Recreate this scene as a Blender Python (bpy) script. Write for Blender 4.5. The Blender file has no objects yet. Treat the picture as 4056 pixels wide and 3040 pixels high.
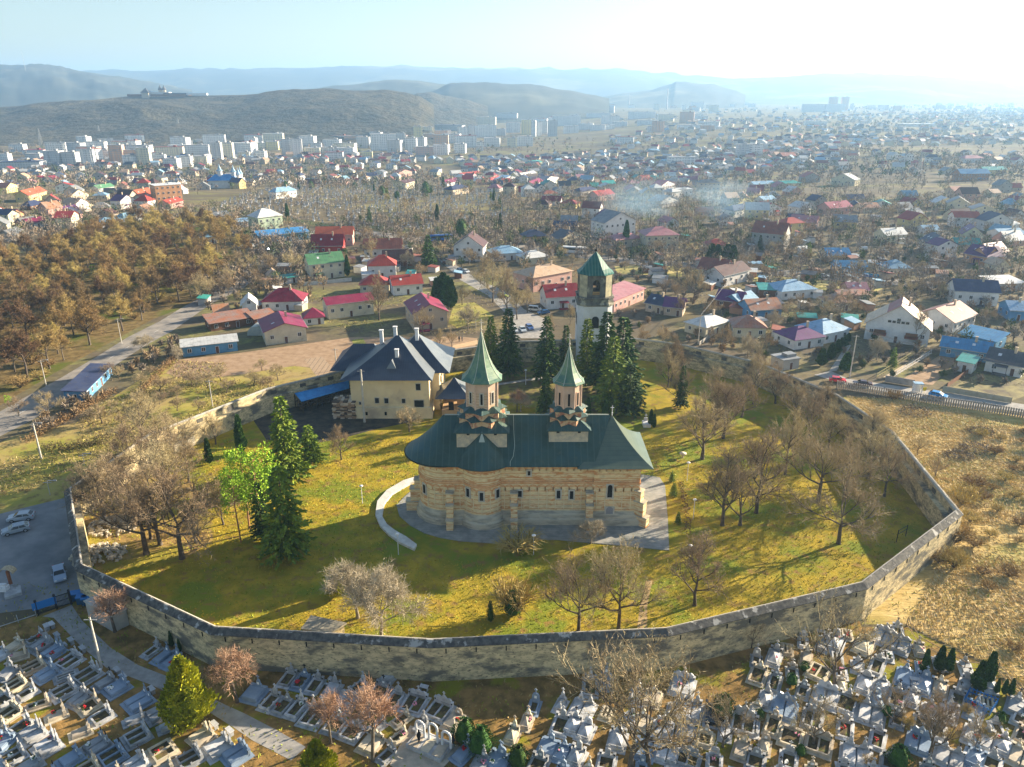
import bpy, math, random
from mathutils import Vector, Matrix, noise
R = random.Random(7)
C = bpy.context.scene.collection
sc = bpy.context.scene
PI = math.pi
# ---------------------------------------------------------------- camera geometry and terrain
FP = 3025.4; PT = math.radians(20.9); CH = 70.0
REG = {'A':(0,2200,.50675),'B':(900,2200,.50668),'C':(1900,2200,.50668),'D':(2956,2200,.50668),'E':(1500,1300,.54274),
       'F':(0,1500,.54274),'G':(2600,1400,.60325),'H':(1200,900,.67812),'I':(0,200,.63291),'J':(1300,200,.63291),
       'K':(2656,200,.63291),'L':(0,900,.63291),'M':(2656,900,.63291),'U':(0,0,1.8336),'Z':(1150,1300,.31646),
       'T':(1750,1280,.31646),'W':(1560,1650,.49729),'S':(0,0,1.)}
def src(r, x, y):
    a, b, s = REG[r]; return a + x*s, b + y*s
def ray(r, x, y):
    px, py = src(r, x, y); X = px - 2028; Y = 1520 - py
    return (X, FP*math.cos(PT) + Y*math.sin(PT), -FP*math.sin(PT) + Y*math.cos(PT))
def sst(a, b, v):
    t = min(1, max(0, (v-a)/(b-a))); return t*t*(3-2*t)
def ground(x, y):
    d = 28*sst(430, 1050, y)*(1 - 0.72*sst(60, 520, x))
    return -d
def at(r, x, y, z=None):
    d = ray(r, x, y)
    if z is not None:
        t = (z-CH)/d[2]; return Vector((d[0]*t, d[1]*t, z))
    n = 0.; step = 4.0/FP; t = 30/FP
    while t < 12000/FP:
        X, Y, Z = d[0]*t, d[1]*t, CH + d[2]*t
        if Z <= ground(X, Y): break
        t += step*max(1, t*FP/400)
    lo, hi = t-step*max(1, t*FP/400), t
    for _ in range(14):
        m = (lo+hi)/2
        if CH+d[2]*m <= ground(d[0]*m, d[1]*m): hi = m
        else: lo = m
    return Vector((d[0]*hi, d[1]*hi, ground(d[0]*hi, d[1]*hi)))
def zat(r, x, y, Y):
    d = ray(r, x, y); t = Y/d[1]; return d[0]*t, CH + d[2]*t
def pix(p):
    c = p[1]*math.cos(PT) - (p[2]-CH)*math.sin(PT); u = p[1]*math.sin(PT) + (p[2]-CH)*math.cos(PT)
    return 2028 + FP*p[0]/c, 1520 - FP*u/c
# ---------------------------------------------------------------- mesh builder
class MB:
    def __init__(s): s.v = []; s.f = []; s.m = []; s.sm = []
    def add(s, vs, fs, mi=0, smooth=False):
        o = len(s.v); s.v.extend(vs)
        for f in fs: s.f.append([o+i for i in f]); s.m.append(mi); s.sm.append(smooth)
    def box(s, c, d, yaw=0, mi=0, taper=1.0):
        cx, cy, cz = c; hx, hy, hz = d[0]/2, d[1]/2, d[2]/2
        ca, sa = math.cos(yaw), math.sin(yaw); vs = []
        for k, t in ((-1, 1), (1, taper)):
            for i, j in ((-1,-1),(1,-1),(1,1),(-1,1)):
                x, y = i*hx*t, j*hy*t; vs.append((cx+x*ca-y*sa, cy+x*sa+y*ca, cz+k*hz))
        s.add(vs, [(3,2,1,0),(4,5,6,7),(0,1,5,4),(1,2,6,5),(2,3,7,6),(3,0,4,7)], mi)
    def quad(s, a, b, c, d, mi=0): s.add([tuple(a), tuple(b), tuple(c), tuple(d)], [(0,1,2,3)], mi)
    def tri(s, a, b, c, mi=0): s.add([tuple(a), tuple(b), tuple(c)], [(0,1,2)], mi)
    def tube(s, a, b, r0, r1, n=5, mi=0, caps=False, smooth=True):
        a = Vector(a); b = Vector(b); d = (b-a)
        if d.length < 1e-6: return
        d.normalize(); u = d.cross(Vector((0,0,1)) if abs(d.z) < .9 else Vector((1,0,0))).normalized(); w = d.cross(u)
        vs = []
        for p, r in ((a, r0), (b, r1)):
            for k in range(n):
                t = 2*PI*k/n; q = p + u*(r*math.cos(t)) + w*(r*math.sin(t)); vs.append(tuple(q))
        s.add(vs, [(k, (k+1) % n, n+(k+1) % n, n+k) for k in range(n)], mi, smooth)
        if caps: s.add(vs[n:], [tuple(range(n))], mi); s.add(vs[:n], [tuple(range(n-1, -1, -1))], mi)
    def prism(s, poly, z0, z1, mi=0, top=True, bottom=False):
        n = len(poly); vs = [(x, y, z0) for x, y in poly] + [(x, y, z1) for x, y in poly]
        s.add(vs, [(k, (k+1) % n, n+(k+1) % n, n+k) for k in range(n)], mi)
        if top: s.add([(x, y, z1) for x, y in poly], [tuple(range(n))], mi)
        if bottom: s.add([(x, y, z0) for x, y in poly], [tuple(range(n-1, -1, -1))], mi)
    def loft(s, rings, mi=0, closed=True, smooth=False):
        n = len(rings[0]); vs = [tuple(p) for r in rings for p in r]; fs = []
        for i in range(len(rings)-1):
            for k in range(n if closed else n-1):
                k2 = (k+1) % n; fs.append((i*n+k, i*n+k2, (i+1)*n+k2, (i+1)*n+k))
        s.add(vs, fs, mi, smooth)
    def lathe(s, prof, c=(0,0), n=16, mi=0, a0=0, smooth=True):
        s.loft([[(c[0]+r*math.cos(a0+2*PI*k/n), c[1]+r*math.sin(a0+2*PI*k/n), z) for k in range(n)] for r, z in prof], mi, True, smooth)
    def mesh(s, name, mats):
        me = bpy.data.meshes.new(name); me.from_pydata(s.v, [], s.f)
        for m in (mats if isinstance(mats, (list, tuple)) else [mats]): me.materials.append(m)
        me.polygons.foreach_set('material_index', s.m); me.polygons.foreach_set('use_smooth', s.sm)
        me.update(); return me
    def build(s, name, mats, parent=None, loc=None):
        me = s.mesh(name, mats); o = bpy.data.objects.new(name, me); C.objects.link(o)
        if parent is not None: o.parent = parent
        if loc is not None: o.location = loc
        return o
def inst(name, me, parent=None, loc=(0,0,0), rz=0, scale=None):
    o = bpy.data.objects.new(name, me); C.objects.link(o); o.location = loc; o.rotation_euler = (0,0,rz)
    if scale is not None: o.scale = scale
    if parent is not None: o.parent = parent
    return o
THINGS = []
def tag(o, label, cat, group=None):
    o['label'] = label; o['category'] = cat
    if group: o['group'] = group
    THINGS.append(o); return o
def thing(name, label, cat, loc=(0,0,0), rz=0, group=None, scale=None):
    o = bpy.data.objects.new(name, None); C.objects.link(o); o.empty_display_size = .3
    o.location = loc; o.rotation_euler = (0,0,rz)
    if scale is not None: o.scale = scale
    return tag(o, label, cat, group)
def struct(o): o['kind'] = 'structure'; return o
def copy_tree(src_o, loc, rz, label, group=None, scale=None):
    r = src_o.copy(); C.objects.link(r); r.location = loc; r.rotation_euler = (0,0,rz)
    if scale is not None: r.scale = scale
    for ch in src_o.children:
        c = ch.copy(); C.objects.link(c); c.parent = r
        for g in ch.children:
            d = g.copy(); C.objects.link(d); d.parent = c
    return tag(r, label, src_o['category'], group or src_o.get('group'))
# ---------------------------------------------------------------- materials
MATS = {}
def mat(name, c1, c2=None, scale=1.0, rough=.8, bump=0., bscale=None, detail=4, stretch=(1,1,1), lines=None, metal=0., rnd=0., spec=.3, con=(.38,.62), c3=None, s3=.1, t3=(.5,.62), bdist=.05, c4=None, s4=1., t4=(.56,.66)):
    """c1/c2 mixed by noise; c3 in large patches; lines=(axis, spacing m, strength, colour) ribs or courses"""
    if name in MATS: return MATS[name]
    m = bpy.data.materials.new(name); m.use_nodes = True; nt = m.node_tree; N = nt.nodes; L = nt.links
    b = N['Principled BSDF']; b.inputs['Roughness'].default_value = rough; b.inputs['Metallic'].default_value = metal
    b.inputs['Specular IOR Level'].default_value = spec
    tc = N.new('ShaderNodeTexCoord'); mp = N.new('ShaderNodeMapping'); mp.inputs['Scale'].default_value = stretch
    L.new(tc.outputs['Object'], mp.inputs[0]); vec = mp.outputs[0]
    def noise_(s, d=detail):
        n = N.new('ShaderNodeTexNoise'); n.inputs['Scale'].default_value = s; n.inputs['Detail'].default_value = d; n.inputs['Roughness'].default_value = .6
        L.new(vec, n.inputs['Vector']); return n.outputs['Fac']
    def ramp(sock, a, b_):
        r = N.new('ShaderNodeMapRange'); r.inputs['From Min'].default_value = a; r.inputs['From Max'].default_value = b_; L.new(sock, r.inputs['Value']); return r.outputs[0]
    def mix(f, a, b_, mode='MIX'):
        x = N.new('ShaderNodeMix'); x.data_type = 'RGBA'; x.blend_type = mode
        if isinstance(f, float): x.inputs[0].default_value = f
        else: L.new(f, x.inputs[0])
        for s_, v in ((6, a), (7, b_)):
            if isinstance(v, tuple): x.inputs[s_].default_value = (*v[:3], 1)
            else: L.new(v, x.inputs[s_])
        return x.outputs[2]
    col = c1
    if c2 is not None: col = mix(ramp(noise_(scale), *con), c1, c2)
    if c3 is not None: col = mix(ramp(noise_(s3, 5), *t3), col, c3)
    if c4 is not None: col = mix(ramp(noise_(s4, 7), *t4), col, c4)
    hgt = None
    if lines:
        ax, sp, st, lc = lines
        sep = N.new('ShaderNodeSeparateXYZ'); L.new(tc.outputs['Object'], sep.inputs[0])
        mu = N.new('ShaderNodeMath'); mu.operation = 'MULTIPLY'; mu.inputs[1].default_value = 1/sp; L.new(sep.outputs['XYZ'.index(ax)], mu.inputs[0])
        fr = N.new('ShaderNodeMath'); fr.operation = 'FRACT'; L.new(mu.outputs[0], fr.inputs[0])
        ab = N.new('ShaderNodeMath'); ab.operation = 'PINGPONG'; ab.inputs[1].default_value = .5; L.new(mu.outputs[0], ab.inputs[0])
        f = ramp(ab.outputs[0], .38, .5); hgt = f
        g = N.new('ShaderNodeMath'); g.operation = 'MULTIPLY'; g.inputs[1].default_value = st; L.new(f, g.inputs[0])
        col = mix(g.outputs[0], col, lc)
    if rnd:
        oi = N.new('ShaderNodeObjectInfo'); h = N.new('ShaderNodeHueSaturation')
        mr = N.new('ShaderNodeMapRange'); mr.inputs['To Min'].default_value = 1-rnd; mr.inputs['To Max'].default_value = 1+rnd; L.new(oi.outputs['Random'], mr.inputs[0]); L.new(mr.outputs[0], h.inputs['Value'])
        m2 = N.new('ShaderNodeMapRange'); m2.inputs['To Min'].default_value = .5-rnd*.06; m2.inputs['To Max'].default_value = .5+rnd*.06; L.new(oi.outputs['Random'], m2.inputs[0]); L.new(m2.outputs[0], h.inputs['Hue'])
        if isinstance(col, tuple): h.inputs['Color'].default_value = (*col[:3], 1)
        else: L.new(col, h.inputs['Color'])
        col = h.outputs[0]
    if isinstance(col, tuple): b.inputs['Base Color'].default_value = (*col[:3], 1)
    else: L.new(col, b.inputs['Base Color'])
    if bump:
        bp = N.new('ShaderNodeBump'); bp.inputs['Strength'].default_value = bump; bp.inputs['Distance'].default_value = bdist
        s = noise_(bscale or scale*2, 5)
        if hgt is not None:
            ad = N.new('ShaderNodeMath'); ad.operation = 'ADD'; L.new(s, ad.inputs[0]); L.new(hgt, ad.inputs[1]); s = ad.outputs[0]
        L.new(s, bp.inputs['Height']); L.new(bp.outputs[0], b.inputs['Normal'])
    MATS[name] = m; return m
glass = mat('window glass', (.02,.025,.03), rough=.15, spec=.6)
dark = mat('dark opening', (.012,.011,.01), rough=.9)
white = mat('white paint', (.72,.73,.74), (.6,.61,.62), 3, .6)
bark = mat('grey brown bark', (.085,.066,.05), (.14,.115,.09), 2, .9, .4, rnd=.25)
barkl = mat('pale bark', (.2,.17,.13), (.3,.26,.2), 2, .9, .4, rnd=.15)
twig = mat('grey brown twigs', (.29,.22,.125), (.42,.33,.19), .6, .9, rnd=.25)
twigb = mat('ochre twigs', (.31,.22,.075), (.45,.33,.13), .4, .9, rnd=.3)
twigr = mat('reddish twigs', (.34,.2,.12), (.46,.3,.2), .6, .9)
twigl = mat('pale twigs', (.34,.29,.2), (.44,.38,.27), .6, .9)
limew = mat('limewashed trunk foot', (.75,.75,.72), (.55,.54,.5), 4, .9)
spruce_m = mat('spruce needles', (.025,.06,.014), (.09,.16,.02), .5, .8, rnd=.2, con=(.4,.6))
sprucey = mat('sunny spruce needles', (.06,.12,.012), (.24,.3,.02), .7, .8, rnd=.15)  # lit copy of the spruce needles, sunlight put into the colour
pine_m = mat('pine needles', (.16,.32,.015), (.34,.5,.03), .8, .8)
thuja_m = mat('thuja leaves', (.02,.065,.012), (.06,.14,.02), 1.2, .8, rnd=.2)
thujay = mat('golden thuja leaves', (.2,.24,.01), (.5,.48,.02), 1.0, .8)
# ---------------------------------------------------------------- world, sun, camera, haze
SUN_AZ = math.radians(28.0); SUN_EL = math.radians(17.6)
w = bpy.data.worlds.new('World'); sc.world = w; w.use_nodes = True; nt = w.node_tree
sky = nt.nodes.new('ShaderNodeTexSky'); sky.sky_type = 'NISHITA'; sky.sun_disc = False
sky.sun_elevation = SUN_EL; sky.sun_rotation = PI/2 - SUN_AZ; sky.altitude = 100; sky.air_density = 1.0; sky.dust_density = 1.0; sky.ozone_density = 1.0
nt.links.new(sky.outputs[0], nt.nodes['Background'].inputs[0]); nt.nodes['Background'].inputs[1].default_value = .053
sl = bpy.data.lights.new('sun', 'SUN'); sl.energy = 5.0; sl.angle = math.radians(.5); sl.color = (1, .84, .62)
so = bpy.data.objects.new('sun', sl); C.objects.link(so); so.location = (200, 100, 150)
sd = Vector((math.cos(SUN_AZ)*math.cos(SUN_EL), math.sin(SUN_AZ)*math.cos(SUN_EL), math.sin(SUN_EL)))
so.rotation_euler = sd.to_track_quat('Z', 'Y').to_euler()
cam = bpy.data.cameras.new('camera'); co = bpy.data.objects.new('camera', cam); C.objects.link(co); sc.camera = co
co.location = (0, 0, CH); co.rotation_euler = (PI/2 - PT, 0, 0); cam.sensor_width = 36; cam.lens = 36*FP/4056; cam.clip_end = 60000; cam.clip_start = .5
sc.view_settings.view_transform = 'Standard'; sc.view_settings.look = 'None'; sc.view_settings.exposure = 1.88; sc.view_settings.gamma = 1
sc.cycles.use_denoising = True; sc.cycles.max_bounces = 5; sc.cycles.diffuse_bounces = 2; sc.cycles.glossy_bounces = 2; sc.cycles.transparent_max_bounces = 6; sc.cycles.volume_bounces = 1
sc.cycles.volume_step_rate = 10; sc.cycles.volume_max_steps = 32
def haze():
    b = MB(); b.box((0, 5900, 175), (24400, 12600, 430)); m = bpy.data.materials.new('thin air'); m.use_nodes = True
    nt = m.node_tree; nt.nodes.remove(nt.nodes['Principled BSDF']); v = nt.nodes.new('ShaderNodeVolumePrincipled')
    v.inputs['Density'].default_value = HAZE; v.inputs['Color'].default_value = (.38,.65,1,1); v.inputs['Anisotropy'].default_value = .3
    nt.links.new(v.outputs[0], nt.nodes['Material Output'].inputs['Volume'])
    o = b.build('haze', m); o['kind'] = 'stuff'
HAZE = .00014
haze()
# ---------------------------------------------------------------- ground sheets
def grid_axis(a, b, fine0, fine1, fs, grow=1.18):
    v = []; x = fine0
    while x < fine1: v.append(x); x += fs
    v.append(fine1); s = fs
    while v[-1] < b: s *= grow; v.append(min(b, v[-1]+s))
    s = fs; lo = [fine0]
    while lo[0] > a: s *= grow; lo.insert(0, max(a, lo[0]-s))
    return lo[:-1] + v
def make_ground():
    xs = grid_axis(-11800, 11800, -300, 600, 40); ys = grid_axis(-60, 11500, 0, 1200, 25)
    b = MB(); vs = [(x, y, ground(x, y)) for y in ys for x in xs]; n = len(xs)
    b.add(vs, [(j*n+i, j*n+i+1, (j+1)*n+i+1, (j+1)*n+i) for j in range(len(ys)-1) for i in range(n-1)], 0, True)
    m = bpy.data.materials.new('town ground'); m.use_nodes = True; nt = m.node_tree; N = nt.nodes; L = nt.links
    bs = N['Principled BSDF']; bs.inputs['Roughness'].default_value = .95; bs.inputs['Specular IOR Level'].default_value = .1
    tc = N.new('ShaderNodeTexCoord'); mp = N.new('ShaderNodeMapping'); mp.inputs['Rotation'].default_value = (0,0,.45); mp.inputs['Scale'].default_value = (1, 2.6, 1); L.new(tc.outputs['Object'], mp.inputs[0])
    vo = N.new('ShaderNodeTexVoronoi'); vo.inputs['Scale'].default_value = .012; L.new(mp.outputs[0], vo.inputs['Vector'])
    sp = N.new('ShaderNodeSeparateColor'); L.new(vo.outputs['Color'], sp.inputs[0])
    cr = N.new('ShaderNodeValToRGB'); e = cr.color_ramp.elements; e[0].color = (.12,.095,.06,1); e[1].color = (.3,.24,.12,1); e.new(.3).color = (.16,.15,.06,1); e.new(.55).color = (.22,.17,.1,1); e.new(.75).color = (.24,.24,.07,1); L.new(sp.outputs[0], cr.inputs[0])
    n1 = N.new('ShaderNodeTexNoise'); n1.inputs['Scale'].default_value = .06; n1.inputs['Detail'].default_value = 8; L.new(tc.outputs['Object'], n1.inputs['Vector'])
    n2 = N.new('ShaderNodeTexNoise'); n2.inputs['Scale'].default_value = .6; n2.inputs['Detail'].default_value = 6; L.new(tc.outputs['Object'], n2.inputs['Vector'])
    def mx(f, a, b_, mode='MIX'):
        x = N.new('ShaderNodeMix'); x.data_type = 'RGBA'; x.blend_type = mode; L.new(f, x.inputs[0])
        for i, v in ((6,a),(7,b_)):
            if isinstance(v, tuple): x.inputs[i].default_value = (*v,1)
            else: L.new(v, x.inputs[i])
        return x.outputs[2]
    r1 = N.new('ShaderNodeMapRange'); r1.inputs[1].default_value = .4; r1.inputs[2].default_value = .62; L.new(n1.outputs[0], r1.inputs[0])
    r2 = N.new('ShaderNodeMapRange'); r2.inputs[1].default_value = .35; r2.inputs[2].default_value = .65; r2.inputs[4].default_value = .75; L.new(n2.outputs[0], r2.inputs[0])
    c = mx(r1.outputs[0], cr.outputs[0], (.15,.12,.085)); c = mx(r2.outputs[0], c, (.1,.085,.055)); L.new(c, bs.inputs['Base Color'])
    struct(b.build('ground', m))
make_ground()
def sheet(name, pts, z, m, sub=None):
    b = MB(); P = [p if isinstance(p, Vector) else at(*p, z=0) for p in pts]
    b.add([(p.x, p.y, z) for p in P], [tuple(range(len(P)))], 0); o = b.build(name, m); return struct(o)
grass = mat('yellow green lawn', (.26,.215,.02), (.43,.31,.032), .35, .95, .9, 3.5, 8, c3=(.19,.225,.022), s3=.09, t3=(.48,.6), bdist=.12, spec=.1, c4=(.27,.17,.05), s4=.5, t4=(.53,.66))
orch = mat('orchard grass', (.27,.26,.05), (.43,.35,.09), .12, .95, .8, 2.5, 8, c3=(.36,.27,.11), s3=.06, t3=(.44,.58), c4=(.22,.16,.06), s4=.5, t4=(.52,.64), spec=.1)
dry = mat('dry matted grass', (.42,.30,.10), (.6,.46,.2), .5, .95, 1.0, 1.6, 9, stretch=(.6,1.6,1), c3=(.27,.26,.07), s3=.04, t3=(.48,.6), bdist=.15, c4=(.26,.17,.07), s4=.25, t4=(.56,.66), spec=.1)
cemg = mat('cemetery ground', (.13,.09,.03), (.33,.2,.07), .5, .95, .8, 3, 8, c3=(.22,.21,.02), s3=.16, t3=(.53,.62), bdist=.1, spec=.1)
soil = mat('ploughed soil', (.30,.2,.12), (.4,.28,.18), .5, .95, .5, 3, spec=.1)
asph = mat('worn asphalt', (.19,.18,.17), (.32,.29,.25), .25, .9, .2, 5, 8, spec=.2)
conc = mat('concrete path', (.28,.27,.25), (.38,.36,.33), .8, .9, .2, 4, spec=.2)
pave = mat('grey green paving', (.24,.25,.23), (.36,.35,.32), .6, .9, .3, 3, lines=('Y',.7,.35,(.16,.16,.14)), spec=.2)
earthshade = mat('bare earth with painted shade', (.05,.045,.04), (.1,.085,.06), .5, .95, .6, 4, spec=.1)
woodf = mat('leaf litter', (.12,.085,.035), (.22,.16,.065), .5, .95, .7, 3, c3=(.1,.12,.02), s3=.05, t3=(.52,.64), spec=.1)
# precinct wall, corner points of the outer face taken on the coping line
WC = [('F',470,815),('A',588,104),('A',1650,606),('B',1590,708),('C',1480,618),('D',945,250),('G',2012,1050),('G',1562,515),('G',1200,275),('M',840,965),('M',560,850),
      ('M',70,735),('H',1935,650),('H',1240,668),('H',870,718),('H',560,770),('L',2100,908),('L',1650,1015),('L',1180,1198),('F',1065,410),('F',800,595)]
WP = [at(*p, z=5.5) for p in WC]; WP = [Vector((p.x, p.y, 0)) for p in WP]
b = MB(); b.add([(p.x, p.y, .012) for p in WP], [tuple(range(len(WP)))], 0); struct(b.build('lawn', grass))
sheet('leaf_litter', [('F',600,1010),('F',640,1290),('F',720,1420),('F',1000,1370),('F',1330,1330),('F',1560,1180),('F',1500,900),('F',1300,620),('F',1100,600),('F',900,700)], .018, mat('brown leaf litter', (.3,.19,.06), (.42,.28,.09), .5, .95, .8, 3, 8, c3=(.3,.25,.03), s3=.12, t3=(.48,.56)))
sheet('cemetery_ground', [Vector((-130,30,0)), Vector((90,30,0)), at('D',2171,1300,z=0), at('D',1960,900,z=0), at('D',1250,560,z=0), at('D',900,560,z=0), Vector((50,93,0)), Vector((20,84,0)), Vector((-10,82,0)), Vector((-38,85,0)), Vector((-60,97,0)), at('A',270,480,z=0), at('A',0,560,z=0), Vector((-130,86,0))], .006, cemg)
sheet('dry_field', [at('D',2171,1290,z=0)+Vector((20,-25,0)), at('D',1960,880,z=0), at('D',1250,540,z=0), at('D',900,540,z=0), Vector((60,100,0)), Vector((70,115,0)), Vector((72,160,0)), at('M',1090,1060,z=0), at('M',1500,1085,z=0), at('M',2212,1185,z=0), at('M',2212,1185,z=0)+Vector((60,-10,0)), at('D',2171,1290,z=0)+Vector((60,-25,0))], .006, dry)
sheet('woodland_floor', [('U',-90,600),('U',0,560),('U',200,505),('U',330,480),('U',480,492),('U',560,560),('U',520,592),('U',430,652),('U',330,690),('U',120,805),('U',-90,930)], .006, woodf)
sheet('orchard_grass', [('F',100,420),('F',560,320),('L',650,1100),('L',1080,830),('L',1180,905),('L',1560,905),('L',1850,870),('L',2100,900),('L',1650,1040),('L',1180,1220),('F',1080,440),('F',760,620),('F',420,900),('F',-700,1200),('F',-700,800)], .006, orch)
sheet('ploughed_field', [('L',1040,915),('L',1120,830),('L',1490,790),('L',2200,690),('H',900,640),('H',1020,650),('H',1000,720),('L',2110,890),('L',1830,870),('L',1500,925),('L',1180,960)], .012, soil)
sheet('vegetable_patch', [('Z',770,150),('Z',910,130),('Z',970,235),('Z',800,255)], .018, mat('green patch', (.3,.3,.05), (.36,.34,.07), 1, .95, lines=('X',.9,.6,(.14,.14,.04))))
sheet('furrowed_patch', [('Z',170,390),('Z',400,360),('Z',560,535),('Z',330,610)], .018, mat('furrows', (.34,.24,.15), (.4,.29,.19), 1, .95, lines=('X',1.3,.8,(.12,.09,.06))))
sheet('yard_earth_and_shade', [('Z',-500,1100),('Z',-250,900),('Z',50,905),('Z',760,800),('Z',760,1100),('Z',1700,1120),('Z',1500,1180),('Z',1060,1270),('Z',680,1375),('Z',400,1430),('Z',0,1450),('Z',-300,1400)], .02, earthshade)  # dark soil, with the shade of wall and residence put into its colour
sheet('painted_ground_shade', [('H',890,870),('H',1240,790),('H',1600,750),('H',1900,800),('H',1940,1080),('H',1700,1110),('H',1150,1010),('H',900,960)], .02, mat('grass darkened as shade', (.14,.1,.04), (.2,.17,.04), .6, .95, .5, 3, c3=(.24,.22,.03), s3=.15, t3=(.5,.62)))  # shade of the conifers and back wall painted as a darker ground colour
# roads: list of (left pixel, right pixel) pairs across the road
def road(name, pairs, z, m):
    b = MB(); r = [(at(*a, z=0), at(*c, z=0)) for a, c in pairs]
    for (a, c), (d, e) in zip(r, r[1:]): b.quad((a.x,a.y,z),(c.x,c.y,z),(e.x,e.y,z),(d.x,d.y,z))
    return struct(b.build(name, m))
S = 'L'
_b = MB(); _c = [at('L',95,1185,z=0), at('L',255,1090,z=0), at('L',470,965,z=0), at('L',672,832,z=0), at('L',852,718,z=0), at('L',1040,620,z=0)]
for _p, _q in zip(_c, _c[1:]):
    _d = (_q-_p); _n = int(_d.length/6)
    for _k in range(_n): _m = _p.lerp(_q, (_k+.3)/_n); _b.box((_m.x, _m.y, .024), (2.6, .16, .004), math.atan2(_d.y, _d.x))
struct(_b.build('lane_marking', mat('road paint', (.6,.6,.58), (.4,.4,.38), 2)))
road('road', [((S,-260,1260),(S,0,1310)),((S,0,1155),(S,190,1215)),((S,150,1070),(S,360,1110)),((S,380,945),(S,560,985)),((S,600,815),(S,745,850)),((S,800,690),(S,905,745)),((S,1000,590),(S,1080,650)),((S,1130,510),(S,1230,545)),((S,1230,455),(S,1330,475)),((S,1440,340),(S,1530,380)),((S,1520,260),(S,1620,290)),((S,1620,190),(S,1730,215)),((S,1760,130),(S,1850,150))], .016, asph)
road('road', [(('I',1760,1200),('I',1850,1240)),(('I',1900,1150),('I',1960,1180)),(('J',0,1100),('J',0,1128)),(('J',250,1128),('J',270,1160)),(('J',520,1160),('J',540,1192)),(('J',800,1175),('J',820,1205)),(('J',1100,1215),('J',1110,1235)),(('H',1300,105),('H',1290,125)),(('H',1660,155),('H',1650,185)),(('H',2000,195),('H',1990,225)),(('M',0,212),('M',0,245)),(('M',300,232),('M',300,270)),(('M',600,258),('M',590,300)),(('M',930,285),('M',920,325)),(('M',1300,315),('M',1290,355)),(('M',1650,345),('M',1640,385))], .016, asph)
road('street', [(('H',790,190),('H',850,190)),(('H',860,250),('H',935,250)),(('H',920,310),('H',1010,300)),(('H',1080,400),('H',1190,380)),(('H',1180,500),('H',1290,480)),(('H',1230,560),('H',1420,540)),(('H',1235,650),('H',1420,650))], .020, conc)
road('street', [(('M',900,925),('M',1000,900)),(('M',1090,985),('M',1110,950)),(('M',1500,1060),('M',1520,1010)),(('M',1800,1105),('M',1830,1050)),(('M',2212,1160),('M',2212,1110)),(('M',2600,1200),('M',2600,1160))], .016, conc)
road('parking_yard', [(('F',-700,1160),('F',480,870)),(('F',-700,1280),('F',490,980)),(('F',-700,1420),('F',520,1200)),(('A',-700,200),('A',600,110)),(('A',-700,380),('A',640,280)),(('A',-700,545),('A',560,380))], .016, mat('blue grey gravel yard', (.17,.18,.19), (.3,.3,.3), .12, .95, .4, 4, 9, spec=.1))
road('path', [(('A',330,480),('A',560,390)),(('A',420,490),('A',640,510)),(('A',620,700),('A',860,720)),(('A',830,880),('A',1080,860)),(('A',1170,1010),('A',1340,960)),(('A',1560,1180),('A',1740,1160)),(('A',1830,1350),('B',140,1240)),(('B',200,1450),('B',400,1375)),(('B',500,1605),('B',615,1500))], .020, conc)
# paved church platform and curved walk
def zp(r, x, y, z): p = at(r, x, y, z=z); return (p.x, p.y)
b = MB(); pts = [zp('E',x,y,.1) for x, y in ((130,1290),(150,1370),(230,1440),(330,1495),(450,1530),(600,1555),(760,1565),(880,1572),(920,1555),(960,1537),(1300,1545),(1800,1590),(2120,1622),(2110,1400),(2090,1150),(2050,1090),(1960,1075),(1880,1065),(1300,1020),(500,1060),(330,1110),(200,1220))]
b.prism(pts, 0, .12); struct(b.build('church_platform', pave))
b = MB(); cv = [((330,1065),(330,1095)),((180,1110),(230,1130)),((60,1180),(100,1205)),((-10,1260),(40,1280)),((-25,1360),(25,1370)),((10,1440),(60,1430)),((70,1500),(120,1475)),((150,1560),(200,1520)),((260,1612),(278,1578))]
for (a, c), (d, e) in zip(cv, cv[1:]):
    q = [zp('E',*a,.45), zp('E',*c,.45), zp('E',*e,.45), zp('E',*d,.45)]; b.prism(q, 0, .45, top=True)
tag(b.build('curved_bench_wall', mat('pale stone kerb', (.55,.53,.48), (.68,.66,.6), 1, .9)), 'low pale stone wall curving round the rounded end of the church', 'low wall')
road('path', [(('H',1130,915),('H',1140,925)),(('H',1300,890),('H',1310,900)),(('H',1460,868),('H',1470,880))], .03, conc)
road('path', [(('C',1300,200),('C',1350,200)),(('C',1250,400),('C',1310,400)),(('C',1230,590),('C',1310,590))], .02, mat('trodden earth', (.36,.24,.11), (.45,.32,.16), 1, .95))
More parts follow.
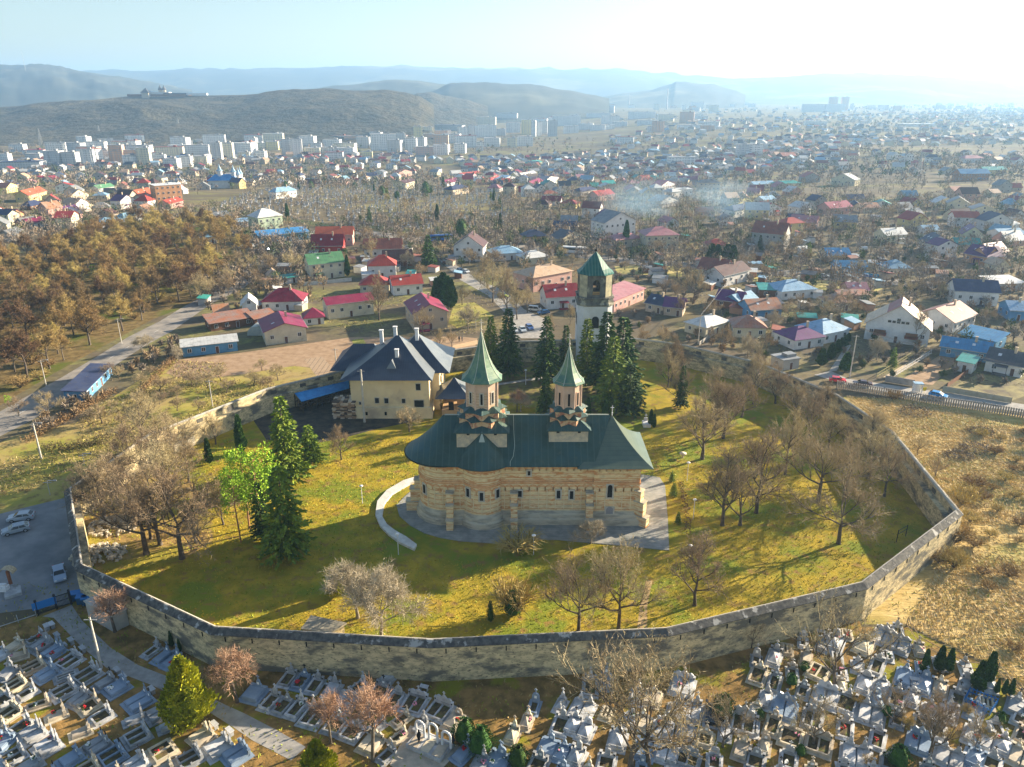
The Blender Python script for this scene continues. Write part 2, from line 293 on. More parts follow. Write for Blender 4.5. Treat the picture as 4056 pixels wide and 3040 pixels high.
# ---------------------------------------------------------------- precinct wall
stone = mat('weathered wall stone', (.68,.56,.33), (.4,.34,.21), .9, .95, .7, 3, 9, stretch=(1,1,2.2), c3=(.17,.16,.13), s3=.22, t3=(.5,.6), con=(.42,.6), bdist=.12, spec=.1, c4=(.16,.14,.1), s4=2.2, t4=(.57,.64))
coping = mat('black lichened coping', (.065,.065,.065), (.14,.135,.12), 1.5, .9, .5, 4, 8, c3=(.4,.39,.36), s3=.7, t3=(.57,.64), spec=.15)
copel = mat('pale coping edge', (.5,.47,.4), (.36,.34,.3), 1.5, .9)
def precinct():
    P = [Vector((p.x, p.y)) for p in WP]; n = len(P); area = sum(P[i].x*P[(i+1)%n].y-P[(i+1)%n].x*P[i].y for i in range(n)); sgn = 1 if area > 0 else -1
    def off(d):
        out = []
        for i in range(n):
            a, c, e = P[i-1], P[i], P[(i+1)%n]; d1 = (c-a).normalized(); d2 = (e-c).normalized()
            n1 = Vector((-d1.y, d1.x))*sgn; n2 = Vector((-d2.y, d2.x))*sgn; m = (n1+n2); m = m/max(.35, m.length_squared/2) if m.length else n1
            q = c+m*d; out.append((q.x, q.y))
        return out
    base = tag(bpy.data.objects.new('precinct_wall', None), 'tall stone precinct wall ringing the monastery lawn', 'wall'); C.objects.link(base)
    b = MB(); ring = lambda d, z: [(x, y, z) for x, y in off(d)]
    b.loft([ring(-.25,-1.), ring(-.06,.9), ring(0,5.2)]); b.loft([ring(.85,5.5), ring(.85,3.9), ring(1.9,3.85), ring(1.95,0)])
    b.build('wall_body', stone, base)
    b = MB(); b.loft([ring(0,5.15), ring(-.14,5.2), ring(-.14,5.3), ring(.62,5.88), ring(.8,5.9)]); b.loft([ring(.8,5.9), ring(1.02,5.8), ring(1.02,5.5), ring(.82,5.48)], 1)
    b.build('coping', [coping, copel], base)
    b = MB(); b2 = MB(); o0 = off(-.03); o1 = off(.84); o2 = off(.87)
    for i in range(n):
        a = Vector(o0[i]); c = Vector(o0[(i+1)%n]); L_ = (c-a).length; k = max(1, int(L_/3.4)); yaw = math.atan2(c.y-a.y, c.x-a.x); e = Vector(o2[i]); g = Vector(o2[(i+1)%n])
        for j in range(k):
            q = a.lerp(c, (j+.5)/k); b.box((q.x, q.y, 4.6), (.14, .12, .7), yaw)
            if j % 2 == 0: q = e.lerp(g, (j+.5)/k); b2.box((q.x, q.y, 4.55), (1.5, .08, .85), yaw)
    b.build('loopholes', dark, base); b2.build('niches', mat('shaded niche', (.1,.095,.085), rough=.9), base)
precinct()
# ---------------------------------------------------------------- church
ext = mat('banded church stone', (.9,.72,.42), (.74,.56,.31), 1.2, .9, .35, 4, 8, stretch=(1,1,3), lines=('Z',.85,.9,(.66,.28,.1)), c3=(.42,.36,.26), s3=.25, t3=(.6,.74), c4=(.66,.33,.14), s4=.55, t4=(.53,.62), spec=.15)
plinth = mat('weathered plinth stone', (.6,.54,.4), (.34,.32,.26), .9, .95, .3, 4, 8, stretch=(.5,.5,2.5), c3=(.6,.55,.42), s3=.5, t3=(.5,.62), spec=.15)
brickm = mat('orange brick trim', (.7,.32,.13), (.8,.48,.24), 1.5, .9, .2)
roofg = mat('dark green sheet roof', (.03,.065,.05), (.045,.088,.065), .5, .5, .25, 3, 6, lines=('X',1.1,.8,(.075,.12,.095)), c3=(.03,.085,.09), s3=.25, t3=(.4,.7), c4=(.07,.1,.07), s4=.7, t4=(.58,.7), spec=.45)
roofg2 = mat('patinated green sheet roof', (.09,.18,.11), (.16,.25,.14), .9, .45, .2, 3, 6, lines=('Z',.6,.3,(.06,.12,.09)), c3=(.05,.14,.11), s3=.4, t3=(.5,.62), spec=.45)
ridgem = mat('pale roof seam', (.4,.45,.38), rough=.5)
plast = mat('pink plaster', (.66,.48,.36), (.58,.41,.3), .8, .9, .1)
framem = mat('pale stone frame', (.62,.58,.5), (.5,.47,.4), 2, .9)
def arcpts(cx, cy, r, a0, a1, n): return [(cx+r*math.cos(math.radians(a0+(a1-a0)*k/n)), cy+r*math.sin(math.radians(a0+(a1-a0)*k/n))) for k in range(n+1)]
AX = 120.0
def outline(o):
    xr = 21.7+o; p = [(xr, AX-5.1-o), (13.9-o*.0-o*.5, AX-5.1-o), (13.9-o*.5, AX-4.8-o)]
    r = 3.9+o; cy = AX-2.6; dy = (AX-4.8-o)-cy; hx = math.sqrt(max(.01, r*r-dy*dy)); a = math.degrees(math.atan2(dy, hx))
    p += arcpts(-5.0, cy, r, a, -180-a, 14); r2 = 4.9+o; p += arcpts(-11.4, AX, r2, -100, -260, 26)
    cy = AX+2.6; p += arcpts(-5.0, cy, r, 180+a, -a, 14); p += [(13.9-o*.5, AX+4.8+o), (13.9-o*.5, AX+5.1+o), (xr, AX+5.1+o)]
    return p
def church():
    t = thing('monastery_church', 'long cream and brick church with two green spires in the middle of the lawn', 'church')
    b = MB(); R3 = lambda o, z: [(x, y, z) for x, y in outline(o)]
    b.loft([R3(0,2.5), R3(0,12.4)]); b.build('wall', ext, t)
    b = MB(); b.loft([R3(.75,0), R3(.7,1.15), R3(.42,1.4), R3(.38,1.95), R3(.2,2.2), R3(.0,2.6)]); b.build('plinth', plinth, t)
    # string courses
    b = MB()
    for z, o, h in ((8.15,.16,.22),(8.5,.1,.14),(7.85,.1,.12)): b.loft([R3(0,z-h/2), R3(o,z-h/2), R3(o,z+h/2), R3(0,z+h/2)])
    b.build('string_course', brickm, t)
    # blind arcades
    b = MB(); OL = outline(.01); cum = [0]
    for i in range(len(OL)-1): cum.append(cum[-1]+math.hypot(OL[i+1][0]-OL[i][0], OL[i+1][1]-OL[i][1]))
    def pos(s):
        s = min(max(s, 0), cum[-1]-.001)
        for i in range(len(cum)-1):
            if cum[i+1] >= s:
                f = (s-cum[i])/max(1e-6, cum[i+1]-cum[i]); x = OL[i][0]+(OL[i+1][0]-OL[i][0])*f; y = OL[i][1]+(OL[i+1][1]-OL[i][1])*f
                d = Vector((OL[i+1][0]-OL[i][0], OL[i+1][1]-OL[i][1])).normalized(); return Vector((x, y)), d, Vector((d.y*-1, d.x))
    def strip(pts, w, pr, mi=0):   # pts = (s, z) run of a raised band
        ring = []
        for k, (s, z) in enumerate(pts):
            p, d, nn = pos(s); nn = -Vector((-d.y, d.x)) * -1 if False else Vector((d.y, -d.x)); nn = -nn if (p+nn*.2-Vector((3, AX))).length < (p-Vector((3, AX))).length and abs(p.y-AX) > 3 and (abs(p.y+nn.y*.2-AX) < abs(p.y-AX)) else nn
            s0, z0 = pts[max(0, k-1)]; s1, z1 = pts[min(len(pts)-1, k+1)]; l = math.hypot(s1-s0, z1-z0) or 1; ox, oz = -(z1-z0)/l*w/2, (s1-s0)/l*w/2
            a = Vector((p.x+d.x*ox, p.y+d.y*ox)); c = Vector((p.x-d.x*ox, p.y-d.y*ox)); q = nn*pr
            ring.append([(a.x, a.y, z+oz), (a.x+q.x, a.y+q.y, z+oz), (c.x+q.x, c.y+q.y, z-oz), (c.x, c.y, z-oz)])
        b.loft(ring, mi)
    Lt = cum[-1]
    for z, pit, w, leg in ((10.55,1.15,.17,.25),(7.0,1.35,.17,.5)):
        b = MB()
        k = int(Lt/pit); pt = Lt/k
        for j in range(k):
            s = (j+.5)*pt; r = pt/2
            strip([(s-r, z-leg)]+[(s-r*math.cos(PI*q/6), z+r*.8*math.sin(PI*q/6)) for q in range(7)]+[(s+r, z-leg)], w, .09)
        b.build('blind_arcade', brickm, t)
    b = MB()
    k = int(Lt/1.45); pt = Lt/k
    for j in range(k): strip([(j*pt, 3.0), (j*pt, 6.6)], .13, .06)
    k = int(Lt/1.0); pt = Lt/k
    for j in range(k): strip([(j*pt, 11.25), (j*pt, 12.35)], .22, .1)
    strip([(Lt*i/120, 11.2) for i in range(121)], .16, .1)
    b.build('pilaster_strips', mat('cream pilaster', (.9,.76,.48), (.76,.6,.35), 2, .9), t)
    # main roof
    def prof(z0, z1, n=8): return [(k/n, z0+(z1-z0)*(.72*(k/n)+.28*(k/n)**2.2)) for k in range(n+1)]
    b = MB(); pr = prof(12.05, 18.45)
    for sg in (-1, 1): b.loft([[(-11.8, AX+sg*6.75*(1-s), z), (13.5+3.3*s, AX+sg*6.75*(1-s), z)] for s, z in pr], 0, False)
    nA = 26; b.loft([[(-11.8+6.75*(1-s)*math.cos(math.radians(90+180*k/nA)), AX+6.75*(1-s)*math.sin(math.radians(90+180*k/nA)), z) for k in range(nA+1)] for s, z in pr], 0, False)
    for sg in (-1, 1): # side apse cones
        pc = prof(12.02, 17.1); b.loft([[(-5.0+5.75*(1-s)*math.cos(math.radians(-180+180*k/12)), AX+sg*(2.6+1.75*s-5.75*(1-s)*math.sin(math.radians(-180+180*k/12))), z) for k in range(13)] for s, z in pc], 0, False)
    b.lathe([(6.9,12.0),(6.9,11.9),(4.8,11.95)], (-11.8, AX), 40, 0)
    for sg in (-1, 1): b.box((1.0, AX+sg*5.9, 11.95), (25.2, 1.7, .1))
    for sg in (-1, 1): b.lathe([(5.78,12.0),(5.78,11.9),(3.7,11.93)], (-5., AX+sg*2.6), 32, 0)
    rf = b.build('roof', roofg, t)
    b = MB(); b.box((2.5,AX,18.5),(28,.2,.14)); b.build('ridge_cap', ridgem, rf)
    # porch roof
    b = MB(); pr = [(k/10, 11.85+(18.4-11.85)*(.55*(k/10)+.45*(k/10)**2.3)) for k in range(11)]
    def sq(s, z): hx, hy = 6.3*(1-s), 7.35*(1-s); cx = 17.1; return [(cx-hx,AX-hy,z),(cx+hx,AX-hy,z),(cx+hx,AX+hy,z),(cx-hx,AX+hy,z)]
    b.loft([sq(.3,11.8), sq(.0,11.8)]+[sq(s,z) for s, z in pr]); pf = b.build('porch_roof', mat('porch sheet roof', (.08,.115,.085), (.105,.14,.1), .5, .3, .25, 3, 6, lines=('Z',.5,.3,(.03,.05,.045)), spec=.5), t)
    b = MB(); b.tube((17.1,AX,18.3),(17.1,AX,20.2),.08,.04); b.lathe([(0,18.6),(.16,18.8),(0,19.0)],(17.1,AX),8); b.box((17.1,AX,19.8),(.6,.08,.08)); b.build('cross', white, pf)
    # dormer peaks at the foot of the big tower
    b = MB(); b.add([(-5.0,AX-4.45,17.3),(-5.5,AX-5.35,15.8),(-4.5,AX-5.35,15.8),(-5,AX-3.6,17.1)], [(0,1,2),(0,2,3),(0,3,1)]); b.build('roof_peak', ridgem, t)
    b = MB(); pp = [(.25,18.5),(.3,16.5),(.45,14.5),(.2,13.2),(-.3,12.6),(-.3,12.1)]
    yy = lambda z: AX-6.75*(1-min(1,max(0,(z-12.05)/6.4)**.93))-.12
    for (x0,z0),(x1,z1) in zip(pp, pp[1:]): b.tube((x0,yy(z0),z0+.05),(x1,yy(z1),z1+.05),.05,.05,4)
    b.build('lightning_cable', ridgem, t)
    # buttresses
    def buttress(cx, y0, dirx, diry, wd, hs):
        bb = MB(); yaw = math.atan2(diry, dirx)
        for dep, z0, z1 in hs:
            c = (cx+dirx*dep/2, y0+diry*dep/2, (z0+z1)/2); bb.box(c, (dep, wd, z1-z0), yaw)
            bb.box((c[0], c[1], z1+.1), (dep+.25, wd+.25, .2), yaw, 1)
        bb.build('buttress', [ext, plinth], t)
    for x in (-10.6, .35, 13.2):
        for sg in (-1, 1): buttress(x, AX+sg*4.75, 0, sg, 1.15, ((2.6,0,1.9),(1.8,2.1,4.4),(1.15,4.6,6.4)))
    buttress(21.3, AX-4.7, .8, -.6, 1.2, ((2.4,0,1.9),(1.7,2.1,4.6),(1.1,4.8,6.6))); buttress(21.3, AX+4.7, .8, .6, 1.2, ((2.4,0,1.9),(1.7,2.1,4.6),(1.1,4.8,6.6)))
    buttress(-16.0, AX, -1, 0, 1.3, ((2.8,0,1.9),(2.0,2.1,4.4),(1.2,4.6,6.2)))
    # windows
    def window(x, y, z, nx, ny, w_, h_, arch=False, name='window', pm=None):
        yaw = math.atan2(ny, nx)+PI/2; f = MB(); f.box((x, y, z), (w_+.5, .22, h_+.5), yaw); wf = f.build(name, framem, t)
        g = MB(); px, py = x+nx*.13, y+ny*.13
        g.box((px, py, z-(.0 if not arch else .15)), (w_, .04, h_-(.3 if arch else 0)), yaw)
        if arch:
            ca, sa = math.cos(yaw), math.sin(yaw); vs = [(px+nx*.021+ca*w_/2*math.cos(PI*k/8), py+ny*.021+sa*w_/2*math.cos(PI*k/8), z+h_/2-.3+w_/2*math.sin(PI*k/8)) for k in range(9)]; g.add(vs, [tuple(range(9))])
        g.build('pane', pm or dark, wf)
    fr = AX-4.8
    for ex, ey, w_, h_ in ((1030,1207,.62,1.15),(1312,1212,.6,1.5),(1407,1216,.6,1.5),(1097,1057,.45,.8)):
        x, z = zat('E', ex, ey, fr); window(x, fr-.05, z, 0, -1, w_, h_)
    for ex, ey, a in ((735,1230,-92),(620,1200,-128),(862,1207,-50)):
        x = -5+3.92*math.cos(math.radians(a)); y = AX-2.6+3.92*math.sin(math.radians(a)); _, z = zat('E', ex, ey, y); window(x, y, z, math.cos(math.radians(a)), math.sin(math.radians(a)), .6, 1.5)
    for a in (-138, 180, 138):
        x = -11.4+4.93*math.cos(math.radians(a)); y = AX+4.93*math.sin(math.radians(a)); window(x, y, 6.0, math.cos(math.radians(a)), math.sin(math.radians(a)), .6, 1.6)
    x, z = zat('E', 1687, 1190, AX-5.1); window(x, AX-5.13, z, 0, -1, .8, 2.3, True)
    x, z = zat('E', 1682, 1360, AX-5.1); window(x, AX-5.16, z+.1, 0, -1, 1.2, 2.4, True, 'door', mat('grey door', (.3,.3,.31)))
    window(21.73, AX, 5.2, 1, 0, 1.3, 2.6, True)
    for x in (.5, 7.5): window(x, AX+4.85, 5.4, 0, 1, .6, 1.5)
    # towers
    def tower(cx, bw, dr, z0, z1, ze, zt, er, mm, nm):
        bz = zt-14.2*(.0)-0; tb = MB(); y = AX
        hb = bw/2; tb.box((cx, y, 15.7), (bw, bw*.98, 2.8)); o = tb.build('tower_base', mat('tower base stone', (.62,.53,.37), (.42,.38,.3), 1.2, .9, .2), t)
        k = MB()
        for sg in (-1, 1):
            for u in (-.27, .27): k.box((cx+u*bw, y+sg*(bw*.49+.01), 16.75), (.5, .06, .45))
        k.build('loophole', dark, o)
        def star(r, z, ph=0, ind=.80, n=8): return [(cx+r*(1 if q % 2 == 0 else ind)*math.cos(ph+PI*q/n), y+r*(1 if q % 2 == 0 else ind)*math.sin(ph+PI*q/n), z) for q in range(2*n)]
        def rect(h, z): return [(cx+h*(1 if i in (0,1) else -1), y+h*(1 if i in (1,2) else -1), z) for i in range(4)]
        k = MB(); k.loft([rect(hb*.7,17.0), rect(hb+.45,17.0), rect(hb+.45,17.1), rect(hb*.62,18.3)])
        r1, r2 = hb*1.0, hb*.92
        k.loft([star(r1*.8,18.7,PI/8), star(r1+.42,18.72,PI/8), star(r1+.42,18.8,PI/8), star(r2*.8,19.5,PI/8)])
        k.loft([star(r2*.7,19.95,0), star(r2+.4,19.97,0), star(r2+.4,20.05,0), star(dr*.98,20.75,0)]); k.build('star_roof', roofg, o)
        k = MB(); k.loft([star(r1,17.0,PI/8), star(r1,18.75,PI/8)]); k.loft([star(r2,18.9,0), star(r2,20.0,0)]); k.build('star_tier', mat('painted brick frieze', (.6,.43,.25), (.44,.2,.12), 1.6, .9, .2, con=(.47,.56)), o)
        k = MB(); a0 = PI/8
        k.lathe([(dr,20.0),(dr,z1),(dr*1.1,z1+.15),(dr*1.1,z1+.5)], (cx, y), 8, 0, a0, False)
        for q in range(8):
            a = a0+2*PI*q/8; k.tube((cx+dr*math.cos(a), y+dr*math.sin(a), 20.4), (cx+dr*math.cos(a), y+dr*math.sin(a), z1+.1), .17, .17, 6, 1)
        dm = k.build('drum', [mm, plast], t)
        ap = dr*math.cos(PI/8)
        if nm:
            k = MB()
            k.lathe([(dr+.02,z1-1.7),(dr+.02,z1+.02)], (cx, y), 8, 0, a0, False); k.build('plaster_band', plast, dm)
        for q in range(0, 8):
            a = 2*PI*q/8; nx, ny = math.cos(a), math.sin(a); zc = 22.3 if nm else 22.0; hh = 1.9 if nm else 2.2
            k = MB(); k.box((cx+nx*(ap+.01), y+ny*(ap+.01), zc), (.75, .14, hh+.35), a+PI/2); f = k.build('window', framem if nm else plast, dm)
            k = MB(); k.box((cx+nx*(ap+.09), y+ny*(ap+.09), zc), (.36, .05, hh), a+PI/2); k.build('pane', dark, f)
        pr = [(1.0,0),(.86,.045),(.70,.13),(.52,.27),(.36,.44),(.22,.64),(.1,.84),(.012,1.0)]
        k = MB(); k.lathe([(dr,ze-.05),(er,ze-.08)]+[(er*q, ze+(zt-ze)*h) for q, h in pr], (cx, y), 8, 0, a0, False); sp = k.build('spire', roofg2, t)
        k = MB()
        for q in range(8):
            a = a0+2*PI*q/8
            for (q0,h0),(q1,h1) in zip(pr, pr[1:]): k.tube((cx+er*q0*math.cos(a), y+er*q0*math.sin(a), ze+(zt-ze)*h0), (cx+er*q1*math.cos(a), y+er*q1*math.sin(a), ze+(zt-ze)*h1), .06, .05, 4)
        k.build('hip_seam', ridgem, sp)
        k = MB(); k.tube((cx,y,zt-.2),(cx,y,zt+2.2),.09,.04); k.lathe([(0,zt+.1),(.2,zt+.35),(0,zt+.6)],(cx,y),8); k.box((cx,y,zt+1.5),(.8,.08,.08)); k.box((cx,y,zt+1.9),(.45,.08,.08)); k.build('cross', framem, sp)
    striped = mat('exposed striped brick', (.66,.5,.34), (.56,.42,.28), 1.5, .9, .3, lines=('Z',.48,.9,(.36,.17,.1)), con=(.4,.6))
    tower(-5.05, 8.4, 2.75, 0, 25.1, 25.3, 33.3, 3.65, striped, True)
    tower(9.5, 6.6, 2.25, 0, 24.5, 24.7, 30.8, 2.85, plast, False)
    # paving side walls at the end of the church
    b = MB()
    for p in ((-1,),): pass
    return t
church()
# ---------------------------------------------------------------- bell tower
def bell_tower():
    cx, cy = 22.4, 202.5; t = thing('bell_tower', 'tall white and grey gate tower with green tent roof behind the conifers', 'bell tower')
    wp = mat('white tower plaster', (.7,.71,.72), (.58,.58,.57), .3, .9, .1, c3=(.5,.48,.44), s3=.15, t3=(.6,.75)); gs = mat('grey belfry stone', (.17,.165,.14), (.09,.088,.078), .7, .95, .3, 3, 6, stretch=(1,1,.7), c3=(.34,.32,.24), s3=.45, t3=(.55,.62))
    def oc(h, c, z): return [(cx+x, cy+y, z) for x, y in ((h,-h+c),(h,h-c),(h-c,h),(-h+c,h),(-h,h-c),(-h,-h+c),(-h+c,-h),(h-c,-h))]
    b = MB(); b.loft([oc(4.7,1.3,0), oc(4.6,1.4,16.4)]); b.build('shaft', wp, t)
    b = MB(); b.loft([oc(4.6,1.4,16.4), oc(4.95,1.5,16.6), oc(4.95,1.5,17.1), oc(4.75,1.5,17.3), oc(4.75,1.5,18.3), oc(4.95,1.6,18.5), oc(4.95,1.6,18.8), oc(4.4,1.6,18.85)]); b.build('belt_course', gs, t)
    # belfry with open arches on four sides
    h, c = 4.35, 1.9; b = MB()
    for q in range(4):
        a = q*PI/2; ca, sa = math.cos(a), math.sin(a)
        T = lambda x, y, z: (cx+x*ca-y*sa, cy+x*sa+y*ca, z)
        w_ = .95; e = h-c; zb, zt_ = 19.5, 22.6
        arch = [(-w_*math.cos(PI*k/8), zt_+w_*math.sin(PI*k/8)) for k in range(9)]
        for d, flip in ((-h, 0), (-h+.7, 1)):
            for P_ in ([(-e,18.8),(-w_,18.8),(-w_,24.75),(-e,24.75)], [(w_,18.8),(e,18.8),(e,24.75),(w_,24.75)], [(-w_,18.8),(w_,18.8),(w_,zb),(-w_,zb)]):
                b.add([T(x, d, z) for x, z in P_], [(0,1,2,3)])
            for (x0,z0),(x1,z1) in zip(arch, arch[1:]): b.add([T(x0,d,z0), T(x1,d,z1), T(x1,d,24.75), T(x0,d,24.75)], [(0,1,2,3)])
        run = [(-w_,zb)]+arch+[(w_,zb)]
        for (x0,z0),(x1,z1) in zip(run, run[1:]+run[:1]): b.add([T(x0,-h,z0), T(x1,-h,z1), T(x1,-h+.7,z1), T(x0,-h+.7,z0)], [(0,1,2,3)])
        b.add([T(e,-h,18.8), T(h,-e,18.8), T(h,-e,24.75), T(e,-h,24.75)], [(0,1,2,3)], 1)
        for x in (-2.35, 2.35): b.box(T(x*.98, -h-.05, 21.7), (.3,.1,5.6), a, 0)
    b.build('belfry', [gs, mat('yellowed belfry stone', (.5,.45,.28), (.3,.28,.2), .6, .95)], t)
    b = MB(); b.lathe([(.1,22.9),(.35,22.8),(.5,22.3),(.62,21.6),(.85,21.2)], (cx, cy), 14); b.tube((cx-3.5,cy,23.1),(cx+3.5,cy,23.1),.12,.12); b.build('bell', mat('dark bronze', (.06,.05,.03), rough=.4, metal=.7), t)
    for q in range(4):
        a = q*PI/2; b = MB()
        for k in range(7):
            x = -.85+k*.28; p = (cx+x*math.cos(a)+(h-.2)*math.sin(a), cy+x*math.sin(a)-(h-.2)*math.cos(a)); b.lathe([(.05,19.5),(.1,19.75),(.05,20.0),(.09,20.2)], p, 6)
        b.box((cx+(h-.2)*math.sin(a), cy-(h-.2)*math.cos(a), 20.25), (1.9,.2,.12), a); b.build('balustrade', mat('wooden balustrade', (.6,.4,.2)), t)
    b = MB(); pr = [(1,24.85),(.9,25.15),(.72,26.0),(.5,27.4),(.25,29.0),(.02,30.3)]
    def oc2(r, z): return [(cx+x*r, cy+y*r, z) for x, y in ((4.85,-2.1),(4.85,2.1),(2.1,4.85),(-2.1,4.85),(-4.85,2.1),(-4.85,-2.1),(-2.1,-4.85),(2.1,-4.85))]
    b.loft([oc2(.8,24.75), oc2(1,24.75)]+[oc2(r, z) for r, z in pr]); rf = b.build('roof', mat('seamed green tower roof', (.012,.1,.075), (.02,.13,.1), .6, .5, .2, lines=('X',.8,.7,(.2,.3,.25)), spec=.3), t)
    b = MB(); b.lathe([(0,30.2),(.45,30.7),(0,31.2)], (cx, cy), 8); b.tube((cx,cy,31),(cx,cy,32.4),.06,.04); b.box((cx,cy,31.9),(.6,.06,.06)); b.build('finial', dark, rf)
    def win(x, y, z, w_, h_, yaw, face):
        f = MB(); f.box((x, y, z), (w_+.35, .16, h_+.3), yaw); o = f.build('window', framem, t); g = MB(); nx, ny = face; g.box((x+nx*.1, y+ny*.1, z), (w_, .05, h_), yaw)
        vs = [(x+nx*.11+math.cos(yaw)*w_/2*math.cos(PI*k/8), y+ny*.11+math.sin(yaw)*w_/2*math.cos(PI*k/8), z+h_/2+w_/2*math.sin(PI*k/8)) for k in range(9)]; g.add(vs, [tuple(range(9))]); g.build('pane', dark, o)
        g = MB(); g.lathe([(0,0)],(0,0),3) if False else None
    win(cx, cy-4.62, 11.6, 1.9, 2.3, 0, (0,-1)); win(cx+4.62, cy, 11.6, 1.9, 2.3, PI/2, (1,0)); win(cx-4.62, cy, 11.6, 1.9, 2.3, PI/2, (-1,0))
    f = MB(); f.box((cx, cy-4.7, 2.2), (3.6,.2,4.4)); o = f.build('gate_arch', framem, t); g = MB(); g.box((cx, cy-4.83, 1.9), (2.7,.05,3.8)); g.build('gate_door', dark, o)
    f = MB(); f.box((cx+2.6, cy-4.62, 6.0), (.6,.12,.9)); f.build('window', dark, t)
bell_tower()
# ---------------------------------------------------------------- residence
resw = mat('cream residence plaster', (.8,.67,.42), (.7,.57,.35), .25, .9, .1, c3=(.48,.38,.26), s3=.12, t3=(.55,.7)); resr = mat('blue black ribbed roof', (.02,.03,.055), (.03,.045,.075), .4, .38, .2, lines=('X',.55,.4,(.06,.075,.1)), spec=.5)
resr2 = mat('grey ribbed roof', (.13,.15,.17), (.17,.19,.2), .4, .35, .2, lines=('Y',.55,.4,(.09,.1,.11)), spec=.5)
def hiproof(b, x0, x1, y0, y1, z0, z1, ins, bell=.7, mi=(0,0,0,0), n=7, ins2=None):
    w = (y1-y0)/2; ym = (y0+y1)/2; rx0, rx1 = x0+ins, x1-(ins if ins2 is None else ins2)
    pr = [(k/n, z0+(z1-z0)*(bell*(k/n)+(1-bell)*(k/n)**2.2)) for k in range(n+1)]
    L = lambda a, c, s: a+(c-a)*s
    A = [[(L(x0,rx0,s),L(y0,ym,s),z),(L(x1,rx1,s),L(y0,ym,s),z)] for s, z in pr]; B_ = [[(L(x1,rx1,s),L(y0,ym,s),z),(L(x1,rx1,s),L(y1,ym,s),z)] for s, z in pr]
    D = [[(L(x1,rx1,s),L(y1,ym,s),z),(L(x0,rx0,s),L(y1,ym,s),z)] for s, z in pr]; E_ = [[(L(x0,rx0,s),L(y1,ym,s),z),(L(x0,rx0,s),L(y0,ym,s),z)] for s, z in pr]
    for q, m_ in zip((A,B_,D,E_), mi): b.loft(q, m_, False)
    b.add([(x0,y0,z0-.02),(x0,y1,z0-.02),(x1,y1,z0-.02),(x1,y0,z0-.02)], [(0,1,2,3)], mi[0])
def residence():
    t = thing('residence', 'cream two storey monks house with steep dark blue roof and white chimneys', 'residence')
    b = MB(); b.prism([(-36.6,161.3),(-18.8,161.3),(-18.8,180),(-36.6,180)], 2.6, 9.9); b.prism([(-18.8,166),(-16.9,166),(-16.9,181),(-18.8,181)], 0, 9.5); b.prism([(-41.5,178),(-36.6,178),(-36.6,184),(-41.5,184)], 0, 8.0); b.build('wall', resw, t)
    b = MB(); b.loft([[(x+s*dx, y+s*dy, z) for x, y, dx, dy in ((-36.6,161.3,-1,-1),(-18.8,161.3,1,-1),(-18.8,180,1,1),(-36.6,180,-1,1))] for s, z in ((.6,0),(.45,2.4),(.45,2.6),(0,2.75))]); b.build('plinth', resw, t)
    b = MB(); hiproof(b, -38.6, -17.8, 159.7, 181.6, 9.7, 16.9, 11.6, .74, (0,1,0,0), ins2=8.6); rf = b.build('roof', [resr, resr2], t)
    b = MB(); hiproof(b, -31, -14.4, 165.4, 184.0, 9.4, 16.2, 8.2, .74, (0,1,0,0), ins2=8.2); b.build('side_roof', [resr, resr2], t)
    b = MB(); hiproof(b, -43.0, -29, 169, 184.5, 8.6, 12.9, 4.5, .85, (0,1,0,0)); b.build('rear_roof', [resr, resr2], t)
    for x, y, z0, z1 in ((-31.0,173.5,12.5,17.2),(-27.6,173.0,15.5,18.2),(-22.6,173.5,13,17.6),(-26.4,166.0,12,14.9)):
        b = MB(); b.box((x,y,(z0+z1)/2),(.8,.7,z1-z0)); b.box((x,y,z1+.08),(1.0,.9,.18)); b.build('chimney', white, rf)
    b = MB(); b.add([(-27.2,162.9,13.4),(-28.3,161.9,11.7),(-26.1,161.9,11.7),(-27.2,164.6,13.2)], [(0,1,2),(0,2,3),(0,3,1)]); b.build('dormer', resr2, rf)
    def win(r, x, y, w_, h_, arch=0):
        X, z = zat(r, x, y, 161.25); f = MB(); f.box((X,161.25,z),(w_+.3,.14,h_+.3)); o = f.build('window', framem, t)
        g = MB(); g.box((X,161.15,z),(w_,.05,h_)); g.build('pane', dark, o)
    for p in (('Z',1600,738,1.0,1.5),('Z',1085,907,.85,1.2),('Z',1203,910,.85,1.2),('Z',1418,912,.75,1.0),('Z',874,940,.35,.6),('Z',1612,960,2.1,2.2)): win(*p)
    for x in (955, 1195): X, z = zat('Z', x, 1070, 160.8); g = MB(); g.box((X,160.72,z),(.5,.1,.8)); g.build('window', dark, t)
    for y in (164, 168.5, 173, 177): g = MB(); g.box((-16.85 if y > 166 else -18.75, y, 6.9),(.1,1.0,1.5)); g.build('window', dark, t)
    # entrance porch
    b = MB(); b.prism([(-16.2,162.5),(-10.6,162.5),(-10.6,170),(-16.2,170)], 0, 1.4); b.box((-10.95,162.9,3.0),(.7,.7,3.2)); b.box((-10.95,169.6,3.0),(.7,.7,3.2)); b.box((-12.2,166.2,3.0),(1.4,.6,3.2)); b.box((-14.3,169.6,3.0),(3.6,.5,3.2)); po = b.build('porch', mat('orange plaster', (.58,.38,.2), (.5,.33,.18), .5), t)
    b = MB(); hiproof(b, -17.6, -9.3, 161.2, 171.4, 4.6, 8.0, 4.0, .65, (0,1,0,0)); b.build('porch_roof', [resr, resr2], po)
    g = MB(); g.box((-14.0,162.44,2.4),(1.2,.1,2.0)); g.build('door', dark, po)
residence()
blue = mat('bright blue sheet', (.02,.2,.5), (.04,.3,.62), .8, .45, .2, c3=(.12,.36,.6), s3=.5, t3=(.6,.7), spec=.4)
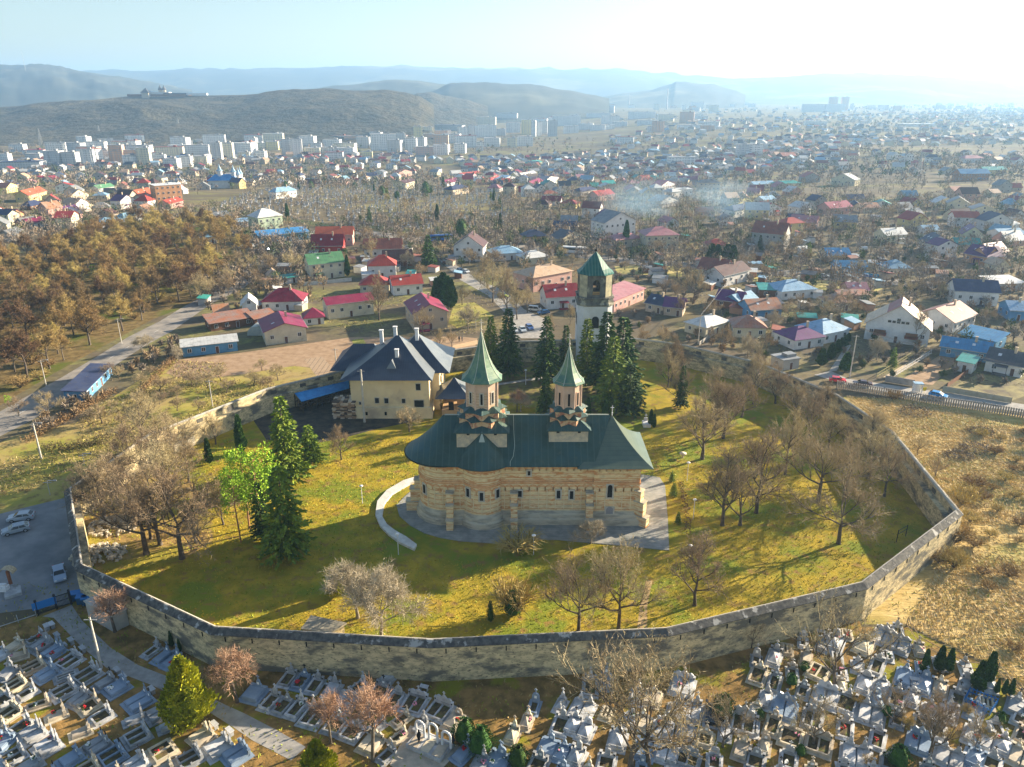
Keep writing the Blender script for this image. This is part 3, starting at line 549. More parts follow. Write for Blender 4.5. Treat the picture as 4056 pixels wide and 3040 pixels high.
def woodshed():
    t = thing('woodshed', 'open woodshed with bright blue sheet roof against the precinct wall', 'shed')
    f0 = at('Z',140,920,z=3.0); f1 = at('Z',735,752,z=3.0); k0 = at('Z',55,815,z=3.6); k1 = at('Z',735,655,z=3.6); b = MB()
    b.add([tuple(f0),tuple(f1),tuple(k1),tuple(k0)], [(0,1,2,3)]); b.add([(p[0],p[1],p[2]-.12) for p in (f0,k0,k1,f1)], [(0,1,2,3)]); b.loft([[tuple(p) for p in (f0,f1,k1,k0)], [(p.x,p.y,p.z-.12) for p in (f0,f1,k1,k0)]]); b.build('roof', blue, t)
    b = MB()
    for i in range(8):
        p = f0.lerp(f1, i/7)+Vector((0,.4,0)); q = k0.lerp(k1, i/7)-Vector((0,.4,0)); b.box((p.x,p.y,1.45),(.18,.18,2.9)); b.box((q.x,q.y,1.7),(.18,.18,3.4))
    b.build('post', mat('dark timber', (.07,.05,.035)), t)
    b = MB(); rr = random.Random(3)
    for i in range(330):
        s = rr.random(); p = f0.lerp(f1, s).lerp(k0.lerp(k1, s), .45+.4*rr.random()); b.box((p.x,p.y,.1+1.9*rr.random()),(.3,.9,.26), rr.uniform(-.2,.2)-.2, 0)
    tag(b.build('log_stack', mat('dark split logs', (.16,.11,.07), (.08,.06,.04), 3)), 'long dark stack of split logs under the blue woodshed roof', 'firewood')
    b = MB(); c = at('Z',690,1150); c = c+Vector((0,1,0))
    for k in range(13):
        for i in range(6):
            for j in range(4): b.box((c.x-2.4+i*.85+rr.uniform(-.2,.2), c.y+j*1.1, .15+k*.33), (.9+rr.uniform(-.1,.2), 1.0, .2+rr.uniform(0,.1)), rr.uniform(-.25,.25), rr.choice((0,0,1,2)))
    tag(b.build('firewood_pile', [mat('split wood end', (.45,.3,.18), (.3,.19,.11), 3), mat('pale split wood', (.6,.5,.38)), mat('dark split wood', (.1,.07,.05))]), 'tall pile of split firewood against the corner of the cream residence', 'firewood')
woodshed()
# small ruined stone shed by the front wall, concrete kiosk outside, ruins in the left corner
def ruinshed():
    t = thing('stone_shed', 'low stone shed with flat concrete slab roof beside the front wall inside the lawn', 'shed')
    c = [at('B',575,575,z=1.7), at('B',800,615,z=1.7), at('B',935,530,z=1.7), at('B',655,470,z=1.7)]; b = MB(); b.prism([(p.x,p.y) for p in c], 1.5, 1.75, 0, True, True); b.build('roof_slab', mat('old concrete slab', (.38,.34,.26), (.26,.25,.2), .8, .9, .3), t)
    m_ = sum(c, Vector())/4; b = MB(); b.prism([(m_.x+(p.x-m_.x)*.88, m_.y+(p.y-m_.y)*.88) for p in c], 0, 1.5); b.build('wall', stone, t)
    t = thing('concrete_kiosk', 'pale concrete hut against the outside of the precinct wall by the gate', 'hut')
    c = [at('A',672,372,z=2.6), at('A',772,560,z=2.6)]; d = [at('A',1000,440,z=2.6), at('A',830,325,z=2.6)]; P = [(p.x,p.y) for p in (c[0],at('A',890,600,z=0)+Vector((0,0,0)),at('A',1010,540,z=0),d[1])]
    a0 = at('A',675,395,z=3.0); a1 = at('A',780,500,z=3.0); b = MB()
    q0 = at('A',695,490,z=0); q1 = at('A',895,605,z=0); q2 = at('A',1012,545,z=0); q3 = q0+(q2-q1); P = [(p.x,p.y) for p in (q0,q1,q2,q3)]
    b.prism(P, 0, 2.7); b.build('wall', mat('bare concrete', (.42,.4,.36), (.34,.33,.3), .8, .9, .2), t)
    mm = Vector((sum(p[0] for p in P)/4, sum(p[1] for p in P)/4)); b = MB(); b.prism([(mm.x+(x-mm.x)*1.08, mm.y+(y-mm.y)*1.08) for x, y in P], 2.7, 2.9, 0, True, True); b.build('roof', mat('pale concrete roof', (.55,.53,.48), (.42,.41,.38), .6, .9), t)
    # low ruined walls
    wr = mat('pale ruin stone', (.6,.54,.42), (.4,.35,.27), 1, .9, .4)
    def low(pts, h, label, w_=.6):
        b = MB(); Q = [at(*p, z=0) for p in pts]
        for p, q in zip(Q, Q[1:]):
            d = (q-p); b.box(((p.x+q.x)/2,(p.y+q.y)/2,h/2),(d.length+w_*.9,w_,h), math.atan2(d.y,d.x))
        tag(b.build('ruined_wall', wr), label, 'low wall')
    low([('F',1120,500),('F',1270,560),('F',1480,455)], 2.2, 'broken pale stone wall angled beside the left curtain wall')
    rr = random.Random(5)
    for (u, v, lab) in (('720','1290','heap of pale rubble stones just inside the left curtain wall'),('830','1080','brown mound of earth and stones under the bare trees at left')):
        b = MB(); c = at('F', float(u), float(v), z=0)
        for i in range(160):
            a = rr.uniform(0,2*PI); r = 3.6*math.sqrt(rr.random()); b.box((c.x+r*math.cos(a)*1.2, c.y+r*math.sin(a), .15+(1-r/3.6)*.7), (rr.uniform(.2,.8),rr.uniform(.2,.6),rr.uniform(.2,.5)), rr.uniform(0,3), 0, rr.uniform(.5,1))
        tag(b.build('rubble_heap', wr), lab, 'rubble')
ruinshed()
# ---------------------------------------------------------------- trees
def rv(rr): 
    while True:
        v = Vector((rr.uniform(-1,1), rr.uniform(-1,1), rr.uniform(-1,1)))
        if .05 < v.length < 1: return v.normalized()
def twigq(b, p, d, L, w_, rr, n=1):
    s = d.cross(rv(rr)); s = s.normalized()*w_/2; q = p+d*L
    b.add([tuple(p-s), tuple(p+s), tuple(q)], [(0,1,2)])
def bare(seed, H, form):
    rr = random.Random(seed); T = MB(); K = MB()
    spec = {'spread':dict(th=.22,n=6,up=.55,l0=.46,tw=.95,sub=(6,8,9),w=.042),'oval':dict(th=.16,n=9,up=1.1,l0=.38,tw=.85,sub=(6,7,9),w=.042),
            'wood':dict(th=.33,n=8,up=1.0,l0=.34,tw=1.0,sub=(5,7,8),w=.09),'pollard':dict(th=.36,n=9,up=.8,l0=.3,tw=.9,sub=(4,5,5),w=.045),
            'orchard':dict(th=.2,n=6,up=.5,l0=.45,tw=.6,sub=(4,5,5),w=.04),'sparse':dict(th=.12,n=5,up=1.2,l0=.6,tw=.8,sub=(5,6,7),w=.055)}[form]
    r0 = H*.021; 
    def limb(p, d, L, r, dep):
        n = 3 if dep < 2 else 2; q = p; dd = d.copy(); pts = [p]
        for i in range(n):
            dd = (dd + rv(rr)*.22 + Vector((0,0,.10 if dep < 3 else .03))).normalized(); e = q+dd*L/n
            T.tube(q, e, r*(1-.28*i), r*(1-.28*(i+1)), 5 if dep < 2 else 3); q = e; pts.append(q)
        return pts, dd
    def grow(p, d, L, r, dep):
        pts, dd = limb(p, d, L, r, dep); k = spec['sub'][dep-1]
        for j in range(k):
            t = .25+.75*(j+rr.random())/k; i = min(len(pts)-2, int(t*(len(pts)-1))); f = t*(len(pts)-1)-i; q = pts[i].lerp(pts[i+1], min(1, f))
            nd = (dd*.9+rv(rr)*.85+Vector((0,0,.18))).normalized()
            if dep < 2: grow(q, nd, L*rr.uniform(.5,.72)*(1.15-t*.4), r*.5, dep+1)
            elif dep == 2:
                l2 = L*rr.uniform(.5,.75); K.tube(q, q+nd*l2, r*.42, r*.15, 3, smooth=False)
                for m in range(spec['sub'][2]):
                    f2 = (m+.5)/spec['sub'][2]; q2 = q+nd*l2*f2; nd2 = (nd*.8+rv(rr)*.8+Vector((0,0,.12))).normalized(); l3 = rr.uniform(.55,1.1)*spec['tw']
                    twigq(K, q2, nd2, l3, spec['w'], rr); 
                    for z in range(2): twigq(K, q2+nd2*l3*rr.uniform(.3,.7), (nd2+rv(rr)*.8).normalized(), l3*.6, spec['w']*.7, rr)
    top = Vector((rr.uniform(-.2,.2), rr.uniform(-.2,.2), H*spec['th']))
    T.tube((0,0,-.2), (0,0,.5), r0*1.5, r0*1.1, 7); T.tube((0,0,.5), top, r0*1.1, r0*.85, 7)
    lead = top; ld = Vector((0,0,1)); segs = []
    span = H*(.45 if form in ('oval','wood') else .18)
    for i in range(4):
        e = lead+(ld+rv(rr)*.14).normalized()*span/4; T.tube(lead, e, r0*(.85-.15*i), r0*(.7-.15*i), 5); segs.append((lead, e)); lead = e
    for j in range(spec['n']):
        t = j/spec['n']; a = j*2.4+rr.uniform(-.3,.3); i = min(3, int(t*4)); q = segs[i][0].lerp(segs[i][1], t*4-i); up = spec['up']*(.6+.7*t)
        d = Vector((math.cos(a), math.sin(a), up)).normalized(); grow(q, d, H*spec['l0']*(1-.35*t)*rr.uniform(.85,1.1), r0*.55*(1-.3*t), 1)
    grow(lead, Vector((rr.uniform(-.1,.1), rr.uniform(-.1,.1), 1)).normalized(), H*spec['l0']*.8, r0*.4, 1)
    zt = max(v[2] for v in K.v)
    s = H/zt
    for M_ in (T, K): M_.v = [(x*s, y*s, z*s) for x, y, z in M_.v]
    return T, K
def leafq(b, p, d, L, w_, rr, mi=0):
    s = d.cross(rv(rr)).normalized()*w_/2; q = p+d*L; m = p+d*L*.5
    b.add([tuple(p), tuple(m-s), tuple(q), tuple(m+s)], [(0,1,2,3)], mi)
def spruce(seed, H=16., wid=.19, dense=1.):
    rr = random.Random(seed); T = MB(); K = MB(); T.tube((0,0,-.2),(0,0,H*.97),H*.014,.03,6)
    n = int(30*dense)
    for i in range(n):
        t = i/(n-1); z = H*(.09+.89*t); rad = H*wid*((1-t)**.8)*rr.uniform(.82,1.12)+.15; m = max(4, int(10-5*t)); a0 = rr.uniform(0,6)
        for j in range(m):
            a = a0+2*PI*j/m+rr.uniform(-.2,.2); rl = rad*rr.uniform(.6,1.2); k = max(2, int(rl/.42)+1); dr = rr.uniform(.15,.4)
            for q in range(1, k+1):
                f = q/k; p = Vector((math.cos(a)*rl*f, math.sin(a)*rl*f, z-dr*rl*f*f+.12*rl*f)); 
                for u in range(3):
                    d = Vector((math.cos(a+rr.uniform(-.9,.9)), math.sin(a+rr.uniform(-.9,.9)), rr.uniform(-.8,.1))).normalized(); leafq(K, p, d, rr.uniform(.55,.95), rr.uniform(.28,.45), rr)
    for u in range(6): leafq(K, Vector((0,0,H*.94)), Vector((rr.uniform(-.3,.3),rr.uniform(-.3,.3),1)).normalized(), H*.05, .15, rr)
    return T, K
def thuja(seed, H=6., rad=.85, point=.6, n=1500):
    rr = random.Random(seed); T = MB(); K = MB(); T.tube((0,0,-.1),(0,0,H*.5),.1,.05,5)
    pf = lambda t: (min(1, (t/.18)**.6) if t < .18 else (max(0, 1-(t-.18)/.82))**point)
    K.lathe([(rad*.72*pf(t)+.02, H*(.03+.94*t)) for t in (0,.08,.2,.4,.6,.8,.95)], (0,0), 8, 0)
    for i in range(n):
        t = rr.random()**1.15; a = rr.uniform(0,2*PI); lump = 1+.24*math.sin(3*a+seed)*math.sin(9*t+seed); r = rad*pf(t)*rr.uniform(.72,1.05)*lump
        d = Vector((math.cos(a)*.45, math.sin(a)*.45, 1+rr.uniform(-.5,.3))).normalized(); leafq(K, Vector((math.cos(a)*r, math.sin(a)*r, .03*H+H*.95*t)), d, rr.uniform(.25,.5)*min(1.4, H/6), rr.uniform(.14,.26)*min(1.4, H/6), rr)
    return T, K
def pine(seed, H=14.):
    rr = random.Random(seed); T = MB(); K = MB(); T.tube((0,0,-.2),(.2,.1,H*.5),H*.013,H*.01,6); T.tube((.2,.1,H*.5),(.0,.0,H*.93),H*.01,.05,5)
    for i in range(30):
        t = rr.uniform(.42,1); a = rr.uniform(0,2*PI); rl = H*.2*(1.25-abs(t-.68)*2)*rr.uniform(.5,1.1); p = Vector((math.cos(a)*rl, math.sin(a)*rl, H*t)); T.tube((.1,.05,H*t-.8), p, .06, .02, 3)
        for u in range(75):
            q = p+rv(rr)*rr.random()**.5*H*.075; leafq(K, q, (rv(rr)+Vector((0,0,.7))).normalized(), .42, .2, rr)
    return T, K
def bush(seed, H=2.4, n=220):
    rr = random.Random(seed); T = MB(); K = MB()
    for i in range(14):
        a = rr.uniform(0,2*PI); d = Vector((math.cos(a)*.7, math.sin(a)*.7, 1)).normalized(); e = d*H*.5; T.tube((0,0,0), e, .05, .025, 3)
        for u in range(n//14):
            q = e*rr.uniform(.3,1); d2 = (d+rv(rr)*.9+Vector((0,0,.3))).normalized(); l = H*rr.uniform(.3,.55); twigq(K, q, d2, l, .06, rr)
            for z in range(2): twigq(K, q+d2*l*.5, (d2+rv(rr)).normalized(), l*.5, .045, rr)
    return T, K
LIB = {}
def lib(key, gen, tm, km):
    T, K = gen; LIB[key] = (T.mesh('trunk', tm), K.mesh('crown', km), max(v[2] for v in K.v))
for i in range(3): lib(('spread',i), bare(11+i, 14, 'spread'), bark, twig)
for i in range(4): lib(('oval',i), bare(21+i, 15, 'oval'), bark, twig)
for i in range(5): lib(('wood',i), bare(31+i, 12, 'wood'), bark, twigb)
twigw = mat('brown wood twigs', (.17,.105,.055), (.25,.165,.08), .4, .9, rnd=.3)
for i in range(3): lib(('woodb',i), bare(36+i, 12, 'wood'), bark, twigw)
for i in range(2): lib(('pollard',i), bare(41+i, 7, 'pollard'), bark, twigr)
for i in range(2): lib(('pale',i), bare(45+i, 8, 'spread'), barkl, twigl)
for i in range(3): lib(('orchard',i), bare(51+i, 4, 'orchard'), bark, twig)
for i in range(2): lib(('sparse',i), bare(61+i, 13, 'sparse'), bark, twig)
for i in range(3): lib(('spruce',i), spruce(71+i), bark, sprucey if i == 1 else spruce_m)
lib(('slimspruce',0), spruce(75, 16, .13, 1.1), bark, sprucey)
for i in range(2): lib(('pine',i), pine(81+i), mat('orange pine bark', (.4,.2,.09), (.25,.15,.09), 1), pine_m)
for i in range(2): lib(('thuja',i), thuja(91+i, 6, .8, .6), bark, thuja_m)
lib(('goldthuja',0), thuja(95, 9, 2.6, .75, 4200), bark, thujay)
lib(('roundev',0), thuja(97, 3.2, 1.5, .5, 1200), bark, thuja_m)
for i in range(2): lib(('bush',i), bush(98+i), bark, twigb)
limb_me = None
def lime(): 
    global limb_me
    if limb_me is None: b = MB(); b.tube((0,0,.0),(0,0,1.0),.42,.33,8); limb_me = b.mesh('limewash', limew)
    return limb_me
TREES = []
def tree(kind, i, p, h, label, group=None, rz=None, wide=1., cat='tree', lw=False):
    key = (kind, i % len([k for k in LIB if k[0] == kind])); T, K, h0 = LIB[key]; s = h/h0
    nm = {'spruce':'spruce_tree','slimspruce':'spruce_tree','pine':'pine_tree','thuja':'thuja','goldthuja':'thuja','roundev':'evergreen_shrub','bush':'bare_shrub','orchard':'fruit_tree'}.get(kind, 'bare_tree')
    o = thing(nm, label, cat, p, R.uniform(0,6.28) if rz is None else rz, group, (s*wide, s*wide, s))
    inst('trunk', T, o); inst('crown', K, o)
    if lw: inst('limewash', lime(), o, scale=(max(.6,.9*.02*h0/.3)*.75,)*2+(1.1,))
    TREES.append((p.x, p.y)); return o
def tpx(kind, i, r, xb, yb, xt, yt, label, wide=1., **k):
    p = at(r, xb, yb); _, zt_ = zat(r, xt, yt, p.y); h = max(1., zt_-p.z); return tree(kind, i, p, h, label, wide=wide, **k)
GY = 'bare trees on the monastery lawn'
# right half of the lawn
for n, (k, xb, yb, xt, yt, lb, wd) in enumerate([
  ('oval',300,695,330,240,'forked bare tree with whitewashed foot right of the church, near the tall lamp',1),
  ('oval',437,560,480,170,'bare tree second from the church in the upper right lawn',1),
  ('oval',378,530,400,60,'tall pinkish bare tree behind the forked one on the right lawn',.8),
  ('oval',432,1130,440,570,'bare tree with two straight stems right of the church paving',.8),
  ('sparse',548,1130,600,640,'small leaning bare tree between two taller ones right of the paving',.8),
  ('oval',655,1048,710,440,'slender reddish bare tree in the middle of the right lawn',.75),
  ('oval',845,795,880,330,'bare tree with a white stone at its foot at the edge of the wall shadow',.7),
  ('spread',1060,975,1060,440,'broad bare tree with long forked shadow at the edge of the wall shade',.8),
  ('spread',1195,1250,1230,735,'domed bare tree standing alone in front of the shaded corner',.85),
  ('oval',250,1655,265,1150,'conical young bare tree beside the lamp in the front right lawn',.8),
  ('oval',140,345,110,60,'bare tree beside the dark little spruce behind the church',.9),
  ('oval',635,335,650,-80,'very tall straight bare tree by the back wall on the right',.55),
  ('oval',75,225,60,-40,'small bare tree nearest the conifers on the right lawn',.8),
  ('spread',1390,825,1390,430,'dense bare tree under the right wall, left of the ledge',.85),
  ('spread',1495,940,1500,560,'dark bare tree nearest to the right wall corner',.7),
  ('oval',1130,640,1110,300,'bare tree deep in the shade of the right wall',.8),
  ('oval',1090,420,1080,160,'bare tree close to the upper right wall under the dry field',.9),
  ('oval',900,440,900,170,'grey bare tree in the dark upper right corner of the lawn',.9),
  ('oval',1240,620,1290,410,'low dense bare tree between the shaded trees and the wall',1.1),
  ('spread',1240,900,1230,500,'wide dark bare tree between the two shaded giants',.8),('oval',1000,560,990,230,'bare tree in the upper shade near the wall end',1.),('oval',1400,640,1390,330,'bare tree close under the right wall',.9),('oval',560,420,560,120,'pinkish bare tree in the upper middle of the right lawn',.9),('oval',780,330,780,60,'bare tree against the dark upper right wall',1.),('sparse',700,180,700,-20,'thin bare tree against the back wall, above the white tree foot',.8)]):
    tpx(k, n, 'G', xb, yb, xt, yt, lb, wd*1.25, group=GY, lw=n in (0,4,7,8,11,2))
tpx('spruce',0,'G',160,360,210,80,'small dark spruce between bare trees on the upper right lawn',.8)
for i, (x, y, yt) in enumerate([(100,845,775),(110,940,850),(140,1120,1040)]): tpx('spruce',1,'G',x,y,x,yt,['tiny spruce nearest the paved yard end','tiny spruce beside the brown hedge row, middle one','tiny spruce at the lower end of the brown hedge row'][i],1.3,group='young spruces by the paving')
# front lawn
tpx('spread',1,'C',772,595,700,-60,'large spreading bare tree by the front wall, left of the leaning one',.85,group=GY); tpx('spread',0,'C',1085,590,1060,-160,'large bare tree with a leaning trunk by the front wall',.75,group=GY)
tpx('bush',0,'C',300,-30,310,-220,'wide bushy crown touching the church paving in front',1.6); tpx('pale',0,'C',870,-90,880,-290,'pale bushy tree top in front of the church door',1.2)
tpx('pale',0,'B',1020,490,900,30,'pale gnarled fruit tree with yellow moss, left of the pair by the stone shed',1.15); tpx('pale',1,'B',1205,645,1260,15,'pale gnarled fruit tree leaning beside the stone shed, right of the pair',.95)
tpx('goldthuja',0,'B',850,330,850,90,'yellow green ivy mass climbing the left pale fruit tree',.8,cat='shrub')
tpx('roundev',0,'C',260,465,250,270,'dark evergreen shrub on the front lawn beside the twiggy bush',.9,cat='shrub'); tpx('bush',1,'C',270,470,270,130,'brown twiggy bush behind the evergreen shrub on the front lawn',.8,cat='shrub')
tpx('roundev',0,'C',85,525,85,350,'little round topped evergreen at the far left of the lit front lawn',.35,cat='shrub')
# left lawn
for n, (k, xb, yb, xt, yt, lb, wd) in enumerate([
  ('spread',1070,1280,960,560,'large bare tree with white foot, nearest the left front of the lawn',.85),
  ('spread',1330,1315,1290,540,'biggest dark trunked bare tree on the left lawn',.8),
  ('oval',1170,1215,1150,560,'bare tree just behind the two biggest on the left lawn',.8),
  ('oval',1100,1170,1020,640,'bare tree with white foot between the left giants',.7),
  ('oval',1630,1065,1590,700,'slim upright bare tree left of the bright pine',.7),
  ('oval',1060,520,1040,60,'tall reddish bare tree by the bend of the left wall',.95),
  ('spread',1275,560,1260,180,'bare tree over the broken pale wall at left',.85),
  ('oval',1575,480,1560,230,'bare tree in front of the left back wall',.9),
  ('oval',640,930,690,620,'bare tree in the far left corner against the lit wall',1.),
  ('oval',860,900,850,520,'bare tree left of the big group by the lit wall',1.),
  ('oval',1430,1200,1400,900,'small twiggy tree right of the biggest trunk',1.2),
  ('spread',1210,850,1150,420,'spreading bare tree behind the group in the middle of the left lawn',.9),('oval',760,1010,800,560,'bare tree beside the rubble heap at left',1.),('oval',980,700,960,300,'tall bare tree in front of the lit left wall',1.),('oval',1380,760,1370,400,'bare tree between the left wall and the bright pines',.9),('spread',1160,760,1120,330,'wide bare tree before the bend of the left wall',1.)]):
    tpx(k, n+1, 'F', xb, yb, xt, yt, lb, wd*1.3, group=GY, lw=n in (0,1,3,4))
for a in [('pine',0,1760,1195,1690,640,'bright green pine with thin bare trunk, left one of the sunny group',.8),('pine',1,1820,1095,1840,470,'tallest bright green pine with white foot',.9),('pine',0,1910,1110,1960,480,'bright green pine with orange trunk beside the dark spruces',1.1),
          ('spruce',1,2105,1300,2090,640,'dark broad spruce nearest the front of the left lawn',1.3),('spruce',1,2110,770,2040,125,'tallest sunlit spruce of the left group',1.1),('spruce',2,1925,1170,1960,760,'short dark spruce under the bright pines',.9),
          ('thuja',0,1765,545,1735,255,'slim column of thuja with ivy near the left back wall',.9),('thuja',1,1530,625,1510,430,'small column of thuja left of the taller one',1.)]:
    tpx(a[0], a[1], 'F', *a[2:6], a[6], a[7])
tpx('spruce',1,'Z',260,1700,250,1215,'sunlit spruce behind the tall pair, nearest the church',1.7)
tpx('oval',2,'Z',640,1650,640,1180,'lone bare tree on the lit lawn in front of the firewood pile',1.); tpx('spread',1,'Z',1490,1300,1470,950,'low spreading bare tree in front of the residence corner',1.3)
# back conifers
for n, (k, xb, yb, xt, yt, lb, wd) in enumerate([
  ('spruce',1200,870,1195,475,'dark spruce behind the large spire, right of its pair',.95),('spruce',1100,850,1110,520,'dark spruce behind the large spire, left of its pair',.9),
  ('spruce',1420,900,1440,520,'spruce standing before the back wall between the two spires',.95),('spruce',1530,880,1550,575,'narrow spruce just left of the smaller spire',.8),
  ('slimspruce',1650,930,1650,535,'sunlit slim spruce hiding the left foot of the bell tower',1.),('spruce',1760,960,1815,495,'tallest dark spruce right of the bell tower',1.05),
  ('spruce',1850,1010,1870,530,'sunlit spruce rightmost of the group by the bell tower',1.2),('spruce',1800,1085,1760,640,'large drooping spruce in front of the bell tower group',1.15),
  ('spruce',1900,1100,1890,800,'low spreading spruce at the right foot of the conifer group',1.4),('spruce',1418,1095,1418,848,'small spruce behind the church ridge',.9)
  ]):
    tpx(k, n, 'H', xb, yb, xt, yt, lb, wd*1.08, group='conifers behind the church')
for i, (x, yb, yt) in enumerate([(1665,1115,995),(2030,1165,1060),(2050,1175,1090),(1760,1130,1010)]): tpx('thuja',i,'H',x,yb,x,yt,['small pointed thuja behind the smaller tower base','left dark thuja of the pair beside the white tomb behind the porch','right dark thuja of the pair beside the white tomb behind the porch','thin thuja in the middle of the conifer shade'][i],1.)
tpx('pale',1,'T',985,1110,985,830,'white twigged shrub behind the church between the towers',1.3)
tpx('pollard',0,'H',1250,1080,1260,930,'reddish tuft of twigs behind the church ridge',1.)
# cemetery foreground
tpx('pollard',0,'A',900,600,860,240,'reddish pollarded tree in front of the concrete hut',1.25); tpx('pollard',1,'A',1855,1150,1830,690,'reddish pollarded tree below the wall at the bend',1.)
tpx('pollard',0,'B',810,1470,790,1045,'pollarded tree with a dark trunk among the graves by the path',.9); tpx('pollard',1,'B',1140,1610,1100,955,'tall pollarded tree with ochre shoots in the middle of the graves',.8)
tpx('goldthuja',0,'A',1490,1320,1420,780,'large golden green thuja beside the concrete path',1.05); tpx('goldthuja',0,'B',720,1760,730,1440,'golden thuja cut by the bottom edge of the photo',1.3)
tpx('sparse',0,'C',1180,1680,1080,650,'huge bare tree rising over the front wall, left trunk',.95); tpx('sparse',1,'C',1310,1640,1450,660,'huge bare tree rising over the front wall, right trunk',.95)
tpx('sparse',1,'D',685,1020,850,245,'black trunked bare tree at the front wall among right graves',.85); tpx('sparse',0,'D',40,725,70,460,'small bare tree hugging the front wall',.9)
tpx('oval',1,'D',1430,1560,1500,1040,'twiggy grey tree among the graves at bottom right',.9); tpx('sparse',0,'D',320,900,330,700,'thin bare sapling left of the black trunked tree',.8)
for i, (r, x, yb, yt, wd) in enumerate([('D',1385,920,730,1.),('D',1500,905,705,1.2),('D',1575,910,725,1.1),('D',1800,1060,820,1.3),('D',1880,1000,750,1.1),('D',1950,1080,960,1.),('D',2010,1090,965,1.),('D',2060,1100,960,1.),('A',1345,720,590,.8),('A',1410,760,650,.8)]):
    tpx('thuja', i, r, x, yb, x, yt, 'dark pointed thuja at the edge of the dry grass field' if r == 'D' else 'dark thuja in the shade below the wall', wd, group='dark thujas at the cemetery edge')
for a in [('roundev','B',1860,1450,1270,'dark clipped evergreen right of the white arches'),('roundev','B',1980,1530,1330,'dark evergreen with red flowers behind it, by the small graves'),('roundev','C',300,1640,1480,'round ivy green shrub at the bottom of the middle graves'),('roundev','C',1900,1240,1080,'dark evergreen over the black granite grave'),
          ('roundev','D',350,1010,920,'small yellow green shrub left of the black trunked tree'),('roundev','D',1180,1640,1480,'dark spreading evergreen at the bottom among right graves'),('roundev','D',1980,1310,1220,'green shrub right of the blue fenced grave')]:
    tpx(a[0],0,a[1],a[2],a[3],a[2],a[4],a[5],1.1,cat='shrub')
for i, (x, y, yt) in enumerate([(450,900,830),(700,880,810),(860,1150,1080),(1090,1250,1170),(650,1420,1340),(1250,1330,1250),(420,1560,1480),(1580,1440,1370),(1880,1420,1340),(100,1280,1200),(960,1640,1560),(1720,1240,1170)]): tpx('bush' if i % 3 else 'roundev', i, 'D', x, y, x, yt, 'small shrub growing between graves of the right hand cemetery', 1.1, group='shrubs between the graves', cat='shrub')
for i, (r, x, y, yt) in enumerate([('D',520,1480,1020),('D',1130,1330,1000),('C',1900,1500,1050),('D',1800,1560,1230)]): tpx('sparse', i, r, x, y, x, yt, 'thin bare tree growing between the right hand graves', .9, group='thin trees between the graves')
# wood on the left
def inpoly(x, y, P):
    c = False; n = len(P)
    for i in range(n):
        x0, y0 = P[i]; x1, y1 = P[i-1]
        if (y0 > y) != (y1 > y) and x < (x1-x0)*(y-y0)/(y1-y0)+x0: c = not c
    return c
def scatter(poly_px, count, mind, seed, avoid=(), reg='U', tries=12000):
    P = [(lambda q: (q.x, q.y))(at(reg, *p)) for p in poly_px]; rr = random.Random(seed); xs = [p[0] for p in P]; ys = [p[1] for p in P]; out = []
    for _ in range(tries):
        if len(out) >= count: break
        x = rr.uniform(min(xs), max(xs)); y = rr.uniform(min(ys), max(ys))
        if not inpoly(x, y, P): continue
        if any((x-a)**2+(y-b_)**2 < mind*mind for a, b_ in out): continue
        if any((x-a)**2+(y-b_)**2 < rd*rd for a, b_, rd in avoid): continue
        out.append((x, y))
    return out
WOOD = [('U',0)]
woodpoly = [(-60,612),(0,575),(110,545),(200,512),(330,490),(480,500),(548,560),(500,592),(425,645),(325,682),(150,780),(110,805),(-60,900)]
for i, (x, y) in enumerate(scatter(woodpoly, 185, 6.0, 3)):
    n = noise.noise(Vector((x*.03, y*.03, 0))); k = 'wood' if n > -.12 else 'woodb'
    tree(k, R.randrange(5), Vector((x, y, 0)), R.uniform(9,14.5), 'bare ochre brown tree in the dense wood left of the road' if k == 'wood' else 'dark brown bare tree in the dense wood left of the road', 'trees of the wood left of the road', wide=R.uniform(1.0,1.35))
for i, (x, y) in enumerate([(610,115),(485,160),(720,85),(820,190),(250,280),(150,330),(60,1070),(590,250)]): tpx('pine', i, 'L', x, y+60, x, y-20, 'yellow green pine poking out of the brown wood', 1.2, group='evergreens in the left wood')

for i, (r, x, y, yt) in enumerate([('H',445,545,255),('H',1110,440,165),('H',1195,510,225),('H',1250,540,300),('H',700,625,455),('H',965,605,430),('H',800,725,580),('H',870,705,585),('H',1310,500,320),('H',1060,330,150),('H',930,455,330),('H',610,240,120),('H',1400,430,310),('M',145,475,235),('M',1690,470,330),('M',1560,430,310),('M',1975,625,480),('M',1290,830,660),('M',700,150,20),('M',1150,560,440),('H',1440,640,500),('H',1560,570,440),('H',400,190,40),('M',640,640,500),('M',60,560,420),('H',2100,700,560),('H',2150,900,600),('H',1980,720,560),('M',330,780,600),('M',480,820,640),('M',250,700,610),('M',600,790,650),('L',1600,320,200),('L',1500,480,390),('L',1260,470,260)]):
    tpx(['oval','spread','pale'][i % 3] if i % 3 < 2 or i % 2 else 'oval', i, r, x, y, x, yt, 'large bare tree standing among the houses behind the wall', .85, group='large bare trees among the houses')

for i, (x, y) in enumerate(scatter([(-60,612),(500,560),(380,655),(335,684),(265,720),(200,760),(120,808),(40,856),(-60,880)], 60, 5, 44)): tree('bush', i, Vector((x, y, 0)), R.uniform(2.5,4.5), 'low twiggy shrub at the edge of the brown wood', 'shrubs of the left wood', wide=1.5, cat='shrub')
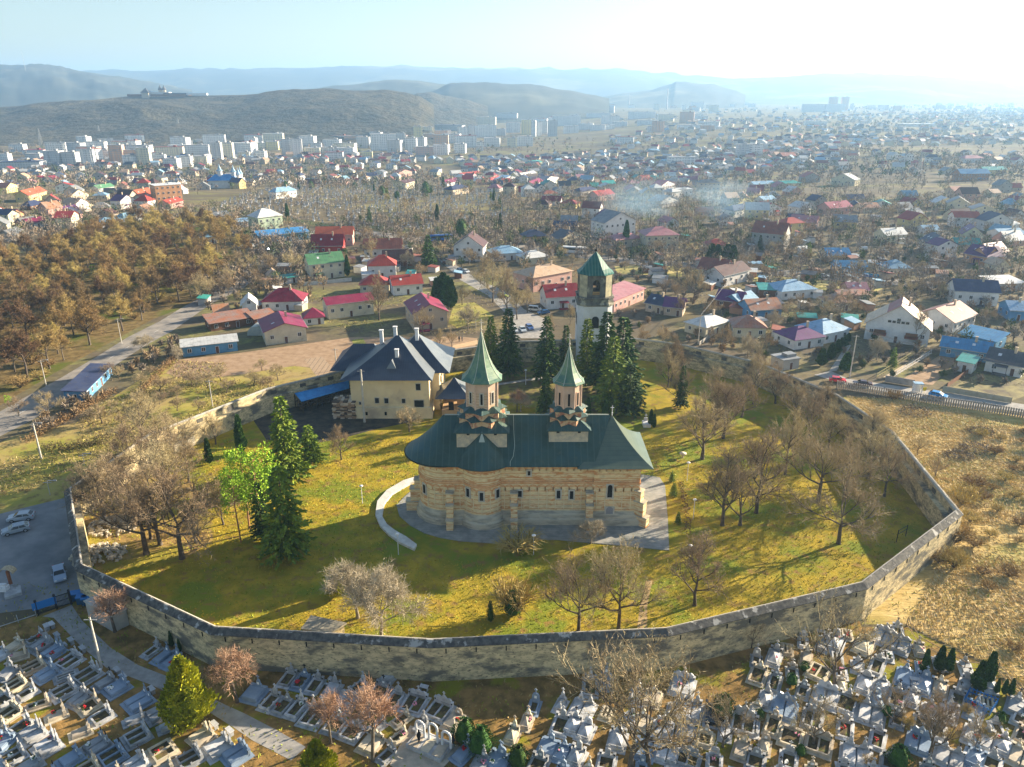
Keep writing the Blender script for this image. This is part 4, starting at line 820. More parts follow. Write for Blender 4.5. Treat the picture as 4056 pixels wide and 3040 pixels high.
# ---------------------------------------------------------------- cemetery in front of the wall
marb = mat('white cement', (.52,.53,.54), (.36,.37,.38), 1.2, .7, .1, rnd=.22, c3=(.27,.27,.26), s3=.7, t3=(.56,.66)); mcream = mat('cream cement', (.56,.48,.36), (.42,.37,.28), 1.2, .8, .1, rnd=.2, c3=(.36,.33,.27), s3=.7, t3=(.56,.66)); mgrey = mat('grey mosaic stone', (.34,.35,.36), (.25,.26,.27), 1.4, .6, .1, c3=(.5,.5,.5), s3=.8, t3=(.6,.7))
mblue = mat('polished blue grey slab', (.2,.27,.36), (.26,.33,.42), .6, .25, spec=.6); mblack = mat('black granite', (.02,.02,.022), rough=.15, spec=.6); gsoil = mat('grave soil', (.06,.045,.03), (.16,.12,.05), 2.5, .95, .5, c3=(.12,.16,.03), s3=.9, t3=(.58,.68)); plq = mat('plaque', (.8,.8,.78)); 
flow = [mat('red flowers', (.6,.03,.04)), mat('pink flowers', (.75,.3,.4)), mat('white flowers', (.8,.8,.75))]
GM = {'w':(marb,'white'),'g':(mgrey,'grey'),'c':(mcream,'cream'),'b':(mblue,'blue grey'),'k':(mblack,'black')}
def crossb(b, x, y, z, h, t=.1, mi=0):
    b.box((x, y, z+h/2), (t, t, h), 0, mi); b.box((x, y, z+h*.66), (h*.62, t*.9, t), 0, mi)
def stele(kind, wd, mi=0):
    b = MB(); h = 1.0
    if kind == 0: # waisted stele
        P = [(-.42,0),(.42,0),(.42,.25),(.26,.35),(.22,.75),(.1,1.0),(-.1,1.0),(-.22,.75),(-.26,.35),(-.42,.25)]
    elif kind == 1: P = [(-.32,0),(.32,0),(.32,.8),(.2,.95),(0,1.02),(-.2,.95),(-.32,.8)]
    elif kind == 2: P = [(-wd*.42,0),(wd*.42,0),(wd*.42,.55),(wd*.3,.8),(wd*.16,.62),(.08,1.0),(-.08,1.0),(-wd*.16,.62),(-wd*.3,.8),(-wd*.42,.55)]
    else: P = [(-.5,0),(.5,0),(.45,.6),(.3,.85),(0,.95),(-.3,.85),(-.45,.6)]
    n = len(P); vs = [(x,-.1,z) for x, z in P]+[(x,.1,z) for x, z in P]
    b.add(vs, [tuple(range(n)), tuple(range(2*n-1,n-1,-1))]+[(i,n+i,n+(i+1)%n,(i+1)%n) for i in range(n)], mi); return b
HS = {}
def graves(items, zone, group):
    for it in items:
        r, fx, fy, hx, hy, wd, ty, mk = it[:8]; f = at(r, fx, fy, z=0); h = at(r, hx, hy, z=0); f.z = h.z = 0
        L_ = min(3.1, max(1.9, (h-f).length)); d = (h-f).normalized(); yaw = math.atan2(d.y, d.x)-PI/2; m, cn = GM[mk]; dbl = ty[-1] == '2'
        desc = {'F1':'open kerb grave','F2':'double open kerb grave','S1':'flat slab tomb','S2':'double slab tomb','P1':'pyramid topped tomb','N2':'headstoneless kerb frame'}[ty]
        c = (f+h)/2; kindh = R.choice((0,0,1,3)) if not dbl else R.choice((2,2,0))
        g = thing('grave', '%s %s %s' % (cn, desc, zone), 'grave', c, yaw, group, (1,1,R.uniform(.85,1.15)))
        hw, hl = wd/2, L_/2
        b = MB(); b.box((0,0,.05), (wd+.5, L_+.7, .14)); b.build('plinth_slab', m if mk != 'k' else mgrey, g)
        if ty[0] in 'FN':
            b = MB(); t = .2; H_ = .42
            b.box((-hw+t/2,0,H_/2),(t,L_,H_)); b.box((hw-t/2,0,H_/2),(t,L_,H_)); b.box((0,-hl+t/2,H_/2-.01),(wd-2*t,t,H_)); b.box((0,hl-t/2,H_/2-.01),(wd-2*t,t,H_))
            if dbl: b.box((0,0,H_/2-.02),(t,L_-2*t,H_))
            if R.random() < .35:
                for s in (-1,1):
                    for q in (-1,-.1): b.box((s*(hw-t/2),q*(hl-.15),H_+.1),(.24,.24,.22),0,0,.7)
            b.build('kerb', m, g); b = MB(); b.box((0,0,.17),(wd-2*t-.01,L_-2*t-.01,.12)); b.build('soil', gsoil, g)
        elif ty[0] == 'P':
            b = MB(); b.box((0,0,.26),(wd,L_,.28)); b.box((0,0,.48),(wd*.86,L_*.9,.16)); b.box((0,0,.72),(wd*.78,L_*.84,.34),0,0,.12); b.build('tomb', m, g)
        else:
            for s in ((-.25,.25) if dbl else (0,)):
                b = MB(); w2 = wd*(.46 if dbl else .92); b.box((s*wd,0,.28),(w2,L_*.96,.34)); b.box((s*wd,0,.49),(w2*.88,L_*.9,.08)); b.build('tomb_slab', m, g)
        if ty != 'N2':
            hh = R.uniform(.8,1.1); key = (kindh, round(wd,1), mk)
            if key not in HS: HS[key] = stele(kindh, wd).mesh('headstone', m)
            b = MB(); b.box((0,hl-.08,.33),(wd*.96,.4,.52)); b.build('headstone_base', m, g)
            for s in ((-.24,.24) if (dbl and kindh == 0) else (0,)):
                o = inst('headstone', HS[key], g, (s*wd, hl-.08, .58), 0, (1,1,hh))
                b = MB(); crossb(b, 0, 0, 0, .6/hh, .1); b.build('cross', m if R.random() < .8 else mblack, o, (0,0,.98))
                b = MB(); b.box((0,-.115,.42),(.3,.04,.34)); b.build('plaque', plq if mk != 'w' else mgrey, o)
            if R.random() < .6:
                for s in (-1,1):
                    b = MB(); b.box((s*(hw-.14),hl-.1,.76),(.26,.28,.32)); b.box((s*(hw-.14),hl-.25,.76),(.16,.03,.2),0,1); b.box((s*(hw-.14),hl-.1,.95),(.36,.36,.07)); b.build('candle_box', [m, dark], g)
        if R.random() < .35:
            b = MB(); x0 = R.uniform(-hw*.6,hw*.6); y0 = R.uniform(-hl*.6,hl*.7); rr = random.Random(R.random())
            for q in range(16): b.box((x0+rr.uniform(-.25,.25),y0+rr.uniform(-.25,.25),.58+rr.uniform(0,.18)),(.14,.14,.12),rr.uniform(0,3),rr.choice((0,0,1)))
            o = b.build('flower_bunch', [R.choice(flow), thuja_m]); o.location = c; o.rotation_euler = (0,0,yaw); tag(o, 'flowers on a %s %s %s' % (cn, desc, zone), 'flowers', 'flowers on the graves')
ZA = 'left of the concrete path'; ZB = 'between the path and the wall'; ZC = 'near the huge bare tree'; ZD = 'in the right hand cemetery'
A_ = [(30,775,160,690,1.6,'S1','c'),(215,700,330,640,1.4,'F1','g'),(260,760,385,685,2.,'S2','g'),(350,815,480,735,2.,'S2','b'),(470,890,610,800,2.4,'F2','w'),(600,1000,760,905,2.6,'F2','w'),(755,1050,880,975,1.5,'S1','g'),(840,1095,985,1010,2.3,'S1','b'),(170,925,330,850,2.,'F2','c'),(10,975,95,905,1.8,'S1','g'),(290,985,425,905,2.1,'S2','b'),(30,1080,185,990,2.1,'F2','c'),(415,1120,575,1035,2.4,'F2','w'),(150,1130,275,1060,1.4,'F1','w'),(560,1190,680,1100,2.,'S2','g'),(630,1230,765,1155,2.,'F1','c'),(725,1315,865,1235,1.9,'F1','w'),(1000,1205,1165,1110,2.5,'S2','b'),(1160,1290,1325,1205,2.4,'S2','g'),
 (10,1290,140,1205,2.4,'F2','c'),(-30,1180,70,1120,2.,'F1','w'),(100,1400,235,1310,1.8,'F1','w'),(180,1460,330,1370,2.3,'S2','w'),(290,1560,450,1465,2.4,'S2','w'),(-20,1510,55,1440,2.,'S1','b'),(20,1630,180,1540,2.2,'F2','w'),(680,1550,830,1455,2.3,'S2','g'),(990,1475,1150,1390,2.3,'F2','w'),(480,1650,620,1565,1.9,'S1','b'),(790,1635,955,1540,2.5,'F2','b'),(1190,1590,1350,1500,2.6,'N2','c'),(1510,1480,1640,1390,2.1,'S2','c'),(1620,1570,1790,1470,2.6,'S2','w'),(1770,1625,1920,1530,2.4,'S2','b'),(1400,1650,1560,1560,2.2,'F2','g'),(180,1690,300,1620,1.8,'S1','g'),(-60,830,40,775,1.6,'S1','w'),(1000,1690,1120,1610,2.2,'S2','w'),(620,1730,760,1650,2.2,'F2','c')]
graves([('A',)+g for g in A_], ZA, 'graves left of the concrete path')
graves([('A',1135,800,1240,725,1.2,'F1','w'),('A',1215,850,1320,770,1.3,'S1','b'),('A',1295,890,1400,805,1.5,'S1','b')]+[('B',)+g for g in [(165,1150,255,1045,2.4,'S1','b'),(285,1215,385,1105,1.5,'F1','w'),(385,1245,480,1140,1.5,'F1','g'),(490,1275,590,1160,1.5,'F1','w'),(620,1345,720,1215,2.5,'F2','w'),(435,1030,510,930,1.5,'F1','w'),(540,1055,615,955,1.5,'F1','b'),(645,1085,720,980,1.5,'F1','w'),(800,1400,880,1290,2.1,'F1','g'),(790,1110,850,1020,1.6,'S1','w'),(880,1230,960,1110,2.5,'S2','w'),(930,1450,1020,1340,2.2,'F1','w'),(1070,1550,1170,1430,2.0,'S2','c'),(1150,1140,1230,1030,2.,'F1','g'),(1265,1205,1345,1090,1.6,'F1','w'),(1420,1235,1500,1110,2.6,'F2','w'),(1610,1285,1700,1170,2.6,'F2','w'),(1730,1370,1815,1260,1.9,'P1','c'),(1790,1620,1890,1520,1.5,'S1','b'),(2070,1680,2140,1570,2.2,'S1','b'),(1960,1700,2010,1600,1.8,'S1','g'),(1230,1000,1290,930,1.6,'S1','w')]], ZB, 'graves between path and wall')
graves([('C',)+g for g in [(862,1110,866,975,1.6,'F1','w'),(760,1290,830,1160,2.6,'S2','w'),(605,1410,655,1280,1.7,'F1','w'),(700,1400,755,1290,1.6,'P1','w'),(800,1450,850,1340,1.6,'P1','w'),(510,1570,565,1460,2.,'S1','b'),(615,1620,665,1510,1.6,'P1','b'),(720,1650,780,1540,1.6,'P1','w'),(120,1700,180,1580,2.3,'S1','b'),(985,1060,990,950,1.5,'S1','g'),(1210,1170,1245,1060,1.5,'S1','w'),(1565,1110,1600,970,2.7,'S2','w'),(1330,1180,1360,1080,2.,'S1','c'),(1640,1300,1665,1170,2.2,'S2','w'),(1510,1300,1540,1190,1.8,'S1','g'),(1060,1530,1090,1400,1.8,'P1','w'),(1270,1600,1300,1480,2.,'S1','b'),(1250,1370,1280,1270,1.7,'S1','c'),(1450,1630,1480,1520,2.4,'S2','w'),(1610,1660,1640,1560,2.4,'F2','g'),(980,1690,1000,1580,1.8,'F1','w'),(1840,1350,1845,1200,2.5,'S1','k'),(2050,1400,2070,1260,2.6,'F2','w'),(2025,1600,2060,1480,1.5,'S1','c'),(1830,1690,1835,1580,1.4,'F1','w'),(1420,1430,1440,1320,2.,'S2','w'),(1600,1450,1620,1350,1.8,'S1','g'),(1750,1500,1770,1400,1.6,'F1','c'),(430,1700,480,1600,1.8,'F1','g'),(1180,1350,1190,1260,1.4,'S1','w')]], ZC, 'graves around the huge bare tree')
graves([('D',)+g for g in [(195,870,235,760,1.5,'P1','w'),(65,1010,110,890,1.8,'F1','c'),(200,1070,235,950,1.3,'F1','g'),(125,1200,165,1090,1.3,'P1','w'),(530,970,590,880,2.3,'N2','c'),(280,1290,310,1150,2.6,'S2','b'),(595,1200,635,1060,2.7,'S2','w'),(900,1080,940,965,1.6,'P1','w'),(1040,1110,1070,1000,1.4,'P1','g'),(1215,1030,1250,905,1.7,'S1','b'),(995,940,1040,820,1.4,'F1','w'),(760,1230,800,1110,2.1,'F1','w'),(1160,1200,1185,1080,1.7,'F1','g'),(960,1330,985,1190,2.8,'S2','w'),(1360,1090,1400,975,1.8,'P1','b'),(185,1410,225,1280,1.5,'F1','c'),(500,1360,530,1230,2.,'F2','g'),(330,1500,360,1370,2.3,'F1','c'),(765,1440,775,1310,1.5,'F1','w'),(550,1560,575,1430,2.6,'F2','c'),(1010,1520,1035,1400,1.4,'F1','w'),(850,1660,860,1520,3.,'S2','w'),(320,1680,335,1560,1.6,'F1','w'),(660,750,700,650,2.2,'P1','w'),(890,770,940,680,2.,'P1','c'),(1040,700,1090,610,2.5,'S2','w'),(1160,760,1200,680,2.7,'S2','g'),(1330,1550,1360,1430,2.3,'S2','b'),(1760,1290,1800,1180,1.7,'S1','b'),(1790,1500,1830,1380,2.8,'S2','w'),(1985,1560,2015,1450,1.8,'P1','w'),(1765,1660,1800,1550,1.9,'P1','b'),(2150,1350,2200,1230,2.2,'F1','w'),(1700,1060,1725,990,1.2,'S1','w'),(1570,1660,1600,1540,2.8,'S2','w'),(2130,1660,2170,1540,2.4,'S2','c'),(1900,1690,1930,1590,1.6,'F1','w'),(1420,1290,1440,1190,1.6,'S1','w'),(1500,1100,1515,1010,1.5,'P1','c'),(1370,1380,1390,1280,1.9,'F1','g'),(20,1410,30,1290,1.8,'F1','w'),(1560,1300,1590,1200,1.8,'S1','w'),(1480,1440,1500,1340,1.5,'F1','w'),(60,1680,80,1570,1.8,'F1','g'),(1170,1350,1190,1260,1.2,'F1','g'),(1280,1180,1300,1090,1.4,'P1','w'),(1640,1180,1660,1090,1.5,'F1','g'),(2090,1250,2120,1150,1.8,'S1','g'),(2160,1480,2200,1380,2.,'F1','c'),(1120,1690,1130,1590,1.8,'F1','g'),(580,750,620,680,1.3,'S1','g'),(430,1120,450,1040,1.2,'F1','g')]], ZD, 'graves of the right hand cemetery')
# triple arch monument
def monument():
    t = thing('arch_monument', 'large pale marble tomb platform with three white stone arches', 'tomb', (0,0,0))
    P = [at('B',x,y,z=.6) for x, y in ((1395,1480),(1660,1600),(1770,1480),(1500,1370))]; b = MB(); b.prism([(p.x,p.y) for p in P], 0, .62); b.build('platform', marb, t)
    P2 = [at('B',x,y,z=.1) for x, y in ((1270,1640),(1570,1790),(1830,1500),(1430,1330))]; b = MB(); b.prism([(p.x,p.y) for p in P2], 0, .12); b.build('paving', mcream, t)
    u = (P[2]-P[3]); u.z = 0; u.normalize(); c0 = (P[2]+P[3])/2-Vector((-u.y,u.x,0))*.6
    for k in (-1, 0, 1):
        c = c0+u*(k*1.75); h = 2.3 if k else 2.7; run = [(-.55,.6),(-.55,h-.1)]+[(-.55*math.cos(PI*q/8), h-.1+.55*math.sin(PI*q/8)) for q in range(1,8)]+[(.55,h-.1),(.55,.6)]
        b = MB()
        for (x0,z0),(x1,z1) in zip(run, run[1:]): b.tube((c.x+u.x*x0,c.y+u.y*x0,z0),(c.x+u.x*x1,c.y+u.y*x1,z1),.15,.15,6)
        b.box((c.x,c.y,1.5),(1.0,.12,.12),math.atan2(u.y,u.x)); b.build('arch', white, t)
    for k in range(3):
        q = P[0].lerp(P[1],(k+.5)/3).lerp(P[3].lerp(P[2],(k+.5)/3),.45); b = MB(); b.box((q.x,q.y,.66),(1.1,2.0,.08),math.atan2(u.y,u.x)); b.build('tomb_slab', mcream, t)
monument()
# grave furniture
def table(p, yaw, label):
    t = thing('grave_table', label, 'table', p, yaw, 'little tables and benches among the graves'); b = MB(); b.box((0,0,.72),(1.1,.6,.08)); b.build('table_top', marb, t)
    for s in (-.4,.4): b = MB(); b.box((s,0,.34),(.12,.45,.68)); b.build('leg', mgrey, t)
    b = MB(); b.box((0,-.75,.42),(1.1,.3,.07)); b.box((-.4,-.75,.2),(.1,.25,.4)); b.box((.4,-.75,.2),(.1,.25,.4)); b.build('bench', marb, t)
EXTRA = []
rrx = random.Random(21); GP = [tuple(at(*it[:3],z=0))[:2] for it in [('A',)+g for g in A_]]
taken = [(o.location.x, o.location.y) for o in THINGS if o['category'] == 'grave']
for poly, n_, ang, zz, gg in [([('C',420,1200),('C',1000,1150),('C',1800,1180),('D',0,1250),('D',0,1750),('C',0,1750)],60,1.25,ZC,'graves around the huge bare tree'),([('D',30,820),('D',520,640),('D',1240,600),('D',2150,1150),('D',2350,1750),('D',0,1750)],42,1.2,ZD,'graves of the right hand cemetery'),([('A',-60,900),('A',450,650),('A',1500,1450),('A',1400,1750),('A',-60,1750)],26,.62,ZA,'graves left of the concrete path'),([('B',330,1020),('B',760,960),('B',1750,1250),('B',1250,1650),('B',700,1420)],16,.9,ZB,'graves between path and wall')]:
    Pp = [(lambda q: (q.x, q.y))(at(*q, z=0)) for q in poly]; xs_ = [q[0] for q in Pp]; ys_ = [q[1] for q in Pp]; c_ = 0
    for _ in range(6000):
        if c_ >= n_: break
        x, y = rrx.uniform(min(xs_), max(xs_)), rrx.uniform(min(ys_), max(ys_))
        if not inpoly(x, y, Pp) or any((x-a)**2+(y-b_)**2 < 2.55**2 for a, b_ in taken): continue
        taken.append((x, y)); c_ += 1; a = ang+rrx.uniform(-.12,.12); L2 = rrx.uniform(1.7,2.3)/2; s_ = lambda k: pix((x+k*L2*math.cos(a), y+k*L2*math.sin(a), 0))
        f_, h_ = s_(-1), s_(1); graves([('S',f_[0],f_[1],h_[0],h_[1],rrx.uniform(.95,1.3),rrx.choice(('F1','S1','F1','P1','S1','N2')),rrx.choice('wwgccb'))], zz, gg)
for i, (r, x, y, a) in enumerate([('A',370,580,-.7),('A',410,565,-.7),('A',450,650,-.7),('A',560,690,-.7),('A',650,755,-.7),('A',920,925,-.7),('A',970,975,-.7),('A',1190,1075,-.7),('A',1680,1350,-.7),('A',1800,1400,-.7),('B',1540,1060,-.3),('B',825,1000,-.4),('D',580,625,-.3),('D',1310,1000,-.3),('C',1480,1340,-.2)]):
    table(at(r,x,y,z=0), a, 'little stone table and bench %s' % {'A':ZA,'B':ZB,'C':ZC,'D':ZD}[r])
def fence(name, pts, h, gap, mP, mR, label, cat='fence', rails=2, reg=None, pw=.08, solid=False, group=None):
    t = thing(name, label, cat, (0,0,0), 0, group); Q = [p if isinstance(p, Vector) else at(*p, z=0) for p in pts]; b = MB(); b2 = MB()
    for p, q in zip(Q, Q[1:]):
        d = q-p; L_ = d.length; yaw = math.atan2(d.y, d.x); n = max(1, int(L_/gap)); zb = ground(p.x, p.y)
        for k in range(n+1): c = p.lerp(q, k/n); b.box((c.x,c.y,zb+h/2+.05),(pw,pw,h+.1),yaw)
        c = (p+q)/2
        if solid: b2.box((c.x,c.y,zb+h/2),(L_,.08,h*.92),yaw)
        else:
            for k in range(rails): b2.box((c.x,c.y,zb+h*(.3+.6*k/max(1,rails-1))),(L_,.06,.09),yaw)
    b.build('posts', mP, t); b2.build('rails' if not solid else 'panel', mR, t); return t
bluep = mat('blue painted metal', (.02,.18,.5), rough=.5); black = mat('black metal', (.02,.02,.025), rough=.5)
fence('grave_railing', [('D',1740,1080),('D',1700,1150),('D',1900,1255),('D',1960,1165),('D',1740,1080)], .9, .35, bluep, bluep, 'blue metal railing round a grave at the right edge', rails=2)
fence('cemetery_fence', [('A',-60,590),('A',0,575),('A',285,480)], 1.2, 1.5, marb, marb, 'low white rail along the left end of the cemetery', rails=1)
fence('dry_field_fence', [('D',1250,560),('D',1340,700),('D',1700,900),('D',1960,920),('D',2150,1140)], 1.5, 3, bark, twig, 'rusty wire fence between the graves and dry field', rails=2)
fence('picket_fence', [('M',1040,1010),('M',1330,1055),('M',1660,1110),('M',1950,1150),('M',2300,1210)], 2.0, .5, mat('grey weathered pickets', (.2,.19,.18), (.32,.3,.28), 2), bark, 'long grey paling fence between the lane and the dry field', rails=2, pw=.3)
# gate
t = thing('cemetery_gate', 'black iron cemetery gate with a blue banner, at the foot of the wall', 'gate'); p = at('A',300,470,z=0); q = at('A',560,385,z=0); d = q-p; yaw = math.atan2(d.y,d.x); n = 9
for k in (0, n//2+1, n): c = p.lerp(q,k/n); b = MB(); b.box((c.x,c.y,1.3),(.22,.22,2.6)); b.build('post', black, t)
b = MB()
for k in range(n*3): c = p.lerp(q,k/(n*3)); b.box((c.x,c.y,1.15),(.04,.04,2.0))
for z in (.3,1.2,2.1): c = (p+q)/2; b.box((c.x,c.y,z),(d.length,.06,.1),yaw)
b.build('gate_leaf', black, t); c = p.lerp(q,.25); b = MB(); b.box((c.x,c.y-.1,1.6),(3.0,.04,1.2),yaw); b.build('banner', bluep, t)
# bins
for i, (x, y) in enumerate([(600,350),(650,375),(690,385)]):
    t = thing('waste_bin', 'dark blue wheeled bin, %s, beside the cemetery gate' % ['nearest the gate','middle one of three','nearest the hut'][i], 'bin', at('A',x,y,z=0), .3, 'bins by the gate'); b = MB(); b.box((0,0,.7),(1.3,1.0,1.1),0,0,1.08); b.build('body', mat('dark blue bin', (.02,.08,.16), rough=.5), t); b = MB(); b.box((0,0,1.32),(1.5,1.15,.14)); b.build('lid', bluep, t)
# wayside shrine
t = thing('wayside_shrine', 'wooden cross with shingled arched roof above a white memorial in the yard', 'shrine'); c = at('A',75,290,z=0)
b = MB(); b.prism([(p.x,p.y) for p in [at('A',x,y,z=.5) for x, y in ((35,330),(170,290),(160,235),(95,225),(30,250))]], 0, .5); b.build('base', marb, t)
b = MB(); k = at('A',90,245,z=0); b.box((k.x,k.y,1.4),(.35,.35,2.8)); b.build('post', mat('red brown timber', (.3,.12,.06), (.22,.09,.05), 2), t)
b = MB()
for s in range(10):
    a0, a1 = PI*s/10, PI*(s+1)/10; b.quad((k.x+1.1*math.cos(a0),k.y-.6,2.6+.8*math.sin(a0)),(k.x+1.1*math.cos(a1),k.y-.6,2.6+.8*math.sin(a1)),(k.x+1.1*math.cos(a1),k.y+.6,2.6+.8*math.sin(a1)),(k.x+1.1*math.cos(a0),k.y+.6,2.6+.8*math.sin(a0)))
b.build('roof', mat('shingle', (.5,.42,.28), (.35,.28,.18), 4), t); b = MB(); b.box((k.x,k.y-1.6,.85),(1.2,1.0,.7)); b.box((k.x,k.y-1.6,1.35),(.9,.5,.5)); b.build('memorial_stone', white, t)
# ---------------------------------------------------------------- lamps, poles
lampm = mat('lamp globe', (.8,.8,.8), rough=.3); polem = mat('concrete pole', (.55,.52,.46), (.42,.4,.36), 1, .9)
def lamp(r, xb, yb, xt, yt, label):
    p = at(r, xb, yb, z=0); _, zt_ = zat(r, xt, yt, p.y); t = thing('park_lamp', label, 'lamp', p, 0, 'white garden lamps'); b = MB(); b.tube((0,0,0),(0,0,zt_-.15),.07,.05,8); b.build('pole', white, t); b = MB(); b.lathe([(.02,zt_-.2),(.3,zt_-.1),(.36,zt_),(.2,zt_+.12),(0,zt_+.15)],(0,0),12); b.build('lamp_head', lampm, t)
for a in [('E',145,1655,120,1500,'white lamp by the end of the curved bench wall'),('E',1130,1655,1123,1512,'white lamp in front of the church apse'),('G',200,840,203,718,'white lamp above the paving beside little spruces'),('G',240,1095,248,960,'white lamp right of the brown hedge row'),('G',210,1400,215,1262,'white lamp in front of the conical bare tree'),('T',1050,775,1047,590,'white lamp by the back path between the spires'),('U',783,1088,778,1050,'white lamp behind the curved bench wall')]: lamp(*a)
b = MB(); p = at('G',172,685,z=0); b.lathe([(.25,0),(.2,.7),(.7,.8),(.75,1.0),(0,1.15)],(p.x,p.y),14); tag(b.build('bird_table', mcream), 'pale mushroom shaped stone on the lawn beside the forked tree', 'stone table')
b = MB(); h0 = [at('G',x,y,z=0) for x, y in ((155,850),(185,950),(205,1060),(205,1200))]; rr = random.Random(8)
for p, q in zip(h0, h0[1:]):
    for k in range(120): c = p.lerp(q, rr.random()); leafq(b, c+Vector((rr.uniform(-.5,.5),rr.uniform(-.3,.3),rr.uniform(0,.7))), rv(rr), .35, .2, rr)
tag(b.build('low_hedge', mat('brown hedge', (.2,.1,.06), (.12,.1,.04), 3)), 'low reddish brown hedge row right of the church paving', 'hedge')
b = MB(); p = at('G',1575,1240,z=0); q = at('G',1635,1205,z=0); d = q-p
for c in (p,q): b.tube((c.x,c.y,0),(c.x,c.y,2.3),.06,.06,5)
for z in (1.5,2.2): b.tube((p.x,p.y,z),(q.x,q.y,z),.05,.05,5)
tag(b.build('metal_frame', black), 'dark metal carpet beating frame in the shaded corner of the lawn', 'frame')
def pole(r, xb, yb, xt, yt, label, rad=.17, arm=False, m=None):
    p = at(r, xb, yb); _, zt_ = zat(r, xt, yt, p.y); h = zt_-p.z; t = thing('utility_pole', label, 'pole', p, 0, 'street poles and lamps'); b = MB(); b.tube((0,0,0),(0,0,h),rad,rad*.65,8); b.build('shaft', m or polem, t)
    b = MB(); b.box((0,0,h-.4),(1.6,.1,.1))
    if arm: b.box((.8,0,h),(1.4,.12,.1)); b.box((1.5,0,h+.03),(.6,.25,.14))
    b.build('cross_arm' if not arm else 'lamp_arm', mgrey, t)
for a in [('A',795,885,690,485,'tall pale concrete pole standing in the cemetery by the path',.17),('F',303,587,250,325,'pale concrete pole on the grass left of the yard',.2,True),('F',618,632,597,548,'thin lamp with three heads on the grass by the yard',.08,True),('F',367,850,352,745,'thin lamp pole on the verge by the parked cars',.08,True),
          ('F',1553,212,1515,10,'pale pole in the orchard behind the left wall',.15),('L',2107,895,2092,760,'pale pole behind the blue roofed residence',.16),('L',762,730,738,575,'street lamp pole at the wood edge, upper one',.12,True),('L',290,995,265,832,'street lamp pole at the wood edge, lower one',.12,True),('Z',930,1180,880,520,'very tall grey pole in front of the cream residence',.28),
          ('M',172,735,190,560,'pole beside the white hipped bungalow',.15),('M',1120,945,1165,675,'concrete pole behind the red parked car',.18),('M',478,270,488,125,'street lamp beside the bungalow row on the upper road',.12,True),('M',1020,335,1030,200,'pole in front of the blue sheds on the upper road',.12),('M',1305,165,1315,55,'pole left of the cream house with light roof',.12),('M',1235,130,1240,60,'pole beside the white tank',.12),
          ('H',893,255,888,180,'street lamp at the bend of the side street',.12,True),('H',1010,590,1000,520,'short pole behind the magenta house',.1),('J',650,1190,640,1075,'pole behind the bus on the cemetery road',.13),('J',890,1130,890,1070,'pole at the edge of the old cemetery',.12),('J',1585,1225,1580,1130,'white pole right of the grey roofed hall',.13),('I',1455,1025,1455,965,'pole by the car park of the old cemetery',.12),('K',1225,1215,1235,1165,'slim pole among the bungalows at right',.12)]:
    pole(*a[:6], rad=a[6], arm=len(a) > 7)
# people
def person(p, yaw, label, coat, trousers):
    t = thing('person', label, 'person', p, yaw); me = bpy.data.meshes.new('body'); V = [(0,0,.95),(0,0,1.2),(0,.0,1.42),(0,-.02,1.56),(0,-.04,1.7),(.1,0,.9),(.11,.03,.5),(.11,.0,.06),(.11,-.14,.04),(-.1,0,.9),(-.11,-.05,.5),(-.11,.03,.06),(-.11,-.11,.04),(.2,0,1.4),(.25,.02,1.12),(.2,-.15,.95),(-.2,0,1.4),(-.25,.02,1.12),(-.2,-.15,.95)]
    E_ = [(0,1),(1,2),(2,3),(3,4),(0,5),(5,6),(6,7),(7,8),(0,9),(9,10),(10,11),(11,12),(2,13),(13,14),(14,15),(2,16),(16,17),(17,18)]
    me.from_pydata(V, E_, []); o = bpy.data.objects.new('body', me); C.objects.link(o); o.parent = t; mo = o.modifiers.new('skin','SKIN'); rad = [.16,.16,.17,.06,.11,.1,.075,.05,.045,.1,.075,.05,.045,.08,.06,.04,.08,.06,.04]
    for v, r_ in zip(me.skin_vertices[0].data, rad): v.radius = (r_, r_)
    me.skin_vertices[0].data[0].use_root = True; o.modifiers.new('sub','SUBSURF').levels = 1; me.materials.append(coat)
    b = MB(); b.lathe([(.0,1.58),(.1,1.62),(.125,1.72),(.1,1.82),(0,1.86)],(0,-.02),10); b.build('hair', mat('dark hair', (.03,.02,.015)), t)
    b = MB(); b.lathe([(.2,.78),(.21,1.0),(.2,1.3),(.17,1.44)],(0,0),10); b.build('coat', coat, t)
person(at('B',1500,1465,z=.6), .8, 'person in a dark coat holding pink cloth beside the white arches', mat('black coat', (.015,.015,.02)), None)
person(at('B',1765,1500,z=0), -.6, 'person in a dark jacket bending beside the right white arch', mat('navy coat', (.02,.02,.04)), None)
for i, (x, y) in enumerate([(218,235),(255,230)]): person(at('T',x,y,z=0), i, ['person in black standing on the sandy patch behind the wall','person in grey beside the one in black behind the wall'][i], mat('grey coat', (.1,.1,.1)) if i else MATS['black coat'], None)
# far cemetery crosses and stones
def stone_mesh(k, m):
    b = MB(); b.box((0,0,.25),(1.1,2.0,.5)); b.box((0,1.0,.8),(.8,.25,1.6)); crossb(b, 0, 1.0, 1.5, .9, .16); return b.mesh('gravestone', m)
